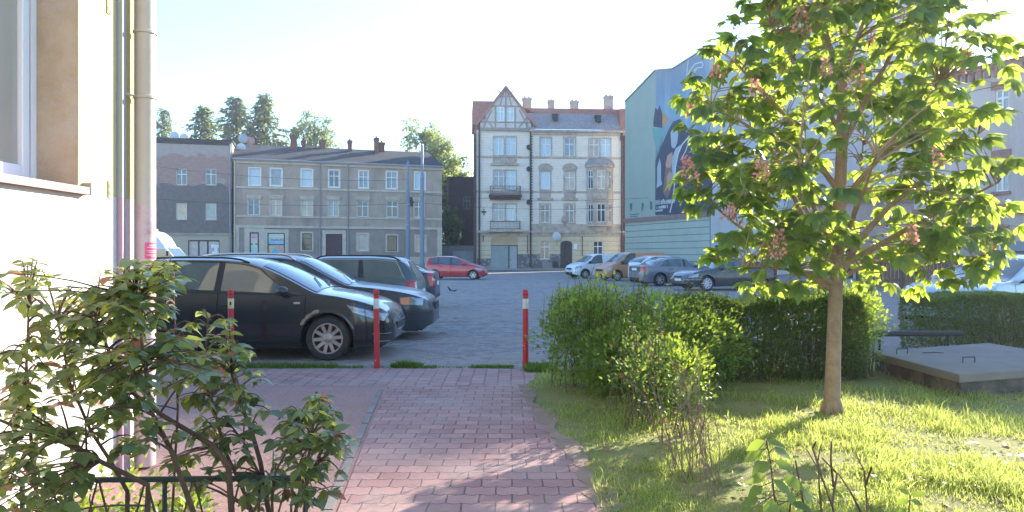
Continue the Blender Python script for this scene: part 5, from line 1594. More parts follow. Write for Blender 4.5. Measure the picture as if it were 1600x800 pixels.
# ---------------------------------------------------------------- 3: grey green estate seen from behind, nose in (heading -x)
p3 = car_paint('grey_green_paint', (.065, .095, .105), .34, .3, .06)
top3 = [(-2.39, .55), (-2.38, .8), (-2.33, .99), (-2.2, 1.22), (-2.04, 1.41), (-1.85, 1.475), (-1.2, 1.515), (-.4, 1.515), (.0, 1.47), (.4, 1.32), (.8, 1.12), (1.05, 1.02), (1.5, .97), (2.0, .87), (2.25, .74), (2.36, .6), (2.39, .5)]
belt3 = [(-2.39, .5), (-2.32, .93), (-1.5, .99), (0, .97), (1.0, .94), (1.7, .87), (2.2, .7), (2.39, .48)]
c = Car('parked_car', 'grey green estate with chrome window line and a red lamp at its rear end', 'car', (-4.42, 17.1, 0), PI, 4.78, 1.82, .325, 1.4, -1.31, top3, belt3, p3, .2, group=PARK, tail=.24)
c.windows([(-2.08, -1.18, -1.86, -1.12), (-1.04, -.08, -1.04, -.1), (.02, 1.0, .0, .12)], trim=M_CHR, tw=.014)
c.screen(1.02, .0); c.screen(-2.31, -2.08, name='rear_window')
c.door(-.0, 1.05, handle=(.15, .86)); c.door(-1.1, -.03, handle=(-.95, .87))
c.mirror(.8, .97); c.wheels(9, M_ALLOY); c.arch_trim(p3, .03, .005)
c.lamp([(-2.37, .76), (-2.14, .76), (-2.08, .96), (-2.31, .96)], M_TAIL, 'tail_light')
c.lamp([(-2.385, .77), (-2.31, .77), (-2.27, .95), (-2.325, .95)], M_HEAD, 'reversing_lamp', .0095)
c.rear(.62, .75, .27, flat('plate_white', (.7, .7, .7)), x=-2.38); c.rear(.3, .38, .5, M_BLKP, 'bumper_insert')
c.lamp([(1.9, .65), (2.28, .58), (2.28, .7), (1.9, .8)], M_HEAD, 'headlight')
c.side([(-2.35, .47), (-1.75, .47), (-1.75, .49), (-2.35, .49)], .006).build('bumper_strip', M_BLKP, c.t)
c.rails(-1.95, -.05, M_BLKP, .018, .05)

# ---------------------------------------------------------------- 4: dark blue hatchback, rear end out
p4 = car_paint('navy_paint', (.012, .02, .052), .34, .35, .06)
top4 = [(-2.27, .62), (-2.26, .9), (-2.22, 1.04), (-2.1, 1.075), (-1.98, 1.09), (-1.6, 1.26), (-1.2, 1.39), (-.7, 1.455), (-.1, 1.46), (.3, 1.38), (.7, 1.2), (1.05, 1.02), (1.5, .95), (2.0, .83), (2.2, .7), (2.27, .55)]
belt4 = [(-2.27, .55), (-2.2, .98), (-1.7, .99), (-.8, .97), (.5, .93), (1.1, .91), (1.8, .8), (2.1, .7), (2.27, .5)]
c = Car('parked_car', 'navy hatchback with high tail lip, last car of the left row', 'car', (-4.42, 21.6, 0), PI, 4.54, 1.76, .31, 1.36, -1.22, top4, belt4, p4, .22, group=PARK, tail=.2)
c.windows([(-1.5, -.85, -1.15, -.8), (-.76, .02, -.74, .0), (.1, 1.0, .08, .3)])
c.screen(1.02, .26); c.screen(-1.94, -1.12, name='rear_window')
c.door(.05, 1.05, handle=(.2, .84)); c.door(-.82, .02, handle=(-.7, .85)); c.mirror(.8, .95); c.wheels(8, M_ALLOY)
c.lamp([(-2.255, .66), (-2.12, .66), (-2.02, 1.02), (-2.2, 1.02)], M_TAIL, 'tail_light')
c.lamp([(-2.26, .8), (-2.2, .8), (-2.17, .88), (-2.235, .88)], M_HEAD, 'reversing_lamp', .0095)
c.rear(.66, .78, .26, flat('plate_white', (.7, .7, .7)), x=-2.26); c.rear(.32, .42, .5, M_BLKP, 'bumper_insert')
c.lamp([(1.85, .62), (2.2, .55), (2.2, .66), (1.85, .76)], M_HEAD, 'headlight')

# ---------------------------------------------------------------- 5: red hatchback
p5 = car_paint('red_paint', (.42, .02, .035), .3, .6, .08)
top5 = [(-1.93, .6), (-1.92, .9), (-1.85, 1.1), (-1.7, 1.38), (-1.5, 1.46), (-.8, 1.51), (-.2, 1.49), (.2, 1.40), (.6, 1.22), (.95, 1.05), (1.2, .98), (1.6, .86), (1.8, .74), (1.9, .6), (1.93, .5)]
belt5 = [(-1.93, .55), (-1.85, .98), (-1.0, .98), (0, .94), (.95, .9), (1.4, .82), (1.75, .68), (1.93, .46)]
c = Car('parked_car', 'bright red small hatchback standing alone at the far side of the lot', 'car', (-3.55, 47.9, 0), -.12, 3.86, 1.70, .30, 1.18, -1.3, top5, belt5, p5, .2)
c.windows([(-1.55, -1.12, -1.38, -1.1), (-1.04, -.28, -1.02, -.28), (-.2, .75, -.2, .18)])
c.screen(.93, .2); c.screen(-1.86, -1.66, name='rear_window'); c.door(-.24, .86, handle=(-.1, .82)); c.door(-1.02, -.26, handle=(-.9, .83)); c.mirror(.6, .95)
c.wheels(6, M_ALLOY, .68); c.lamp([(1.35, .66), (1.8, .56), (1.78, .7), (1.3, .8)], M_HEAD, 'headlight'); c.lamp([(-1.9, .85), (-1.72, .85), (-1.62, 1.2), (-1.77, 1.2)], M_TAIL, 'tail_light'); c.front(.3, .42, .4, M_BLKP)

# ---------------------------------------------------------------- right-hand row
PARKR = 'cars parked on the right of the lot'
pw = car_paint('white_paint', (.62, .66, .68), .3, .6, .05)
def van_profile(L, H, cowl, hood):
    f = L / 2; r = -f
    top = [(r, .6), (r + .01, 1.0), (r + .06, 1.35), (r + .16, H - .08), (r + .35, H - .02), (0, H), (f - 1.75, H - .02), (f - 1.55, H - .1), (f - 1.25, H - .30), (f - .85, cowl + .06), (f - .72, cowl), (f - .3, hood), (f - .12, hood - .14), (f - .03, .62), (f, .5)]
    belt = [(r, .55), (r + .05, 1.0), (0, 1.02), (f - 1.0, .98), (f - .7, cowl - .08), (f - .3, hood - .1), (f - .1, .66), (f, .46)]
    return top, belt
tv, bv = van_profile(4.2, 1.66, 1.06, .93)
c = Car('parked_van', 'white small van with dark cab windows, leftmost vehicle of the right row', 'van', (5.75, 50.5, 0), PI + .38, 4.2, 1.78, .31, 1.3, -1.38, tv, bv, pw, .22, tumble=.16, group=PARKR, nose=.24)
c.windows([(.0, 1.12, .02, .62)]); c.screen(1.3, .62, .1, .1); c.door(.0, 1.2, handle=(.15, .92)); c.mirror(1.0, 1.05, M_BLKP); c.wheels(7, M_ALLOY)
c.lamp([(1.6, .72), (2.0, .66), (1.98, .8), (1.55, .88)], M_HEAD, 'headlight'); c.front(.6, .7, .35, M_BLKP); c.front(.32, .44, .5, M_BLKP, 'lower_grille'); c.front(.46, .55, .26, flat('plate_white', (.7, .7, .7)), 'number_plate', .02); c.lamp([(-2.08, .8), (-1.98, .8), (-1.98, 1.2), (-2.08, 1.2)], M_TAIL, 'tail_light')
po = car_paint('orange_brown_paint', (.50, .24, .10), .4, .4, .15)
tv, bv = van_profile(4.4, 1.76, 1.10, .95)
c = Car('parked_van', 'faded orange brown panel van behind the white car', 'van', (7.35, 45.8, 0), PI + .34, 4.4, 1.8, .32, 1.4, -1.4, tv, bv, po, .22, tumble=.12, group=PARKR, nose=.24)
c.windows([(.12, 1.2, .14, .72)]); c.screen(1.4, .7, .1, .1); c.door(.1, 1.3, handle=(.25, .95)); c.mirror(1.1, 1.08, M_BLKP, 1.15); c.wheels(7, M_ALLOY)
c.lamp([(1.7, .72), (2.1, .66), (2.08, .8), (1.65, .88)], M_HEAD, 'headlight'); c.front(.58, .7, .4, M_BLKP); c.front(.30, .42, .5, M_BLKP, 'lower_grille'); c.lamp([(-2.18, .8), (-2.08, .8), (-2.08, 1.2), (-2.18, 1.2)], M_TAIL, 'tail_light')
# white hatchback from behind
top7 = [(-2.1, .6), (-2.09, .92), (-2.03, 1.1), (-1.85, 1.32), (-1.6, 1.45), (-1.0, 1.53), (-.2, 1.53), (.2, 1.44), (.6, 1.25), (.95, 1.06), (1.3, .98), (1.75, .86), (1.98, .72), (2.08, .6), (2.1, .5)]
belt7 = [(-2.1, .55), (-2.02, 1.02), (-1.2, 1.04), (0, .97), (.95, .93), (1.6, .82), (1.95, .66), (2.1, .46)]
c = Car('parked_car', 'white hatchback seen from behind between the orange van and the grey saloon', 'car', (8.75, 42.2, 0), .36, 4.2, 1.82, .33, 1.32, -1.28, top7, belt7, pw, .22, group=PARKR, tail=.24)
c.windows([(-1.62, -.95, -1.4, -.9), (-.86, .0, -.84, .0), (.08, .85, .08, .25)]); c.screen(.93, .22); c.screen(-2.0, -1.55, name='rear_window', gm=M_CARG); c.door(.05, .95, handle=(.2, .85)); c.door(-.9, .02, handle=(-.75, .88)); c.mirror(.65, .97); c.wheels(9, M_ALLOY)
c.lamp([(-2.08, .92), (-1.74, .94), (-1.8, 1.02), (-2.04, 1.04)], M_TAIL, 'tail_light'); c.rear(.36, .56, .5, M_BLKP, 'bumper_insert'); c.rear(.8, .86, .3, M_TAIL, 'lamp_bar', .008)
# grey saloon
pg = car_paint('mauve_grey_paint', (.17, .165, .19), .3, .6, .12)
top8 = [(-2.3, .6), (-2.29, .9), (-2.25, 1.02), (-2.0, 1.06), (-1.75, 1.08), (-1.3, 1.29), (-.85, 1.42), (-.3, 1.455), (.1, 1.42), (.5, 1.26), (.9, 1.06), (1.1, .99), (1.6, .92), (2.0, .8), (2.2, .67), (2.28, .56), (2.3, .48)]
belt8 = [(-2.3, .55), (-2.22, .96), (-1.5, .96), (0, .94), (1.0, .91), (1.7, .83), (2.1, .68), (2.3, .45)]
c = Car('parked_car', 'mauve grey saloon with a red tail lamp, parked tail towards the lot', 'car', (8.35, 38.0, 0), .30, 4.6, 1.80, .325, 1.38, -1.32, top8, belt8, pg, .2, group=PARKR, tail=.22)
c.windows([(-1.35, -.9, -1.0, -.86), (-.82, .02, -.8, .0), (.1, .88, .1, .3)], trim=M_CHR, tw=.016); c.screen(1.05, .2); c.screen(-1.72, -.95, name='rear_window'); c.door(.06, .98, handle=(.2, .83)); c.door(-.86, .03, handle=(-.72, .84)); c.mirror(.7, .94, M_BLKP); c.wheels(6, M_ALLOY); c.arch_trim(pg, .03, .005)
c.lamp([(-2.28, .74), (-2.06, .74), (-2.06, .98), (-2.26, .98)], M_TAIL, 'tail_light'); c.rear(.72, .98, .55, M_GREYP, 'boot_panel', .006); c.rear(.78, .9, .26, flat('plate_white', (.7, .7, .7)), off=.014); c.rear(.3, .42, .5, M_BLKP, 'bumper_insert'); c.lamp([(1.9, .6), (2.24, .54), (2.22, .66), (1.85, .74)], M_HEAD, 'headlight')
c.side([(-.95, .45), (1.0, .45), (1.0, .5), (-.95, .5)], .007).build('rub_strip', M_GREYP, c.t)
# dark saloon facing left
pd = car_paint('dark_brown_blue_paint', (.035, .033, .045), .3, .6, .14)
c = Car('parked_car', 'dark saloon facing left with a light wheel cover, nearest of the right row', 'car', (9.45, 33.1, 0), PI + .30, 4.6, 1.78, .32, 1.38, -1.32, top8, belt8, pd, .2, group=PARKR, nose=.26)
c.windows([(-1.35, -.9, -1.0, -.86), (-.82, .02, -.8, .0), (.1, .88, .1, .3)]); c.screen(1.05, .2); c.screen(-1.72, -.95, name='rear_window'); c.door(.06, .98, handle=(.2, .83)); c.door(-.86, .03, handle=(-.72, .84)); c.mirror(.7, .94); c.wheels(9, pm('wheel_cover', (.55, .56, .58), .45, .08, 9, 0), .72)
c.lamp([(1.82, .62), (2.2, .57), (2.2, .68), (1.8, .76)], M_HEAD, 'headlight'); c.front(.54, .66, .36, M_CHR); c.front(.56, .64, .33, M_BLKP, 'grille_insert', .016); c.front(.42, .52, .26, flat('plate_white', (.7, .7, .7)), 'number_plate', .02); c.lamp([(-2.28, .74), (-2.06, .74), (-2.06, .98), (-2.26, .98)], M_TAIL, 'tail_light')
c.side([(1.6, .47), (2.28, .47), (2.28, .5), (1.6, .5)], .006).build('bumper_strip', M_CHR, c.t)
# pale silver car behind the right hedge
ps = car_paint('pale_silver_paint', (.34, .42, .45), .25, .8, .04)
top9 = [(-2.2, .6), (-2.19, .95), (-2.1, 1.15), (-1.9, 1.38), (-1.6, 1.48), (-.9, 1.55), (-.3, 1.54), (.1, 1.46), (.5, 1.29), (.95, 1.09), (1.15, 1.03), (1.6, .97), (1.95, .86), (2.12, .72), (2.18, .6), (2.2, .5)]
belt9 = [(-2.2, .55), (-2.1, 1.0), (0, .98), (1.0, .96), (1.7, .88), (2.05, .7), (2.2, .46)]
c = Car('parked_car', 'pale silver car with a big windscreen behind the clipped right hedge', 'car', (10.3, 15.6, 0), PI + .42, 4.4, 1.82, .33, 1.36, -1.3, top9, belt9, ps, .2, nose=.28)
c.windows([(-1.75, -1.0, -1.5, -.95), (-.92, .0, -.9, .0), (.08, .9, .08, .22)]); c.screen(1.12, .1); c.screen(-2.08, -1.8, name='rear_window'); c.door(.06, .98, handle=(.2, .86)); c.door(-.96, .02, handle=(-.8, .87)); c.mirror(.75, .99); c.wheels(9, M_ALLOY)
c.lamp([(1.6, .72), (2.08, .64), (2.06, .77), (1.55, .9)], M_HEAD, 'headlight'); c.front(.5, .62, .4, M_BLKP); c.lamp([(-2.17, .8), (-2.0, .8), (-1.95, 1.15), (-2.08, 1.15)], M_TAIL, 'tail_light')
c.rails(-1.7, -.1, M_BLKP, .016, .04)
mb = MB(); mb.tube([(1.1, -.45, 1.075), (.85, .0, 1.18)], .009, 6); mb.tube([(1.12, .0, 1.075), (.88, .5, 1.17)], .009, 6); mb.build('wiper', M_BLKP, c.t)

# ---------------------------------------------------------------- box truck
tr = thing('box_truck', 'white box truck with a rounded cab fairing before the flat brick house', 'truck', (-24.1, 46.6, 0), 0)
M_TRK = pm('truck_white', (.60, .66, .70), .45, .06, 2, .03, 20, stain=(.5, .55, .58), sscale=.8)
mb = MB(); mb.box(-4.6, 1.35, -1.15, 1.15, .95, 3.22); tb = mb.build('cargo_box', M_TRK, tr, bevel=.03)
mb = MB()
for z in (.97, 3.14): mb.box(-4.61, 1.36, -1.165, -1.1505, z, z + .07)
for x in (-4.61, 1.28): mb.box(x, x + .08, -1.164, -1.1505, 1.041, 3.139)
mb.build('edge_rail', pm('aluminium_rail', (.4, .42, .45), .4, .1, 3, 0, metal=.5), tb)
cabs = [(1.55, .55), (1.55, 2.75), (1.62, 3.02), (1.85, 3.05), (2.25, 2.9), (2.5, 2.55), (2.62, 2.25)]
mb = MB(); sec = []
for x, (zt, hw) in {1.52: (3.0, 1.0), 1.7: (3.06, .98), 2.0: (3.0, .95), 2.3: (2.78, .9), 2.55: (2.42, .84), 2.75: (2.06, .78)}.items():
    sec.append([(x, -hw, 2.02)] + [(x, -hw * k, zt - .12 * k ** 3) for k in (1, .8, .5, 0)] + [(x, hw * k, zt - .12 * k ** 3) for k in (.5, .8, 1)] + [(x, hw, 2.02)])
mb.grid(sec); mb.poly(sec[0]); mb.poly(sec[-1]); mb.build('roof_fairing', M_TRK, tr, smooth=True, ang=50)
mb = MB(); prof_ = [(1.52, .55), (1.52, 2.08), (2.78, 2.05), (3.35, 1.42), (3.95, 1.22), (4.1, .95), (4.12, .5)]
xs_ = [p[0] for p in prof_]
mb.prism(prof_, 'y', -.98, .98); cb = mb.build('cab', M_TRK, tr, bevel=.06)
mb = MB(); mb.prism([(2.2, 1.42), (3.2, 1.42), (2.72, 1.92), (2.2, 1.92)], 'y', -.986, -.981); mb.build('side_window', M_CARG, tr)
mb = MB(); mb.prism([(2.2, 1.42), (3.2, 1.42), (2.72, 1.92), (2.2, 1.92)], 'y', .981, .986); mb.build('side_window', M_CARG, tr)
mb = MB(); mb.quad((2.84, -.82, 2.0), (2.84, .82, 2.0), (3.36, .88, 1.435), (3.36, -.88, 1.435)); mb.build('windscreen', M_CARG2, tr)
mb = MB(); mb.box(2.95, 3.1, -1.22, -1.02, 1.5, 1.8); mb.tube([(3.0, -.97, 1.5), (3.0, -1.1, 1.55)], .02, 6); mb.build('mirror', M_BLKP, tr)
mb = MB(); mb.box(-4.5, 1.5, -.9, .9, .6, .94); mb.build('chassis', M_BLKP, tr)
for x in (-3.3, 3.35):
    for sg in (-1, 1): wheel(tr, x, sg * .9, .36, sg, 8, .6, M_ALLOY, .22)
mb = MB(); mb.box(4.05, 4.13, -.9, -.5, .85, 1.05); mb.build('headlight', M_HEAD, tr)
mb = MB(); mb.box(4.05, 4.13, .5, .9, .85, 1.05); mb.build('headlight', M_HEAD, tr)
# ================================================================== PLANTS
M_BARK = pm('young_tree_bark', (.31, .22, .145), .9, .2, 9, .5, 40, stain=(.15, .10, .065), sscale=7)
M_TWIG = pm('brown_twig', (.12, .075, .05), .9, .25, 14, .2, 60)
M_TWIGG = pm('grey_twig', (.22, .145, .11), .9, .25, 14, .2, 60)


def to_seg(p, a, b):
    ab = b - a; t = max(0, min(1, (p - a).dot(ab) / max(1e-9, ab.dot(ab))))
    return a + ab * t


def bez(a, b, c, n=5):
    return [a * (1 - t) ** 2 + b * 2 * t * (1 - t) + c * t * t for t in [i / n for i in range(n + 1)]]


def palmate(n5=5):
    """horse chestnut leaf: petiole end at the origin, five obovate leaflets fanning along +y"""
    V, Fq = [], []
    T, Q = leaf_template(.46, .10, .22, belly=.6)
    for k, (ang, sc) in enumerate([(-1.25, .62), (-.62, .86), (0, 1.0), (.62, .86), (1.25, .62)]):
        c, s = math.cos(ang), math.sin(ang)
        b = len(V)
        for x, y, z in T:
            x, y = x * sc, y * sc
            V.append((x * c + y * s, -x * s + y * c, z * sc + .04 * (k % 2) - .10 * (y ** 2) * abs(ang)))
        for f in Q: Fq.append(tuple(i + b for i in f))
    return np.array(V), np.array(Fq)


M_CHL = leaf_mat('chestnut_leaf', [(.030, .075, .052), (.038, .092, .056), (.055, .115, .05), (.034, .082, .06)], .44, (.66, .80, .10), rough=.5, spec=.3)
M_FLOW = leaf_mat('chestnut_flower', [(.62, .22, .22), (.72, .34, .30), (.66, .38, .31), (.55, .2, .2)], .4, (.9, .35, .3))

ct = thing('chestnut_tree', 'young horse chestnut with red flower spikes standing in the sunny grass', 'tree', (3.06, 7.1, 0))
C0 = Vector((3.06, 7.1, 0))
def ctp(u, v, dy=0.0): return at(u, v, 7.1 + dy) - C0
trunk = [Vector((0, 0, -.05)), Vector((.0, 0, .12)), ctp(1302, 560), ctp(1306, 450), ctp(1311, 330), ctp(1316, 220), ctp(1316, 125, .02), ctp(1318, 60, .0), ctp(1316, -40), ctp(1312, -160)]
mb = MB()
tr_r = [.092, .077, .068, .063, .058, .052, .044, .033, .026, .012]
mb.tube(trunk, tr_r, 14)
for k in range(7):   # root flare
    a = 2 * PI * k / 7 + .3; mb.tube([Vector((.04 * math.cos(a), .04 * math.sin(a), .12)), Vector((.075 * math.cos(a), .075 * math.sin(a), .03)), Vector((.11 * math.cos(a), .11 * math.sin(a), -.03))], [.04, .035, .02], 7)
mb.build('trunk', M_BARK, ct, smooth=True, ang=60)
limbs = [
    ([(1308, 432), (1287, 392), (1255, 340), (1222, 262), (1192, 212), (1150, 185), (1110, 170)], 0, -.15),
    ([(1306, 445), (1345, 372), (1390, 322), (1432, 290), (1490, 240), (1540, 200)], 0, .2),
    ([(1311, 330), (1340, 285), (1385, 235), (1425, 180), (1470, 130)], 0, -.25),
    ([(1312, 300), (1275, 250), (1235, 190), (1190, 140), (1150, 100)], 0, .2),
    ([(1307, 420), (1370, 385), (1440, 345), (1510, 310), (1560, 285)], .0, -.5),
    ([(1305, 455), (1265, 430), (1210, 395), (1150, 350), (1090, 300)], .0, .4),
    ([(1316, 125), (1296, 72), (1278, 10), (1255, -60), (1240, -130)], 0, .1),
    ([(1317, 120), (1340, 60), (1368, -20), (1390, -110)], 0, -.1),
    ([(1315, 230), (1345, 170), (1385, 100), (1420, 30), (1440, -40)], 0, .3),
    ([(1315, 210), (1280, 150), (1240, 90), (1205, 40)], 0, -.3),
    ([(1308, 400), (1325, 360), (1350, 300), (1370, 240)], 0, -1.25),
    ([(1308, 405), (1280, 350), (1262, 290), (1250, 230)], 0, -1.2),
    ([(1308, 410), (1330, 350), (1345, 280), (1350, 200)], 0, 1.3),
    ([(1308, 405), (1270, 350), (1240, 280), (1210, 220)], 0, 1.2),
    ([(1307, 440), (1340, 420), (1400, 400), (1470, 395)], 0, .5),
    ([(1307, 446), (1270, 425), (1220, 420), (1160, 415)], 0, -.5),
]
segs = []
br = MB()
for pts, d0, d1 in limbs:
    n = len(pts); P = [ctp(u, v, d0 + (d1 - d0) * (i / (n - 1)) ** 1.2) for i, (u, v) in enumerate(pts)]
    r0 = .034 if len(pts) > 4 else .026
    br.tube(P, [r0 * (1 - .78 * i / (n - 1)) for i in range(n)], 8)
    segs += list(zip(P[:-1], P[1:]))
segs += list(zip(trunk[4:-1], trunk[5:]))
# twig ends fill the crown
prof_c = pchip([(1.05, .8), (1.35, 1.2), (1.7, 1.28), (2.3, 1.46), (2.9, 1.42), (3.5, 1.20), (4.1, .93), (4.8, .6), (5.2, .2)])
ends = []
rnd = random.Random(5)
while len(ends) < 660:
    z = rnd.uniform(1.1, 5.1); R = prof_c(z)
    if rnd.random() > R / 1.75: continue
    a = rnd.uniform(0, 2 * PI); q = rnd.random() ** .42
    p = Vector((R * q * math.cos(a) * 1.02 + .08, R * q * math.sin(a) * .92, z + rnd.uniform(-.1, .1)))
    if q < .35 or p.z < 1.16 + max(0, -p.y) * .28 + max(0, p.x) * .06: continue
    if p.y < .25 and abs(p.x - .04) < .30 and 1.5 < p.z < 3.4 and rnd.random() < .8: continue
    # a few openings
    if math.sin(p.x * 3.1 + 1.2) * math.sin(p.z * 2.7 + .4) * math.sin(p.y * 2.9) > .36: continue
    ends.append(p)
pos, dr, up, sz = [], [], [], []
spikes = []
for e in ends:
    best = min((to_seg(e, a, b) for a, b in segs), key=lambda q: (q - e).length + max(0, q.z - e.z) * .8)
    if (best - e).length > .95: best = e + (best - e).normalized() * .95
    m = best.lerp(e, .5) + Vector((0, 0, .08))
    br.tube(bez(best, m, e, 4), [.008, .006, .005, .004, .0035], 5, cap=False)
    d = (e - best).normalized()
    for k in range(rnd.choice((3, 4, 4, 5))):
        a = rnd.uniform(0, 2 * PI)
        o = Vector((math.cos(a), math.sin(a), rnd.uniform(-.15, .35))) + d * .7
        o.normalize()
        pet = e + o * rnd.uniform(.07, .15)
        br.tube([e, pet], [.0035, .0025], 4, cap=False)
        pos.append(pet); ld = (o + Vector((rnd.uniform(-.3, .3), rnd.uniform(-.3, .3), rnd.uniform(-1.5, -.1)))).normalized()
        dr.append(ld); up.append((rnd.uniform(-.6, .6), rnd.uniform(-.6, .6), 1)); sz.append(rnd.uniform(.08, .19))
    if rnd.random() < .0: spikes.append(e)
br.build('branch', M_BARK, ct, smooth=True, fixn=False)
TV, TF = palmate()
V, Fq = scatter(TV, TF, np.array([p[:] for p in pos]), np.array([p[:] for p in dr]), np.array(up), np.array(sz))
np_mesh('crown', V, Fq, M_CHL, ct, smooth=True)
# red flower spikes where the photograph shows them
FV, FF = quad_leaf(.9)
for (u, v, dy, h, dens) in ((1252, 32, -.9, .22, 60), (1340, 122, -1.3, .2, 70), (1075, 262, -.7, .20, 90), (1215, 382, -1.1, .24, 90), (1190, 265, -1.4, .17, 50), (1180, 140, -1.0, .18, 50), (1514, 95, -.6, .22, 60), (1140, 330, -.9, .13, 40), (1425, 368, -1.2, .16, 60), (1290, 105, -1.5, .14, 45), (1548, 385, -.6, .15, 50), (1118, 112, -.6, .13, 40), (1080, 175, -.3, .13, 40), (1465, 245, -1.4, .12, 35), (1150, 338, .6, .15, 40), (1360, 60, .3, .15, 40)):
    b = ctp(u, v, dy); n = dens
    ax = Vector((rnd.uniform(-.25, .25), rnd.uniform(-.2, .2), 1)).normalized()
    st = MB(); st.tube([b - ax * h * .6, b + ax * h * .5], [.006, .003], 5); so_ = st.build('flower_spike', M_TWIGG, ct)
    t = RNG.random(n); rad = .07 * (1 - .75 * t) * np.sqrt(RNG.random(n) * .8 + .2) * (h / .2); an = RNG.random(n) * 2 * PI
    axn = np.array(ax[:])
    pp = np.array(b[:]) + axn * ((t - .5) * h)[:, None] + np.stack([rad * np.cos(an), rad * np.sin(an), np.zeros(n)], 1)
    dd = np.stack([np.cos(an), np.sin(an), RNG.normal(.3, .5, n)], 1)
    V, Fq = scatter(FV, FF, pp, dd, runit(n), RNG.uniform(.02, .036, n))
    np_mesh('blossom', V, Fq, M_FLOW, so_)

# ------------------------------------------------------------------ hedges and bushes
def hedge(name, label, cat, shape, n, size, cols, tcol, stems=60, shoots=0, group=None, base=(0, 0), trans=.35, lumps=.12, red=None, shoot_h=(.15, .4), stem_mat=None, rough=.5):
    """shape(): random surface-biased point + outward direction in world space"""
    o = thing(name, label, cat, (base[0], base[1], 0), 0, group)
    B = np.array([base[0], base[1], 0.0])
    P, N = shape(n)
    P = P - B
    d = N * .8 + runit(len(P)) * .75 + np.array([0, 0, .35])
    up = np.array([0, 0, 1.0]) + runit(len(P)) * .7
    TV, TF = leaf_template(.52, .12, .12)
    V, Fq = scatter(TV, TF, P, d, up, RNG.uniform(size[0], size[1], len(P)))
    Vs, Fs, off = [V], [Fq], len(V)
    st = MB()
    P2, N2 = shape(stems)
    for p in P2 - B:
        e = Vector(p) * .86; b = Vector((e.x * .92 + random.uniform(-.12, .12), e.y * .92 + random.uniform(-.12, .12), -.02))
        m = b.lerp(e, .6) + Vector((random.uniform(-.08, .08), random.uniform(-.08, .08), .1))
        st.tube(bez(b, m, e, 4), [.007, .006, .005, .004, .003], 5, cap=False)
    if shoots:
        P3, N3 = shape(shoots * 6); k = np.argsort(-P3[:, 2])[:shoots]
        for p in P3[k] - B:
            b = Vector(p); h = random.uniform(*shoot_h); e = b + Vector((random.uniform(-.35, .35) * h, random.uniform(-.3, .3) * h, h))
            st.tube([b - Vector((0, 0, .2)), b, b.lerp(e, .6), e], [.004, .004, .003, .0015], 4, cap=False)
            m = int(h / .022)
            t = np.linspace(.05, 1, m); pp = np.array(b[:]) + (np.array(e[:]) - np.array(b[:])) * t[:, None]
            a = np.arange(m) * 2.4
            dd = np.stack([np.cos(a), np.sin(a), np.full(m, .55)], 1)
            V, Fq = scatter(TV, TF, pp, dd, np.tile([0, 0, 1.0], (m, 1)) + runit(m) * .2, RNG.uniform(size[0], size[1], m) * (1.15 - .5 * t))
            Vs.append(V); Fs.append(Fq + off); off += len(V)
    st.build('stem', stem_mat or M_TWIG, o, fixn=False)['kind'] = 'stuff'
    np_mesh('foliage', np.concatenate(Vs), np.concatenate(Fs), leaf_mat(name + '_leaf_' + str(len(_cache)), cols, trans, tcol, rough=rough, red=red), o, smooth=True)
    return o


def box_shape(p0, p1, width, h, hvar=.06, bulge=.0, low=.03, wob=.1, seed=0, bias=.45):
    """hedge along the segment p0-p1"""
    p0, p1 = np.array(p0), np.array(p1); L = np.linalg.norm(p1 - p0); ex = (p1 - p0) / L; ey = np.array([-ex[1], ex[0]])
    def f(n):
        s = RNG.random(n) * L
        q = RNG.random(n) * 2 - 1; z = RNG.random(n)
        # push most samples towards the shell
        shell = RNG.random(n) < (1 - bias)
        face = RNG.random(n)
        top = shell & (face < .36); side = shell & (face >= .36)
        z[top] = 1 - RNG.random(top.sum()) ** 2 * .15
        q[side] = np.sign(q[side]) * (1 - RNG.random(side.sum()) ** 2 * .2)
        H = h * (1 + hvar * np.sin(s * 3.1 + seed) + hvar * .7 * np.sin(s * 7.7 + seed * 2) + hvar * .5 * RNG.normal(size=n) * (z > .9))
        W = width / 2 * (1 + wob * np.sin(s * 4.3 + seed + z * 5) + wob * .8 * np.sin(s * 9.1 + z * 7)) * (1 - .22 * np.abs(z - .55) ** 1.5 * 2)
        e = np.minimum(1, np.minimum(s, L - s) / .22 + .35)
        P = np.stack([p0[0] + ex[0] * s + ey[0] * q * W * e, p0[1] + ex[1] * s + ey[1] * q * W * e, low + (H * (.88 + .12 * e) - low) * z], 1)
        N = np.stack([ey[0] * q, ey[1] * q, (z - .35) * 1.2], 1)
        return P, N
    return f


def blob_shape(c, r, low=.05, lumps=.16, seed=0, p=.33):
    c, r = np.array(c), np.array(r)
    def f(n):
        d = runit(n); k = RNG.random(n) ** p
        k *= 1 + lumps * np.sin(d[:, 0] * 5 + seed) * np.sin(d[:, 2] * 6 + seed * 1.7) + lumps * .7 * np.sin(d[:, 1] * 9 + seed)
        P = c + d * r * k[:, None]; P[:, 2] = np.maximum(P[:, 2], low + RNG.random(n) * .1)
        return P, d
    return f


def merge_shape(parts):
    w = np.array([p[1] for p in parts], float); w /= w.sum()
    def f(n):
        o = [p[0](max(1, int(round(n * k)))) for p, k in zip(parts, w)]
        return np.concatenate([x[0] for x in o]), np.concatenate([x[1] for x in o])
    return f


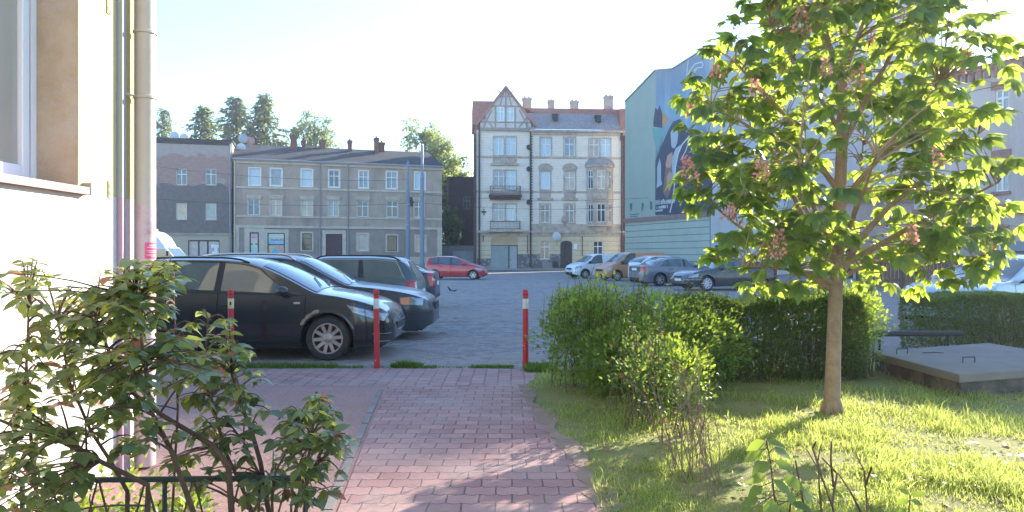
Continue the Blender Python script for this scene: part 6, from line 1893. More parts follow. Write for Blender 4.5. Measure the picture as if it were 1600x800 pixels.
GREEN = [(.065, .135, .035), (.09, .175, .04), (.13, .20, .045), (.08, .15, .045)]
hedge('hedge_bush', 'tall shaggy green bush at the path end beside the right red bollard', 'bush',
      merge_shape([(blob_shape((1.02, 8.45, .58), (.72, .60, .58), seed=1), 1.2), (blob_shape((1.62, 8.35, .52), (.72, .62, .56), seed=2), 1.1), (blob_shape((.78, 8.5, .78), (.40, .45, .38), seed=3), .45), (blob_shape((1.22, 7.85, .42), (.55, .5, .42), seed=4), .8), (blob_shape((1.55, 7.35, .33), (.42, .5, .34), seed=8), .5), (blob_shape((2.2, 8.6, .5), (.5, .5, .48), seed=9), .6)]),
      27000, (.026, .062), GREEN, (.5, .62, .07), stems=110, shoots=150, base=(1.2, 8.2), trans=.48, shoot_h=(.06, .30))
hedge('hedge', 'long dark green hedge behind the chestnut trunk', 'hedge',
      box_shape((1.9, 9.0), (4.35, 9.25), .72, .98, .05, seed=2, wob=.14), 30000, (.032, .055), [(.022, .06, .018), (.03, .075, .02), (.045, .095, .024), (.028, .066, .022)], (.34, .45, .05), stems=130, shoots=90, base=(3.1, 9.1), shoot_h=(.06, .2))
hedge('hedge_bush', 'sunlit leafy bush at the right end of the long hedge near the slab', 'bush',
      merge_shape([(blob_shape((4.25, 9.4, .58), (.42, .5, .55), seed=6), 1), (blob_shape((4.45, 9.6, .75), (.34, .4, .38), seed=7), .6)]), 6000, (.03, .052), GREEN, (.5, .62, .06), stems=40, shoots=22, base=(4.3, 9.4), trans=.45, shoot_h=(.08, .25))
hedge('hedge', 'neatly clipped hedge behind the concrete slab with a pale car behind it', 'hedge',
      box_shape((6.35, 11.9), (11.5, 12.5), .9, .87, .02, seed=4, wob=.05, bias=.35), 46000, (.034, .052), [(.03, .065, .022), (.04, .085, .026), (.05, .10, .03)], (.42, .5, .08), stems=90, shoots=0, base=(8.6, 12.2))
# leafy straggling shrub and bare twiggy bush in the grass
hedge('shrub', 'thin yellow green leafy shrub growing in the grass before the shaggy bush', 'shrub',
      merge_shape([(blob_shape((1.12, 6.7, .40), (.34, .5, .44), lumps=.4, seed=2, p=.8), 1), (blob_shape((1.45, 6.15, .32), (.34, .5, .36), lumps=.4, seed=5, p=.8), .8), (blob_shape((1.3, 7.1, .4), (.4, .4, .4), lumps=.3, seed=3, p=.6), .7)]), 1350, (.028, .055), [(.055, .11, .03), (.075, .14, .035), (.11, .15, .045)], (.40, .48, .08), stems=30, shoots=12, base=(1.25, 6.4), trans=.45, shoot_h=(.15, .5), red=(.25, .12, .06))
o = thing('twiggy_bush', 'bare brown twiggy bush leaning in the sunlit grass right of the path', 'bush', (1.22, 5.0, 0))
mb = MB(); rr = random.Random(3)
for k in range(24):
    b = Vector((rr.gauss(0, .08), rr.gauss(0, .16) - .12, -.02)); h = rr.uniform(.35, .98)
    lean = Vector((rr.uniform(-.36, .12), rr.uniform(-.1, .35), 1)); e = b + lean * h
    m = b.lerp(e, .5) + Vector((rr.gauss(0, .05), rr.gauss(0, .05), 0))
    P = bez(b, m, e, 6); mb.tube(P, [.0045 * (1 - .11 * i) for i in range(7)], 5, cap=False)
    for j in range(rr.randint(2, 5)):
        q = P[rr.randint(2, 6)]; dd = Vector((rr.uniform(-1, 1), rr.uniform(-1, 1), rr.uniform(.4, 1.4))).normalized() * rr.uniform(.06, .2)
        mb.tube([q, q + dd * .5 + Vector((0, 0, .01)), q + dd], [.003, .0025, .0015], 4, cap=False)
mb.build('branch', M_TWIGG, o, fixn=False)

# foreground sapling and twigs at the bottom right
def leafy_stem(name, label, P, leaves, lmat, size, r=.006, group=None, extra=()):
    o = thing(name, label, 'plant', (P[0].x, P[0].y, 0), 0, group); B = Vector((P[0].x, P[0].y, 0))
    st = MB(); P = [p - B for p in P]; P[0].z = -.02
    st.tube(P, [r * (1 - .6 * i / (len(P) - 1)) for i in range(len(P))], 6)
    for q in extra:
        Q = [x - B for x in q]; st.tube(Q, [r * .7 * (1 - .6 * i / (len(Q) - 1)) for i in range(len(Q))], 5)
    pp, dd, uu, ss = [], [], [], []
    for (u, v, Y, du, dv) in leaves:
        e = at(u, v, Y) - B; a = min((to_seg(e, x, y) for x, y in zip(P[:-1], P[1:])), key=lambda k: (k - e).length)
        d = Vector((du, rr.uniform(-.7, .3), -dv)); st.tube([a, e], [.003, .002], 4, cap=False)
        pp.append(e[:]); dd.append(d.normalized()[:]); uu.append((rr.uniform(-.3, .3), -.55, .8)); ss.append(rr.uniform(*size))
    st.build('stem', M_TWIG, o)
    TV, TF = leaf_template(.62, .1, .15)
    V, Fq = scatter(TV, TF, np.array(pp), np.array(dd), np.array(uu), np.array(ss))
    np_mesh('foliage', V, Fq, lmat, o, smooth=True)
    return o
M_SAPL = leaf_mat('sapling_leaf', [(.07, .14, .05), (.09, .17, .055), (.11, .19, .06)], .5, (.5, .62, .08))
leafy_stem('sapling', 'small green sapling with broad leaves at the bottom right of the lawn', [Vector((1.32, 3.55, 0)), at(1212, 797, 3.55), at(1204, 722, 3.55), at(1197, 686, 3.55)],
           [(1196, 690, 3.5, -.8, .3), (1200, 688, 3.6, .9, .2), (1190, 706, 3.5, -.9, .35), (1210, 700, 3.6, .8, .4), (1200, 722, 3.5, -.9, .3), (1212, 722, 3.5, 1, .3), (1196, 742, 3.4, -1, .5), (1208, 750, 3.45, .8, .5), (1225, 745, 3.4, 1, .5), (1190, 760, 3.5, -1, .6), (1230, 770, 3.5, .6, .8), (1185, 778, 3.6, -1, .4), (1240, 785, 3.5, 1, .3), (1205, 780, 3.3, -.2, 1), (1255, 770, 3.7, .8, .6), (1175, 795, 3.4, -.9, .3), (1220, 800, 3.3, .4, .8), (1265, 800, 3.5, .9, .4)], M_SAPL, (.075, .125))
leafy_stem('sapling', 'tiny two leaved seedling at the bottom edge of the lawn', [Vector((1.93, 3.6, 0)), at(1420, 800, 3.6), at(1422, 778, 3.6)], [(1420, 782, 3.6, -1, .2), (1424, 782, 3.6, 1, .25), (1421, 772, 3.6, -.5, -.3), (1424, 773, 3.6, .5, -.2), (1414, 795, 3.6, -1, .3)], M_SAPL, (.05, .075))
o = thing('twig_cluster', 'cluster of dark bare twigs standing at the bottom right of the lawn', 'twigs', (1.55, 3.6, 0)); B = Vector((1.55, 3.6, 0)); mb = MB()
for q in ([(1233, 830), (1234, 797), (1238, 760), (1240, 725)], [(1310, 830), (1300, 790), (1280, 735), (1262, 705), (1246, 690)], [(1285, 820), (1280, 760), (1278, 720), (1282, 698)], [(1300, 790), (1308, 740), (1284, 715)], [(1302, 760), (1298, 720), (1299, 690)], [(1345, 800), (1330, 770), (1310, 740)], [(1355, 830), (1354, 780), (1350, 735), (1338, 710)], [(1352, 760), (1362, 730), (1358, 738)], [(1285, 750), (1270, 700), (1275, 690)], [(1260, 810), (1250, 760), (1243, 720)]):
    Q = [at(u, v, 3.6 + .1 * math.sin(u)) - B for u, v in q]; mb.tube(Q, [.006 * (1 - .2 * i) for i in range(len(Q))], 5)
mb.build('twig', M_TWIG, o)

# ------------------------------------------------------------------ big shrub at the left
M_SHL = leaf_mat('shrub_leaf', [(.045, .10, .055), (.065, .135, .065), (.095, .165, .06), (.15, .19, .065), (.065, .14, .09)], .36, (.5, .56, .1), rough=.34, spec=.6, red=(.40, .17, .10), redamt=.03)
def big_shrub(name, label, base, stems, clusters, nper, Yr, lsize, seed):
    q = random.Random(seed)
    o = thing(name, label, 'shrub', (base[0], base[1], 0), 0, None); B = Vector((base[0], base[1], 0))
    st = MB(); sg = []
    for r, Y, pts in stems:
        P = [at(u, v, Y + .05 * math.sin(v * .05)) - B for u, v in pts]; P.insert(0, Vector((P[0].x * .9, P[0].y * .9, -.03)))
        n = len(P); st.tube(P, [r * (1 - .6 * i / (n - 1)) for i in range(n)], 7); sg += list(zip(P[:-1], P[1:]))
    pp, dd, uu, ss = [], [], [], []
    for (u, v, rad, dens) in clusters:
        for k in range(max(1, int(dens * nper))):
            a = q.uniform(0, 2 * PI); g = rad * math.sqrt(q.random())
            e = at(u + g * math.cos(a), v + g * math.sin(a) * .8, q.uniform(*Yr)) - B
            if e.z < .08: continue
            if e.x + B.x < -2.55: e.x = -2.55 - B.x + q.uniform(0, .1)
            c = min((to_seg(e, x, y) for x, y in sg), key=lambda t: (t - e).length + max(0, t.z - e.z))
            m = c.lerp(e, .55) + Vector((0, 0, .05)); P = bez(c, m, e, 4)
            st.tube(P, [.0055, .0045, .004, .003, .002], 4, cap=False)
            dirn = (P[-1] - P[-2]).normalized()
            for j in range(q.randint(5, 8)):
                t = 1 - j * .11; b = P[-1].lerp(P[0], max(0, 1 - t) * .6); an = j * 2.4 + a
                d = Vector((math.cos(an), math.sin(an), q.uniform(-.55, .25))) + dirn * .5
                pp.append(b[:]); dd.append(d.normalized()[:]); uu.append((q.gauss(0, .3), q.gauss(0, .3), 1)); ss.append(q.uniform(*lsize))
    st.build('stem', M_TWIG, o, fixn=False)
    TV, TF = leaf_template(.60, .14, .20)
    V, Fq = scatter(TV, TF, np.array(pp), np.array(dd), np.array(uu), np.array(ss))
    np_mesh('foliage', V, Fq, M_SHL, o, smooth=True)
    return o
big_shrub('shrub', 'large dark leaved shrub with some orange leaves before the pink house wall', (-1.9, 3.3),
    [(.016, 3.3, [(362, 800), (357, 726), (331, 695), (252, 648), (210, 616), (175, 560), (150, 500)]), (.014, 3.2, [(302, 800), (268, 705), (236, 642), (225, 560), (215, 470)]),
     (.014, 3.2, [(231, 790), (231, 758), (157, 721), (84, 684), (16, 663), (-40, 640)]), (.012, 3.4, [(199, 800), (199, 768), (173, 721), (142, 674), (110, 600), (90, 500)]), (.011, 3.3, [(60, 800), (50, 700), (40, 600), (45, 480)]),
     (.007, 3.7, [(278, 640), (274, 520), (270, 430), (266, 398)])],
    [(60, 425, 38, .6), (20, 440, 40, .5), (95, 480, 50, 1), (165, 455, 45, .7), (225, 450, 60, 1.4), (150, 520, 70, 1.7), (250, 520, 60, 1.3), (50, 560, 70, 1.6), (185, 600, 70, 1.5), (295, 560, 45, .9), (120, 570, 50, 1), (270, 425, 30, .5), (210, 420, 22, .4), (30, 640, 60, 1.3), (125, 650, 55, .9), (225, 665, 55, .8), (20, 720, 50, 1.1), (50, 785, 60, 1.3), (110, 730, 40, .4), (200, 500, 50, 1)],
    18, (2.75, 3.75), (.038, .088), 11)
big_shrub('shrub', 'shrub with upright brown stems and drooping leaves in front of the leftmost bollard', (-1.25, 3.5),
    [(.014, 3.55, [(420, 800), (407, 722), (394, 676), (375, 628), (362, 582), (352, 540)]), (.010, 3.6, [(395, 800), (350, 700), (330, 620), (320, 560), (325, 500)]), (.008, 3.5, [(405, 740), (380, 690), (350, 650)])],
    [(330, 500, 34, .6), (355, 560, 40, 1.0), (300, 600, 45, .9), (385, 600, 35, .8), (345, 630, 45, .9), (370, 690, 40, .7), (285, 745, 45, .8), (395, 760, 40, .7), (320, 690, 35, .5), (340, 575, 30, .6), (400, 650, 25, .3)],
    14, (3.2, 3.9), (.038, .085), 12)
big_shrub('shrub', 'low rounded shrub with a leafy tip at the left edge of the path', (-1.0, 3.5),
    [(.011, 3.45, [(462, 800), (472, 750), (485, 702), (490, 660), (491, 630)]), (.008, 3.45, [(425, 780), (430, 738), (469, 667), (480, 640)]), (.007, 3.5, [(455, 790), (500, 720), (525, 690)])],
    [(490, 630, 28, .8), (462, 660, 32, .8), (515, 660, 32, .8), (535, 690, 22, .4), (450, 700, 35, .7), (490, 700, 40, .7), (470, 760, 40, .8), (510, 750, 30, .5)],
    14, (3.15, 3.75), (.04, .085), 13)
# low bright weeds in the bed
hedge('weeds', 'bright green low weeds at the foot of the left shrubs', 'weeds', merge_shape([(box_shape((-2.4, 3.2), (-1.0, 3.6), .8, .20, .3, seed=1, wob=.3, bias=.9), 1), (box_shape((-2.5, 4.2), (-1.7, 4.1), .5, .25, .3, seed=3, wob=.3, bias=.9), .6)]), 1500, (.03, .06), [(.06, .13, .025), (.09, .17, .03), (.12, .18, .04)], (.4, .5, .05), stems=60, base=(-1.8, 3.6), trans=.45)
bpy.data.objects[[k.name for k in bpy.data.objects if k.name.startswith('weeds')][0]]['kind'] = 'stuff'

# ------------------------------------------------------------------ grass
def inside(px, py, poly):
    c = np.zeros(len(px), bool); n = len(poly)
    for i in range(n):
        x0, y0 = poly[i]; x1, y1 = poly[(i + 1) % n]
        k = ((y0 > py) != (y1 > py)) & (px < (x1 - x0) * (py - y0) / (y1 - y0 + 1e-12) + x0)
        c ^= k
    return c
def blades(px, py, h, w, lean=.45):
    n = len(px); a = RNG.random(n) * 2 * PI; s = np.stack([np.cos(a), np.sin(a), np.zeros(n)], 1) * (w / 2)[:, None]
    l = RNG.normal(size=(n, 2)) * lean
    b = np.stack([px, py, np.full(n, .004)], 1)
    m = b + np.stack([l[:, 0] * h * .35, l[:, 1] * h * .35, h * .6], 1)
    t = b + np.stack([l[:, 0] * h, l[:, 1] * h, h * (1 - .25 * np.minimum(1, (l ** 2).sum(1)))], 1)
    V = np.stack([b - s, b + s, m + s * .8, t, m - s * .8], 1).reshape(-1, 3)
    k = np.arange(n) * 5
    Fq = np.concatenate([np.stack([k, k + 1, k + 2, k + 4], 1)]); Ft = np.stack([k + 4, k + 2, k + 3, k + 3], 1)
    return V, Fq, np.stack([k + 4, k + 2, k + 3], 1)
M_GR = leaf_mat('grass_blade', [(.11, .185, .03), (.15, .225, .04), (.23, .26, .075), (.33, .29, .135), (.12, .205, .035)], .5, (.60, .67, .15), rough=.6, spec=.25)
M_GR2 = leaf_mat('verge_grass_blade', [(.06, .13, .02), (.09, .17, .03), (.12, .17, .04)], .4, (.3, .42, .05), rough=.6, spec=.25)
SLAB = [(4.72, 7.85), (6.9, 8.65), (6.7, 10.4), (4.7, 9.6)]
LAWN_G = [(.52, 4.0), (.66, 3.2), (3.6, 3.0), (9.5, 7.2), (9.5, 9.5), (6.9, 10.8), (4.4, 9.9), (.45, 9.7), (.18, 8.75), (.14, 8.4), (.2, 7.8), (.3, 7.0), (.40, 6.2), (.53, 5.4)]
def lawn_points(n):
    Y = 3.0 / (1 - RNG.random(n) * (1 - 3.0 / 10.9)); X = RNG.random(n) * 9.5
    keep = RNG.random(n) < np.minimum(1, (4.0 / Y)) 
    X, Y = X[keep], Y[keep]
    vis = (X / Y) < .74
    k = inside(X, Y, LAWN_G) & ~inside(X, Y, SLAB) & vis
    return X[k], Y[k]
X, Y = lawn_points(420000)
pat = np.sin(X * 2.3 + 1.3 * np.sin(Y * 1.7)) * np.sin(Y * 2.9 + np.sin(X * 1.9)) + .5 * np.sin(X * 7.1 + Y * 3) * np.sin(Y * 6.3 - X * 2)
keep = RNG.random(len(X)) < np.clip(.60 + .55 * pat, .06, 1)
edge = np.interp(Y, [3.2, 4.35, 5.4, 6.3, 7.0, 7.9, 8.6], [.62, .56, .5, .38, .29, .19, .16]); keep &= ~((X - edge < .22) & (RNG.random(len(X)) < .55))
X, Y = X[keep], Y[keep]; pat = pat[keep]
h = RNG.uniform(.018, .07, len(X)) * np.clip(1 + .75 * pat + .4 * np.sin(X * 13 + Y * 5) * np.sin(Y * 11 - X * 4), .35, 2.2) * (1 + .6 * (RNG.random(len(X)) < .06)); wd = RNG.uniform(.003, .0065, len(X)) * (.6 + Y / 9)
V, Fq, Ft = blades(X, Y, h, wd, .6)
me_quads = np_mesh('grass', V, np.concatenate([Fq]), M_GR)
# tips as triangles in the same mesh: rebuild with both face kinds
bpy.data.objects.remove(me_quads)
def blade_mesh(name, V, Fq, Ft, mat):
    me = bpy.data.meshes.new(name); n, q, t = len(V), len(Fq), len(Ft)
    me.vertices.add(n); me.vertices.foreach_set('co', V.astype(np.float32).ravel())
    idx = np.concatenate([Fq.ravel(), Ft.ravel()]).astype(np.int32); me.loops.add(len(idx)); me.loops.foreach_set('vertex_index', idx)
    me.polygons.add(q + t); me.polygons.foreach_set('loop_start', np.concatenate([np.arange(q) * 4, q * 4 + np.arange(t) * 3]).astype(np.int32))
    me.materials.append(mat); me.polygons.foreach_set('use_smooth', [True] * (q + t)); me.update(calc_edges=True); me.validate()
    o = bpy.data.objects.new(name, me); COL.objects.link(o); return o
g = blade_mesh('grass', V, Fq, Ft, M_GR); tag(g, 'short sunlit lawn grass with worn patches', 'grass', kind='stuff')
# grass along the edge of the pavers and single tufts in it
xs, ys, hs_ = [], [], []
def strip(x0, x1, y0, y1, n, h0, h1):
    xs.append(RNG.uniform(x0, x1, n)); ys.append(y0 + (y1 - y0) * RNG.beta(2, 2, n)); hs_.append(RNG.uniform(h0, h1, n))
strip(-4.2, -3.0, 9.84, 10.12, 1300, .02, .09); strip(-3.1, -2.35, 9.86, 10.1, 900, .02, .08); strip(-2.5, -1.95, 9.86, 10.0, 260, .02, .05); strip(-1.35, -1.0, 9.85, 10.02, 260, .02, .05); strip(-.55, .02, 9.86, 10.06, 700, .015, .055); strip(.16, .6, 9.5, 10.1, 2200, .03, .10); strip(-1.9, -.5, 9.86, 9.98, 220, .015, .04)
V, Fq, Ft = blades(np.concatenate(xs), np.concatenate(ys), np.concatenate(hs_), np.full(sum(map(len, xs)), .009), .5)
g = blade_mesh('verge_grass', V, Fq, Ft, M_GR2); tag(g, 'strip of green grass between the red pavers and the car park', 'grass', kind='stuff')
o = thing('grass_tuft', 'round tuft of green grass by the middle bollard at the paver edge', 'grass tuft', (-1.42, 10.0, 0))
n = 800; a = RNG.random(n) * 2 * PI; r = np.sqrt(RNG.random(n))
V, Fq, Ft = blades(.22 * r * np.cos(a), .10 * r * np.sin(a), RNG.uniform(.04, .14, n) * (1.1 - .5 * r), np.full(n, .009), .55)
q = blade_mesh('blade', V, Fq, Ft, M_GR2); q.parent = o

# ------------------------------------------------------------------ far trees
def far_tree(name, label, u, vt, Y, kind, wpx, cols, tcol, vb=420, n=2600, seed=0, group='trees behind the houses'):
    top = at(u, vt, Y); H = top.z; W = wpx / F * Y
    o = thing(name, label, 'tree', (top.x, Y, 0), 0, group)
    r = np.random.default_rng(seed); q = random.Random(seed)
    tk = MB(); tk.tube([(0, 0, -.1), (.1, 0, H * .45), (0, 0, H * .96)], [H * .017, H * .012, H * .002], 8); 
    P, D, U = [], [], []
    if kind == 'conifer':
        nb = 150
        for i in range(nb):
            z = H * (.22 + .77 * (i / nb) ** .9); R = W / 2 * (1 - ((z / H) - .2) / .8) ** .85 * q.uniform(.35, 1.2) + .15
            a = i * 2.4 + q.uniform(-.3, .3); e = Vector((R * math.cos(a), R * math.sin(a), z - R * .22 + q.uniform(-.1, .3)))
            tk.tube([(0, 0, z), (e.x * .5, e.y * .5, z - R * .02), e], [.05, .035, .015], 4, cap=False)
            m = max(3, int(n / nb * (R / (W / 2) + .25)))
            t = r.random(m) ** .7
            base = np.stack([e.x * t, e.y * t, z + (e.z - z) * t ** 1.6], 1) + r.normal(size=(m, 3)) * np.array([.22, .22, .12])
            P.append(base); dd = np.stack([np.full(m, math.cos(a)), np.full(m, math.sin(a)), np.full(m, -.5)], 1) + r.normal(size=(m, 3)) * .5; D.append(dd)
        TV, TF = quad_leaf(.4); size = (.35, .8)
    else:
        nc = 70 if kind == 'round' else 150
        cl = []
        for i in range(nc):
            d = r.normal(size=3); d /= np.linalg.norm(d); k = r.random() ** .4
            hz = .36 if kind == 'round' else .30
            c = np.array([d[0] * W / 2 * k * .86, d[1] * W / 2 * k * .86, H * (1 - hz) + d[2] * H * hz * k * .92])
            sp = W * (.11 if kind == 'round' else .085) * r.uniform(.7, 1.3)
            cl.append(c); tk.tube([(0, 0, H * .4 + (c[2] - H * .4) * .3), tuple(c * np.array([.55, .55, .8])), tuple(c)], [.10, .06, .02], 4, cap=False)
            m = n // nc; v = r.normal(size=(m, 3)); v /= np.linalg.norm(v, axis=1, keepdims=True)
            P.append(c + v * sp * (r.random((m, 1)) ** .4) * np.array([1, 1, .75])); D.append(v + r.normal(size=(m, 3)) * .6)
        TV, TF = quad_leaf(.7); size = (.22, .5) if kind == 'round' else (.18, .4)
    P = np.concatenate(P); D = np.concatenate(D); up = r.normal(size=P.shape) * .5 + np.array([0, 0, 1])
    V, Fq = scatter(TV, TF, P, D, up, r.uniform(size[0], size[1], len(P)))
    tk.build('trunk', M_TWIG, o, fixn=False)
    np_mesh('crown', V, Fq, leaf_mat(kind + '_far_leaf' + str(seed % 2), cols, .35, tcol), o)
    return o
CON = [(.08, .12, .07), (.10, .145, .075), (.125, .16, .08)]
far_tree('conifer', 'small conifer top over the left part of the flat brick house', 257, 168, 102, 'conifer', 150, CON, (.36, .42, .16), seed=2, n=6000)
far_tree('conifer', 'bushy conifer between the smallest and the broad one over the flat roof', 319, 164, 100, 'conifer', 210, CON, (.36, .42, .16), seed=4, n=12000)
far_tree('conifer', 'broad dark conifer left of the narrow pointed one', 369, 150, 98, 'conifer', 230, CON, (.36, .42, .16), seed=6, n=14000)
far_tree('conifer', 'narrow tall pointed conifer, rightmost of the conifer group', 413, 145, 98, 'conifer', 190, CON, (.4, .46, .16), seed=8, n=13000)
DEC = [(.09, .14, .055), (.12, .17, .06), (.15, .19, .065)]
far_tree('birch', 'airy birch showing over the dark tenement roof', 492, 168, 98, 'airy', 90, DEC, (.48, .56, .18), seed=3, n=9000)
far_tree('broadleaf_tree', 'big round tree rising beside the right end of the long tenement', 664, 178, 100, 'round', 125, DEC, (.5, .58, .14), seed=5, n=17000)
far_tree('broadleaf_tree', 'lower leafy tree filling the gap between the two tenements', 708, 234, 95, 'round', 95, DEC, (.48, .56, .17), seed=7, n=9000)
far_tree('broadleaf_tree', 'small dark tree low in the gap before the brick outbuilding', 704, 318, 86.5, 'round', 44, [(.03, .06, .025), (.045, .08, .03)], (.15, .22, .04), seed=9, n=3000)

# weeds, clover and dry leaves in the lawn
WV, WF = leaf_template(.7, .1, .1)
n = 2600; X, Y = lawn_points(60000); X, Y = X[:n], Y[:n]; n = len(X)
cl = np.sin(X * 3.3 + 2) * np.sin(Y * 4.1 + X) > .1; X, Y = X[cl], Y[cl]; n = len(X)
a = RNG.random(n) * 6.28
V, Fq = scatter(WV, WF, np.stack([X, Y, RNG.uniform(.01, .05, n)], 1), np.stack([np.cos(a), np.sin(a), RNG.uniform(-.1, .6, n)], 1), np.tile([0, 0, 1.0], (n, 1)) + runit(n) * .4, RNG.uniform(.02, .05, n))
tag(np_mesh('clover', V, Fq, leaf_mat('clover_leaf', [(.06, .12, .03), (.09, .16, .04), (.12, .18, .05)], .45, (.45, .55, .1)), None, True), 'broad leaved weeds scattered through the lawn', 'weeds', kind='stuff')
n = 420; X, Y = lawn_points(60000); X, Y = X[-n:], Y[-n:]; n = len(X); a = RNG.random(n) * 6.28
V, Fq = scatter(WV, WF, np.stack([X, Y, RNG.uniform(.01, .035, n)], 1), np.stack([np.cos(a), np.sin(a), RNG.uniform(-.2, .2, n)], 1), np.tile([0, 0, 1.0], (n, 1)) + runit(n) * .5, RNG.uniform(.025, .06, n))
tag(np_mesh('dry_leaves', V, Fq, leaf_mat('dry_leaf', [(.22, .13, .07), (.30, .19, .10), (.17, .10, .06)], .2, (.4, .25, .12), rough=.8), None, True), 'brown dry leaves lying in the grass', 'fallen leaves', kind='stuff')
# ================================================================== STREET FURNITURE AND SMALL THINGS
M_RED = pm('bollard_red', (.50, .025, .035), .45, .12, 8, .1, 40, stain=(.36, .05, .05), sscale=10, samt=.5)
M_BWH = pm('bollard_white', (.66, .64, .61), .5, .1, 12, .05, 40, stain=(.4, .38, .36), sscale=20, samt=.4)
def bollard(label, x, y, lean=(0, 0), yellow=False, chips=0):
    o = thing('bollard', label, 'bollard', (x, y, 0), 0, 'red steel bollards across the path end')
    o.rotation_euler = (lean[0], lean[1], random.uniform(0, 6))
    mb = MB(); mb.lathe([(.038, -.1), (.038, 1.03), (.036, 1.045), (.030, 1.052), (.001, 1.056)], 'z', 24); p = mb.build('post', M_RED, o, smooth=True, ang=40)
    mb = MB(); mb.lathe([(.0386, .80), (.0392, .802), (.0392, .93), (.0386, .932)], 'z', 24); b = mb.build('reflective_band', pm('yellowed_band', (.62, .55, .30), .5, .1, 12, 0) if yellow else M_BWH, o, smooth=True, ang=40)
    mb = MB(); mb.lathe([(.0384, .985), (.039, .987), (.039, .992), (.0384, .994)], 'z', 24); mb.build('cap_seam', M_SEAM, o)
    q = random.Random(chips)
    for k in range(chips):
        mb = MB(); a = q.uniform(0, 6.28); z = q.uniform(.1, .78); h = q.uniform(.01, .03)
        mb.grid([[(.0384 * math.cos(a + t), .0384 * math.sin(a + t), z + zz) for zz in (0, h)] for t in (0, .12, .25)]); mb.build('paint_chip', pm('chip_pale', (.5, .42, .38), .8, .1), o)
    if yellow:
        mb = MB(); mb.grid([[(.0398 * math.cos(t - o.rotation_euler.z - PI / 2), .0398 * math.sin(t - o.rotation_euler.z - PI / 2), z) for z in (.845, .89)] for t in (-.1, .2, .5)]); mb.build('sticker', M_SEAM, o)
    return o
bollard('red bollard with a yellowish band standing before the black car door, leftmost bollard', -3.76, 9.93, (0, 0), True, 4)
bollard('red bollard with a white band in front of the black car bumper, middle of three', -1.80, 9.90, (.0, .012), False, 6)
bollard('red bollard with a white band beside the shaggy bush, rightmost of three', .18, 9.88, (.0, 0), False, 9)

M_POLE = pm('blue_grey_pole', (.16, .20, .25), .55, .12, 4, .05, 30)
def pole(label, u, vt, Y):
    p = at(u, vt, Y); o = thing('tram_pole', label, 'utility pole', (p.x, Y, 0), 0, 'tall steel poles on the street'); H = p.z
    mb = MB(); mb.lathe([(.20, 0), (.20, H * .42), (.165, H * .44), (.165, H * .74), (.125, H * .76), (.125, H * .985), (.04, H)], 'z', 14); mb.build('shaft', M_POLE, o, smooth=True, ang=30)
    for z in (.42, .60, .74, .90):
        mb = MB(); mb.lathe([(.225 if z < .7 else .17, H * z), (.225 if z < .7 else .17, H * z + .12)], 'z', 14); mb.build('band', M_ZINC, o)
    mb = MB(); mb.lathe([(.32, 0), (.32, .1), (.26, .14), (.26, .9), (.21, .95)], 'z', 14); mb.build('base', M_POLE, o)
    return Vector((p.x, Y, H))
pA = pole('shorter blue grey steel pole in front of the long tenement', 637.5, 251, 69)
pB = pole('taller blue grey steel pole right of the shorter one', 659.5, 225, 66)
def wire(label, a, b, sag, r=.016):
    o = thing('overhead_wire', label, 'wire', a, 0, 'overhead tram wires'); P = []
    for i in range(25):
        t = i / 24; P.append(Vector(a).lerp(Vector(b), t) - Vector(a) - Vector((0, 0, sag * 4 * t * (1 - t))))
    MB().tube(P, r, 5).build('cable', M_IRON, o)
wire('upper overhead wire from the shorter pole to the left along the tenement', (pA.x, pA.y, 8.6), (-30, 60, 8.9), .5)
wire('lower overhead wire from the shorter pole to the left along the tenement', (pA.x, pA.y, 6.4), (-30, 59.5, 6.2), .4)
wire('overhead wire from the taller pole to the pale tenement on the right', (pB.x, pB.y, 6.2), (12.4, 82.9, 7.0), .4)
wire('high overhead wire from the taller pole across to the mural wall', (pB.x, pB.y, 7.0), (13.8, 75.2, 7.4), .4)

# low garden fence in the left bed
M_RUST = pm('rusty_bar', (.10, .08, .05), .8, .3, 12, .2, 60)
M_GRN = pm('dark_green_iron', (.035, .055, .045), .5, .2, 10, .1, 60)
o = thing('low_fence', 'low dark green iron garden fence with zigzag bars among the left shrubs', 'fence', (-2.25, 3.38, 0), .03)
mb = MB(); mb.box(0, 1.32, -.01, .01, .466, .490); mb.build('rail', M_GRN, o, bevel=.004)
mb = MB(); mb.box(0, 1.32, -.008, .008, .07, .09); mb.build('rail', M_GRN, o)
for k in range(6):
    x = .04 + k * .215; MB().tube([(x, 0, .09), (x + .10, 0, .465)], .005, 6).build('bar', M_RUST, o); MB().tube([(x + .205, .0, .09), (x + .11, 0, .465)], .005, 6).build('bar', M_RUST, o)
for x in (.02, .66, 1.3):
    MB().tube([(x, 0, -.1), (x, 0, .465)], .011, 8).build('post', M_GRN, o)

# concrete cover slab on its stone plinth
M_SLABC = pm('rough_concrete', (.235, .20, .17), .95, .18, 3, .7, 90, stain=(.17, .155, .14), sscale=1.5)
def rubble():
    m = bpy.data.materials.new('rubble_stone'); t = NT(m)
    v = t.n('ShaderNodeTexVoronoi'); v.inputs['Scale'].default_value = 4.2; t.l(t.co(), v.inputs['Vector'])
    n = t.noise(3, 5, .7); n2 = t.noise(30, 4, .7)
    col = t.mix(t.ramp(v.outputs['Distance'], [(.25, 0), (.6, 1)]), (.20, .165, .135), (.10, .085, .075))
    col = t.mix(t.ramp(n, [(.52, 0), (.6, 1)]), col, (.27, .20, .15)); col = t.mix(t.math('MULTIPLY', n2, .4), col, (.08, .075, .065))
    t.pbr(col, .95, 0, .2, t.bump(t.math('ADD', v.outputs['Distance'], t.math('MULTIPLY', n2, .4)), .8, .04)); return m
A_, C_, D_, B_ = (4.69, 7.78), (7.0, 8.62), (6.8, 10.6), (4.66, 9.7)
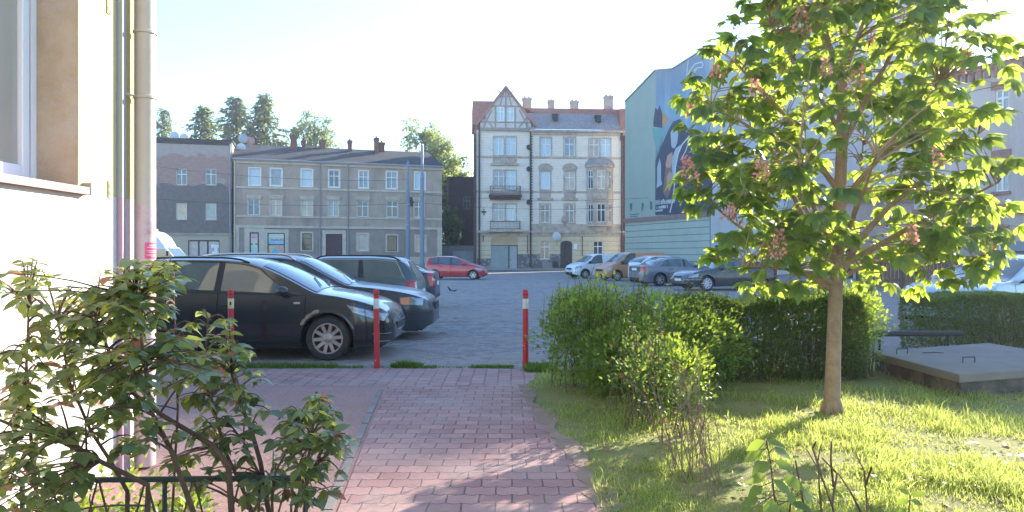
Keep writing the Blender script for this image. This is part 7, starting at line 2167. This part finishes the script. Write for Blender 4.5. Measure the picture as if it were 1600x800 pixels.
o = thing('concrete_cover', 'flat rough concrete cover slab with wire handles on a low rubble base', 'concrete slab', (A_[0], A_[1], 0))
q = lambda p, k=0: (p[0] - A_[0] + k * (5.8 - p[0]) * .06, p[1] - A_[1] + k * (9.2 - p[1]) * .06)
mb = MB(); mb.prism([q(p) for p in (A_, C_, D_, B_)], 'z', .165, .26); mb.build('slab', M_SLABC, o, bevel=.012)
mb = MB(); mb.prism([q(p, 1) for p in (A_, C_, D_, B_)], 'z', -.05, .164); mb.build('plinth', rubble(), o)
for x, y, a in ((-.0 + .25, 1.62, .3), (.62, .85, .25), (1.62, 1.15, .3)):
    c_, s_ = math.cos(a), math.sin(a); w = .085
    MB().tube([(x - w * c_, y - w * s_, .25), (x - w * c_, y - w * s_, .325), (x + w * c_, y + w * s_, .325), (x + w * c_, y + w * s_, .25)], .007, 6).build('handle', M_IRON, o)
MB().tube([(.55, 1.7, .263), (.7, 1.66, .275), (.82, 1.7, .263)], .006, 5).build('wire_loop', M_IRON, o)
# dark rail behind the slab
o = thing('pipe_rail', 'thick black pipe rail lying level between the hedges behind the slab', 'rail', (5.05, 10.5, 0), .04)
MB().tube([(0, 0, .40), (1.35, 0, .40)], .04, 12).build('pipe', M_BLKP, o, smooth=True)
for x in (.15, 1.15): MB().tube([(x, 0, -.05), (x, 0, .37)], .018, 8).build('post', M_BLKP, o)

# scrap on the car park, leaves on the path
o = thing('rubbish_scrap', 'dark crumpled scrap lying on the empty part of the car park', 'litter', tuple(gnd(707, 456)), .3)
mb = MB(); q_ = random.Random(2)
P = [[(x, y, .02 + .06 * math.sin(x * 9 + y * 5) ** 2 + (.16 * max(0, (-x - .08) / .15)) + q_.uniform(0, .03)) for y in (-.09, -.03, .03, .09)] for x in np.linspace(-.2, .2, 9)]
mb.grid(P); s_ = mb.build('scrap', pm('dark_scrap', (.04, .04, .042), .7, .3, 20, .2), o, smooth=True); md = s_.modifiers.new('solid', 'SOLIDIFY'); md.thickness = .012
# ================================================================== CAMERA, SUN, SKY
cam = bpy.data.cameras.new('camera'); co_ = bpy.data.objects.new('camera', cam); COL.objects.link(co_)
co_.location = (0, 0, CH); co_.rotation_euler = (PI / 2, 0, 0)
cam.sensor_width = 36; cam.lens = 36 * F / 1600; cam.clip_start = .05; cam.clip_end = 4000
scene.camera = co_
SUN_AZ, SUN_EL = math.radians(41), math.radians(20.5)      # azimuth from +Y towards +X
sd = bpy.data.lights.new('sun', 'SUN'); so = bpy.data.objects.new('sun', sd); COL.objects.link(so)
sd.energy = 5.0; sd.angle = math.radians(.5); sd.color = (1, .92, .77)
dirv = Vector((math.sin(SUN_AZ) * math.cos(SUN_EL), math.cos(SUN_AZ) * math.cos(SUN_EL), math.sin(SUN_EL)))
so.rotation_euler = dirv.to_track_quat('Z', 'Y').to_euler()
so.location = dirv * 60
w = bpy.data.worlds.new('World'); scene.world = w; w.use_nodes = True
nt = w.node_tree; nt.nodes.clear()
sky = nt.nodes.new('ShaderNodeTexSky'); sky.sky_type = 'NISHITA'; sky.sun_disc = False
sky.sun_elevation = SUN_EL; sky.sun_rotation = SUN_AZ
sky.air_density = 1.0; sky.dust_density = .1; sky.ozone_density = 4.2
bg = nt.nodes.new('ShaderNodeBackground'); bg.inputs[1].default_value = .15
wo = nt.nodes.new('ShaderNodeOutputWorld')
nt.links.new(sky.outputs[0], bg.inputs[0]); nt.links.new(bg.outputs[0], wo.inputs[0])
vs = scene.view_settings
scene.display_settings.display_device = 'sRGB'
vs.view_transform = 'Standard'; vs.look = 'None'; vs.gamma = 1; vs.use_curve_mapping = False
vs.exposure = 1.88
scene.render.film_transparent = False
cy = scene.cycles
cy.use_denoising = True
try: cy.denoiser = 'OPENIMAGEDENOISE'
except Exception: pass
cy.max_bounces = 8; cy.diffuse_bounces = 3; cy.glossy_bounces = 4; cy.transmission_bounces = 4; cy.transparent_max_bounces = 8
cy.caustics_reflective = False; cy.caustics_refractive = False
cy.sample_clamp_indirect = 8

# ------------------------------------------------------------------ thin haze, also standing in for the lens glare veil
hz = MB(); hz.box(-80, 95, -40, 122, -1.0, 49.0); ho = hz.build('haze', [], None)
hm = bpy.data.materials.new('haze_and_glare'); hm.use_nodes = True; t_ = hm.node_tree; t_.nodes.clear()
hv = t_.nodes.new('ShaderNodeVolumePrincipled'); hv.inputs['Color'].default_value = (.93, .95, 1, 1); hv.inputs['Density'].default_value = .0006; hv.inputs['Anisotropy'].default_value = .55
hout = t_.nodes.new('ShaderNodeOutputMaterial'); t_.links.new(hv.outputs[0], hout.inputs['Volume'])
ho.data.materials.append(hm); tag(ho, 'thin haze over the car park and street, also standing in for lens glare', 'haze', kind='stuff')
cy.volume_bounces = 1
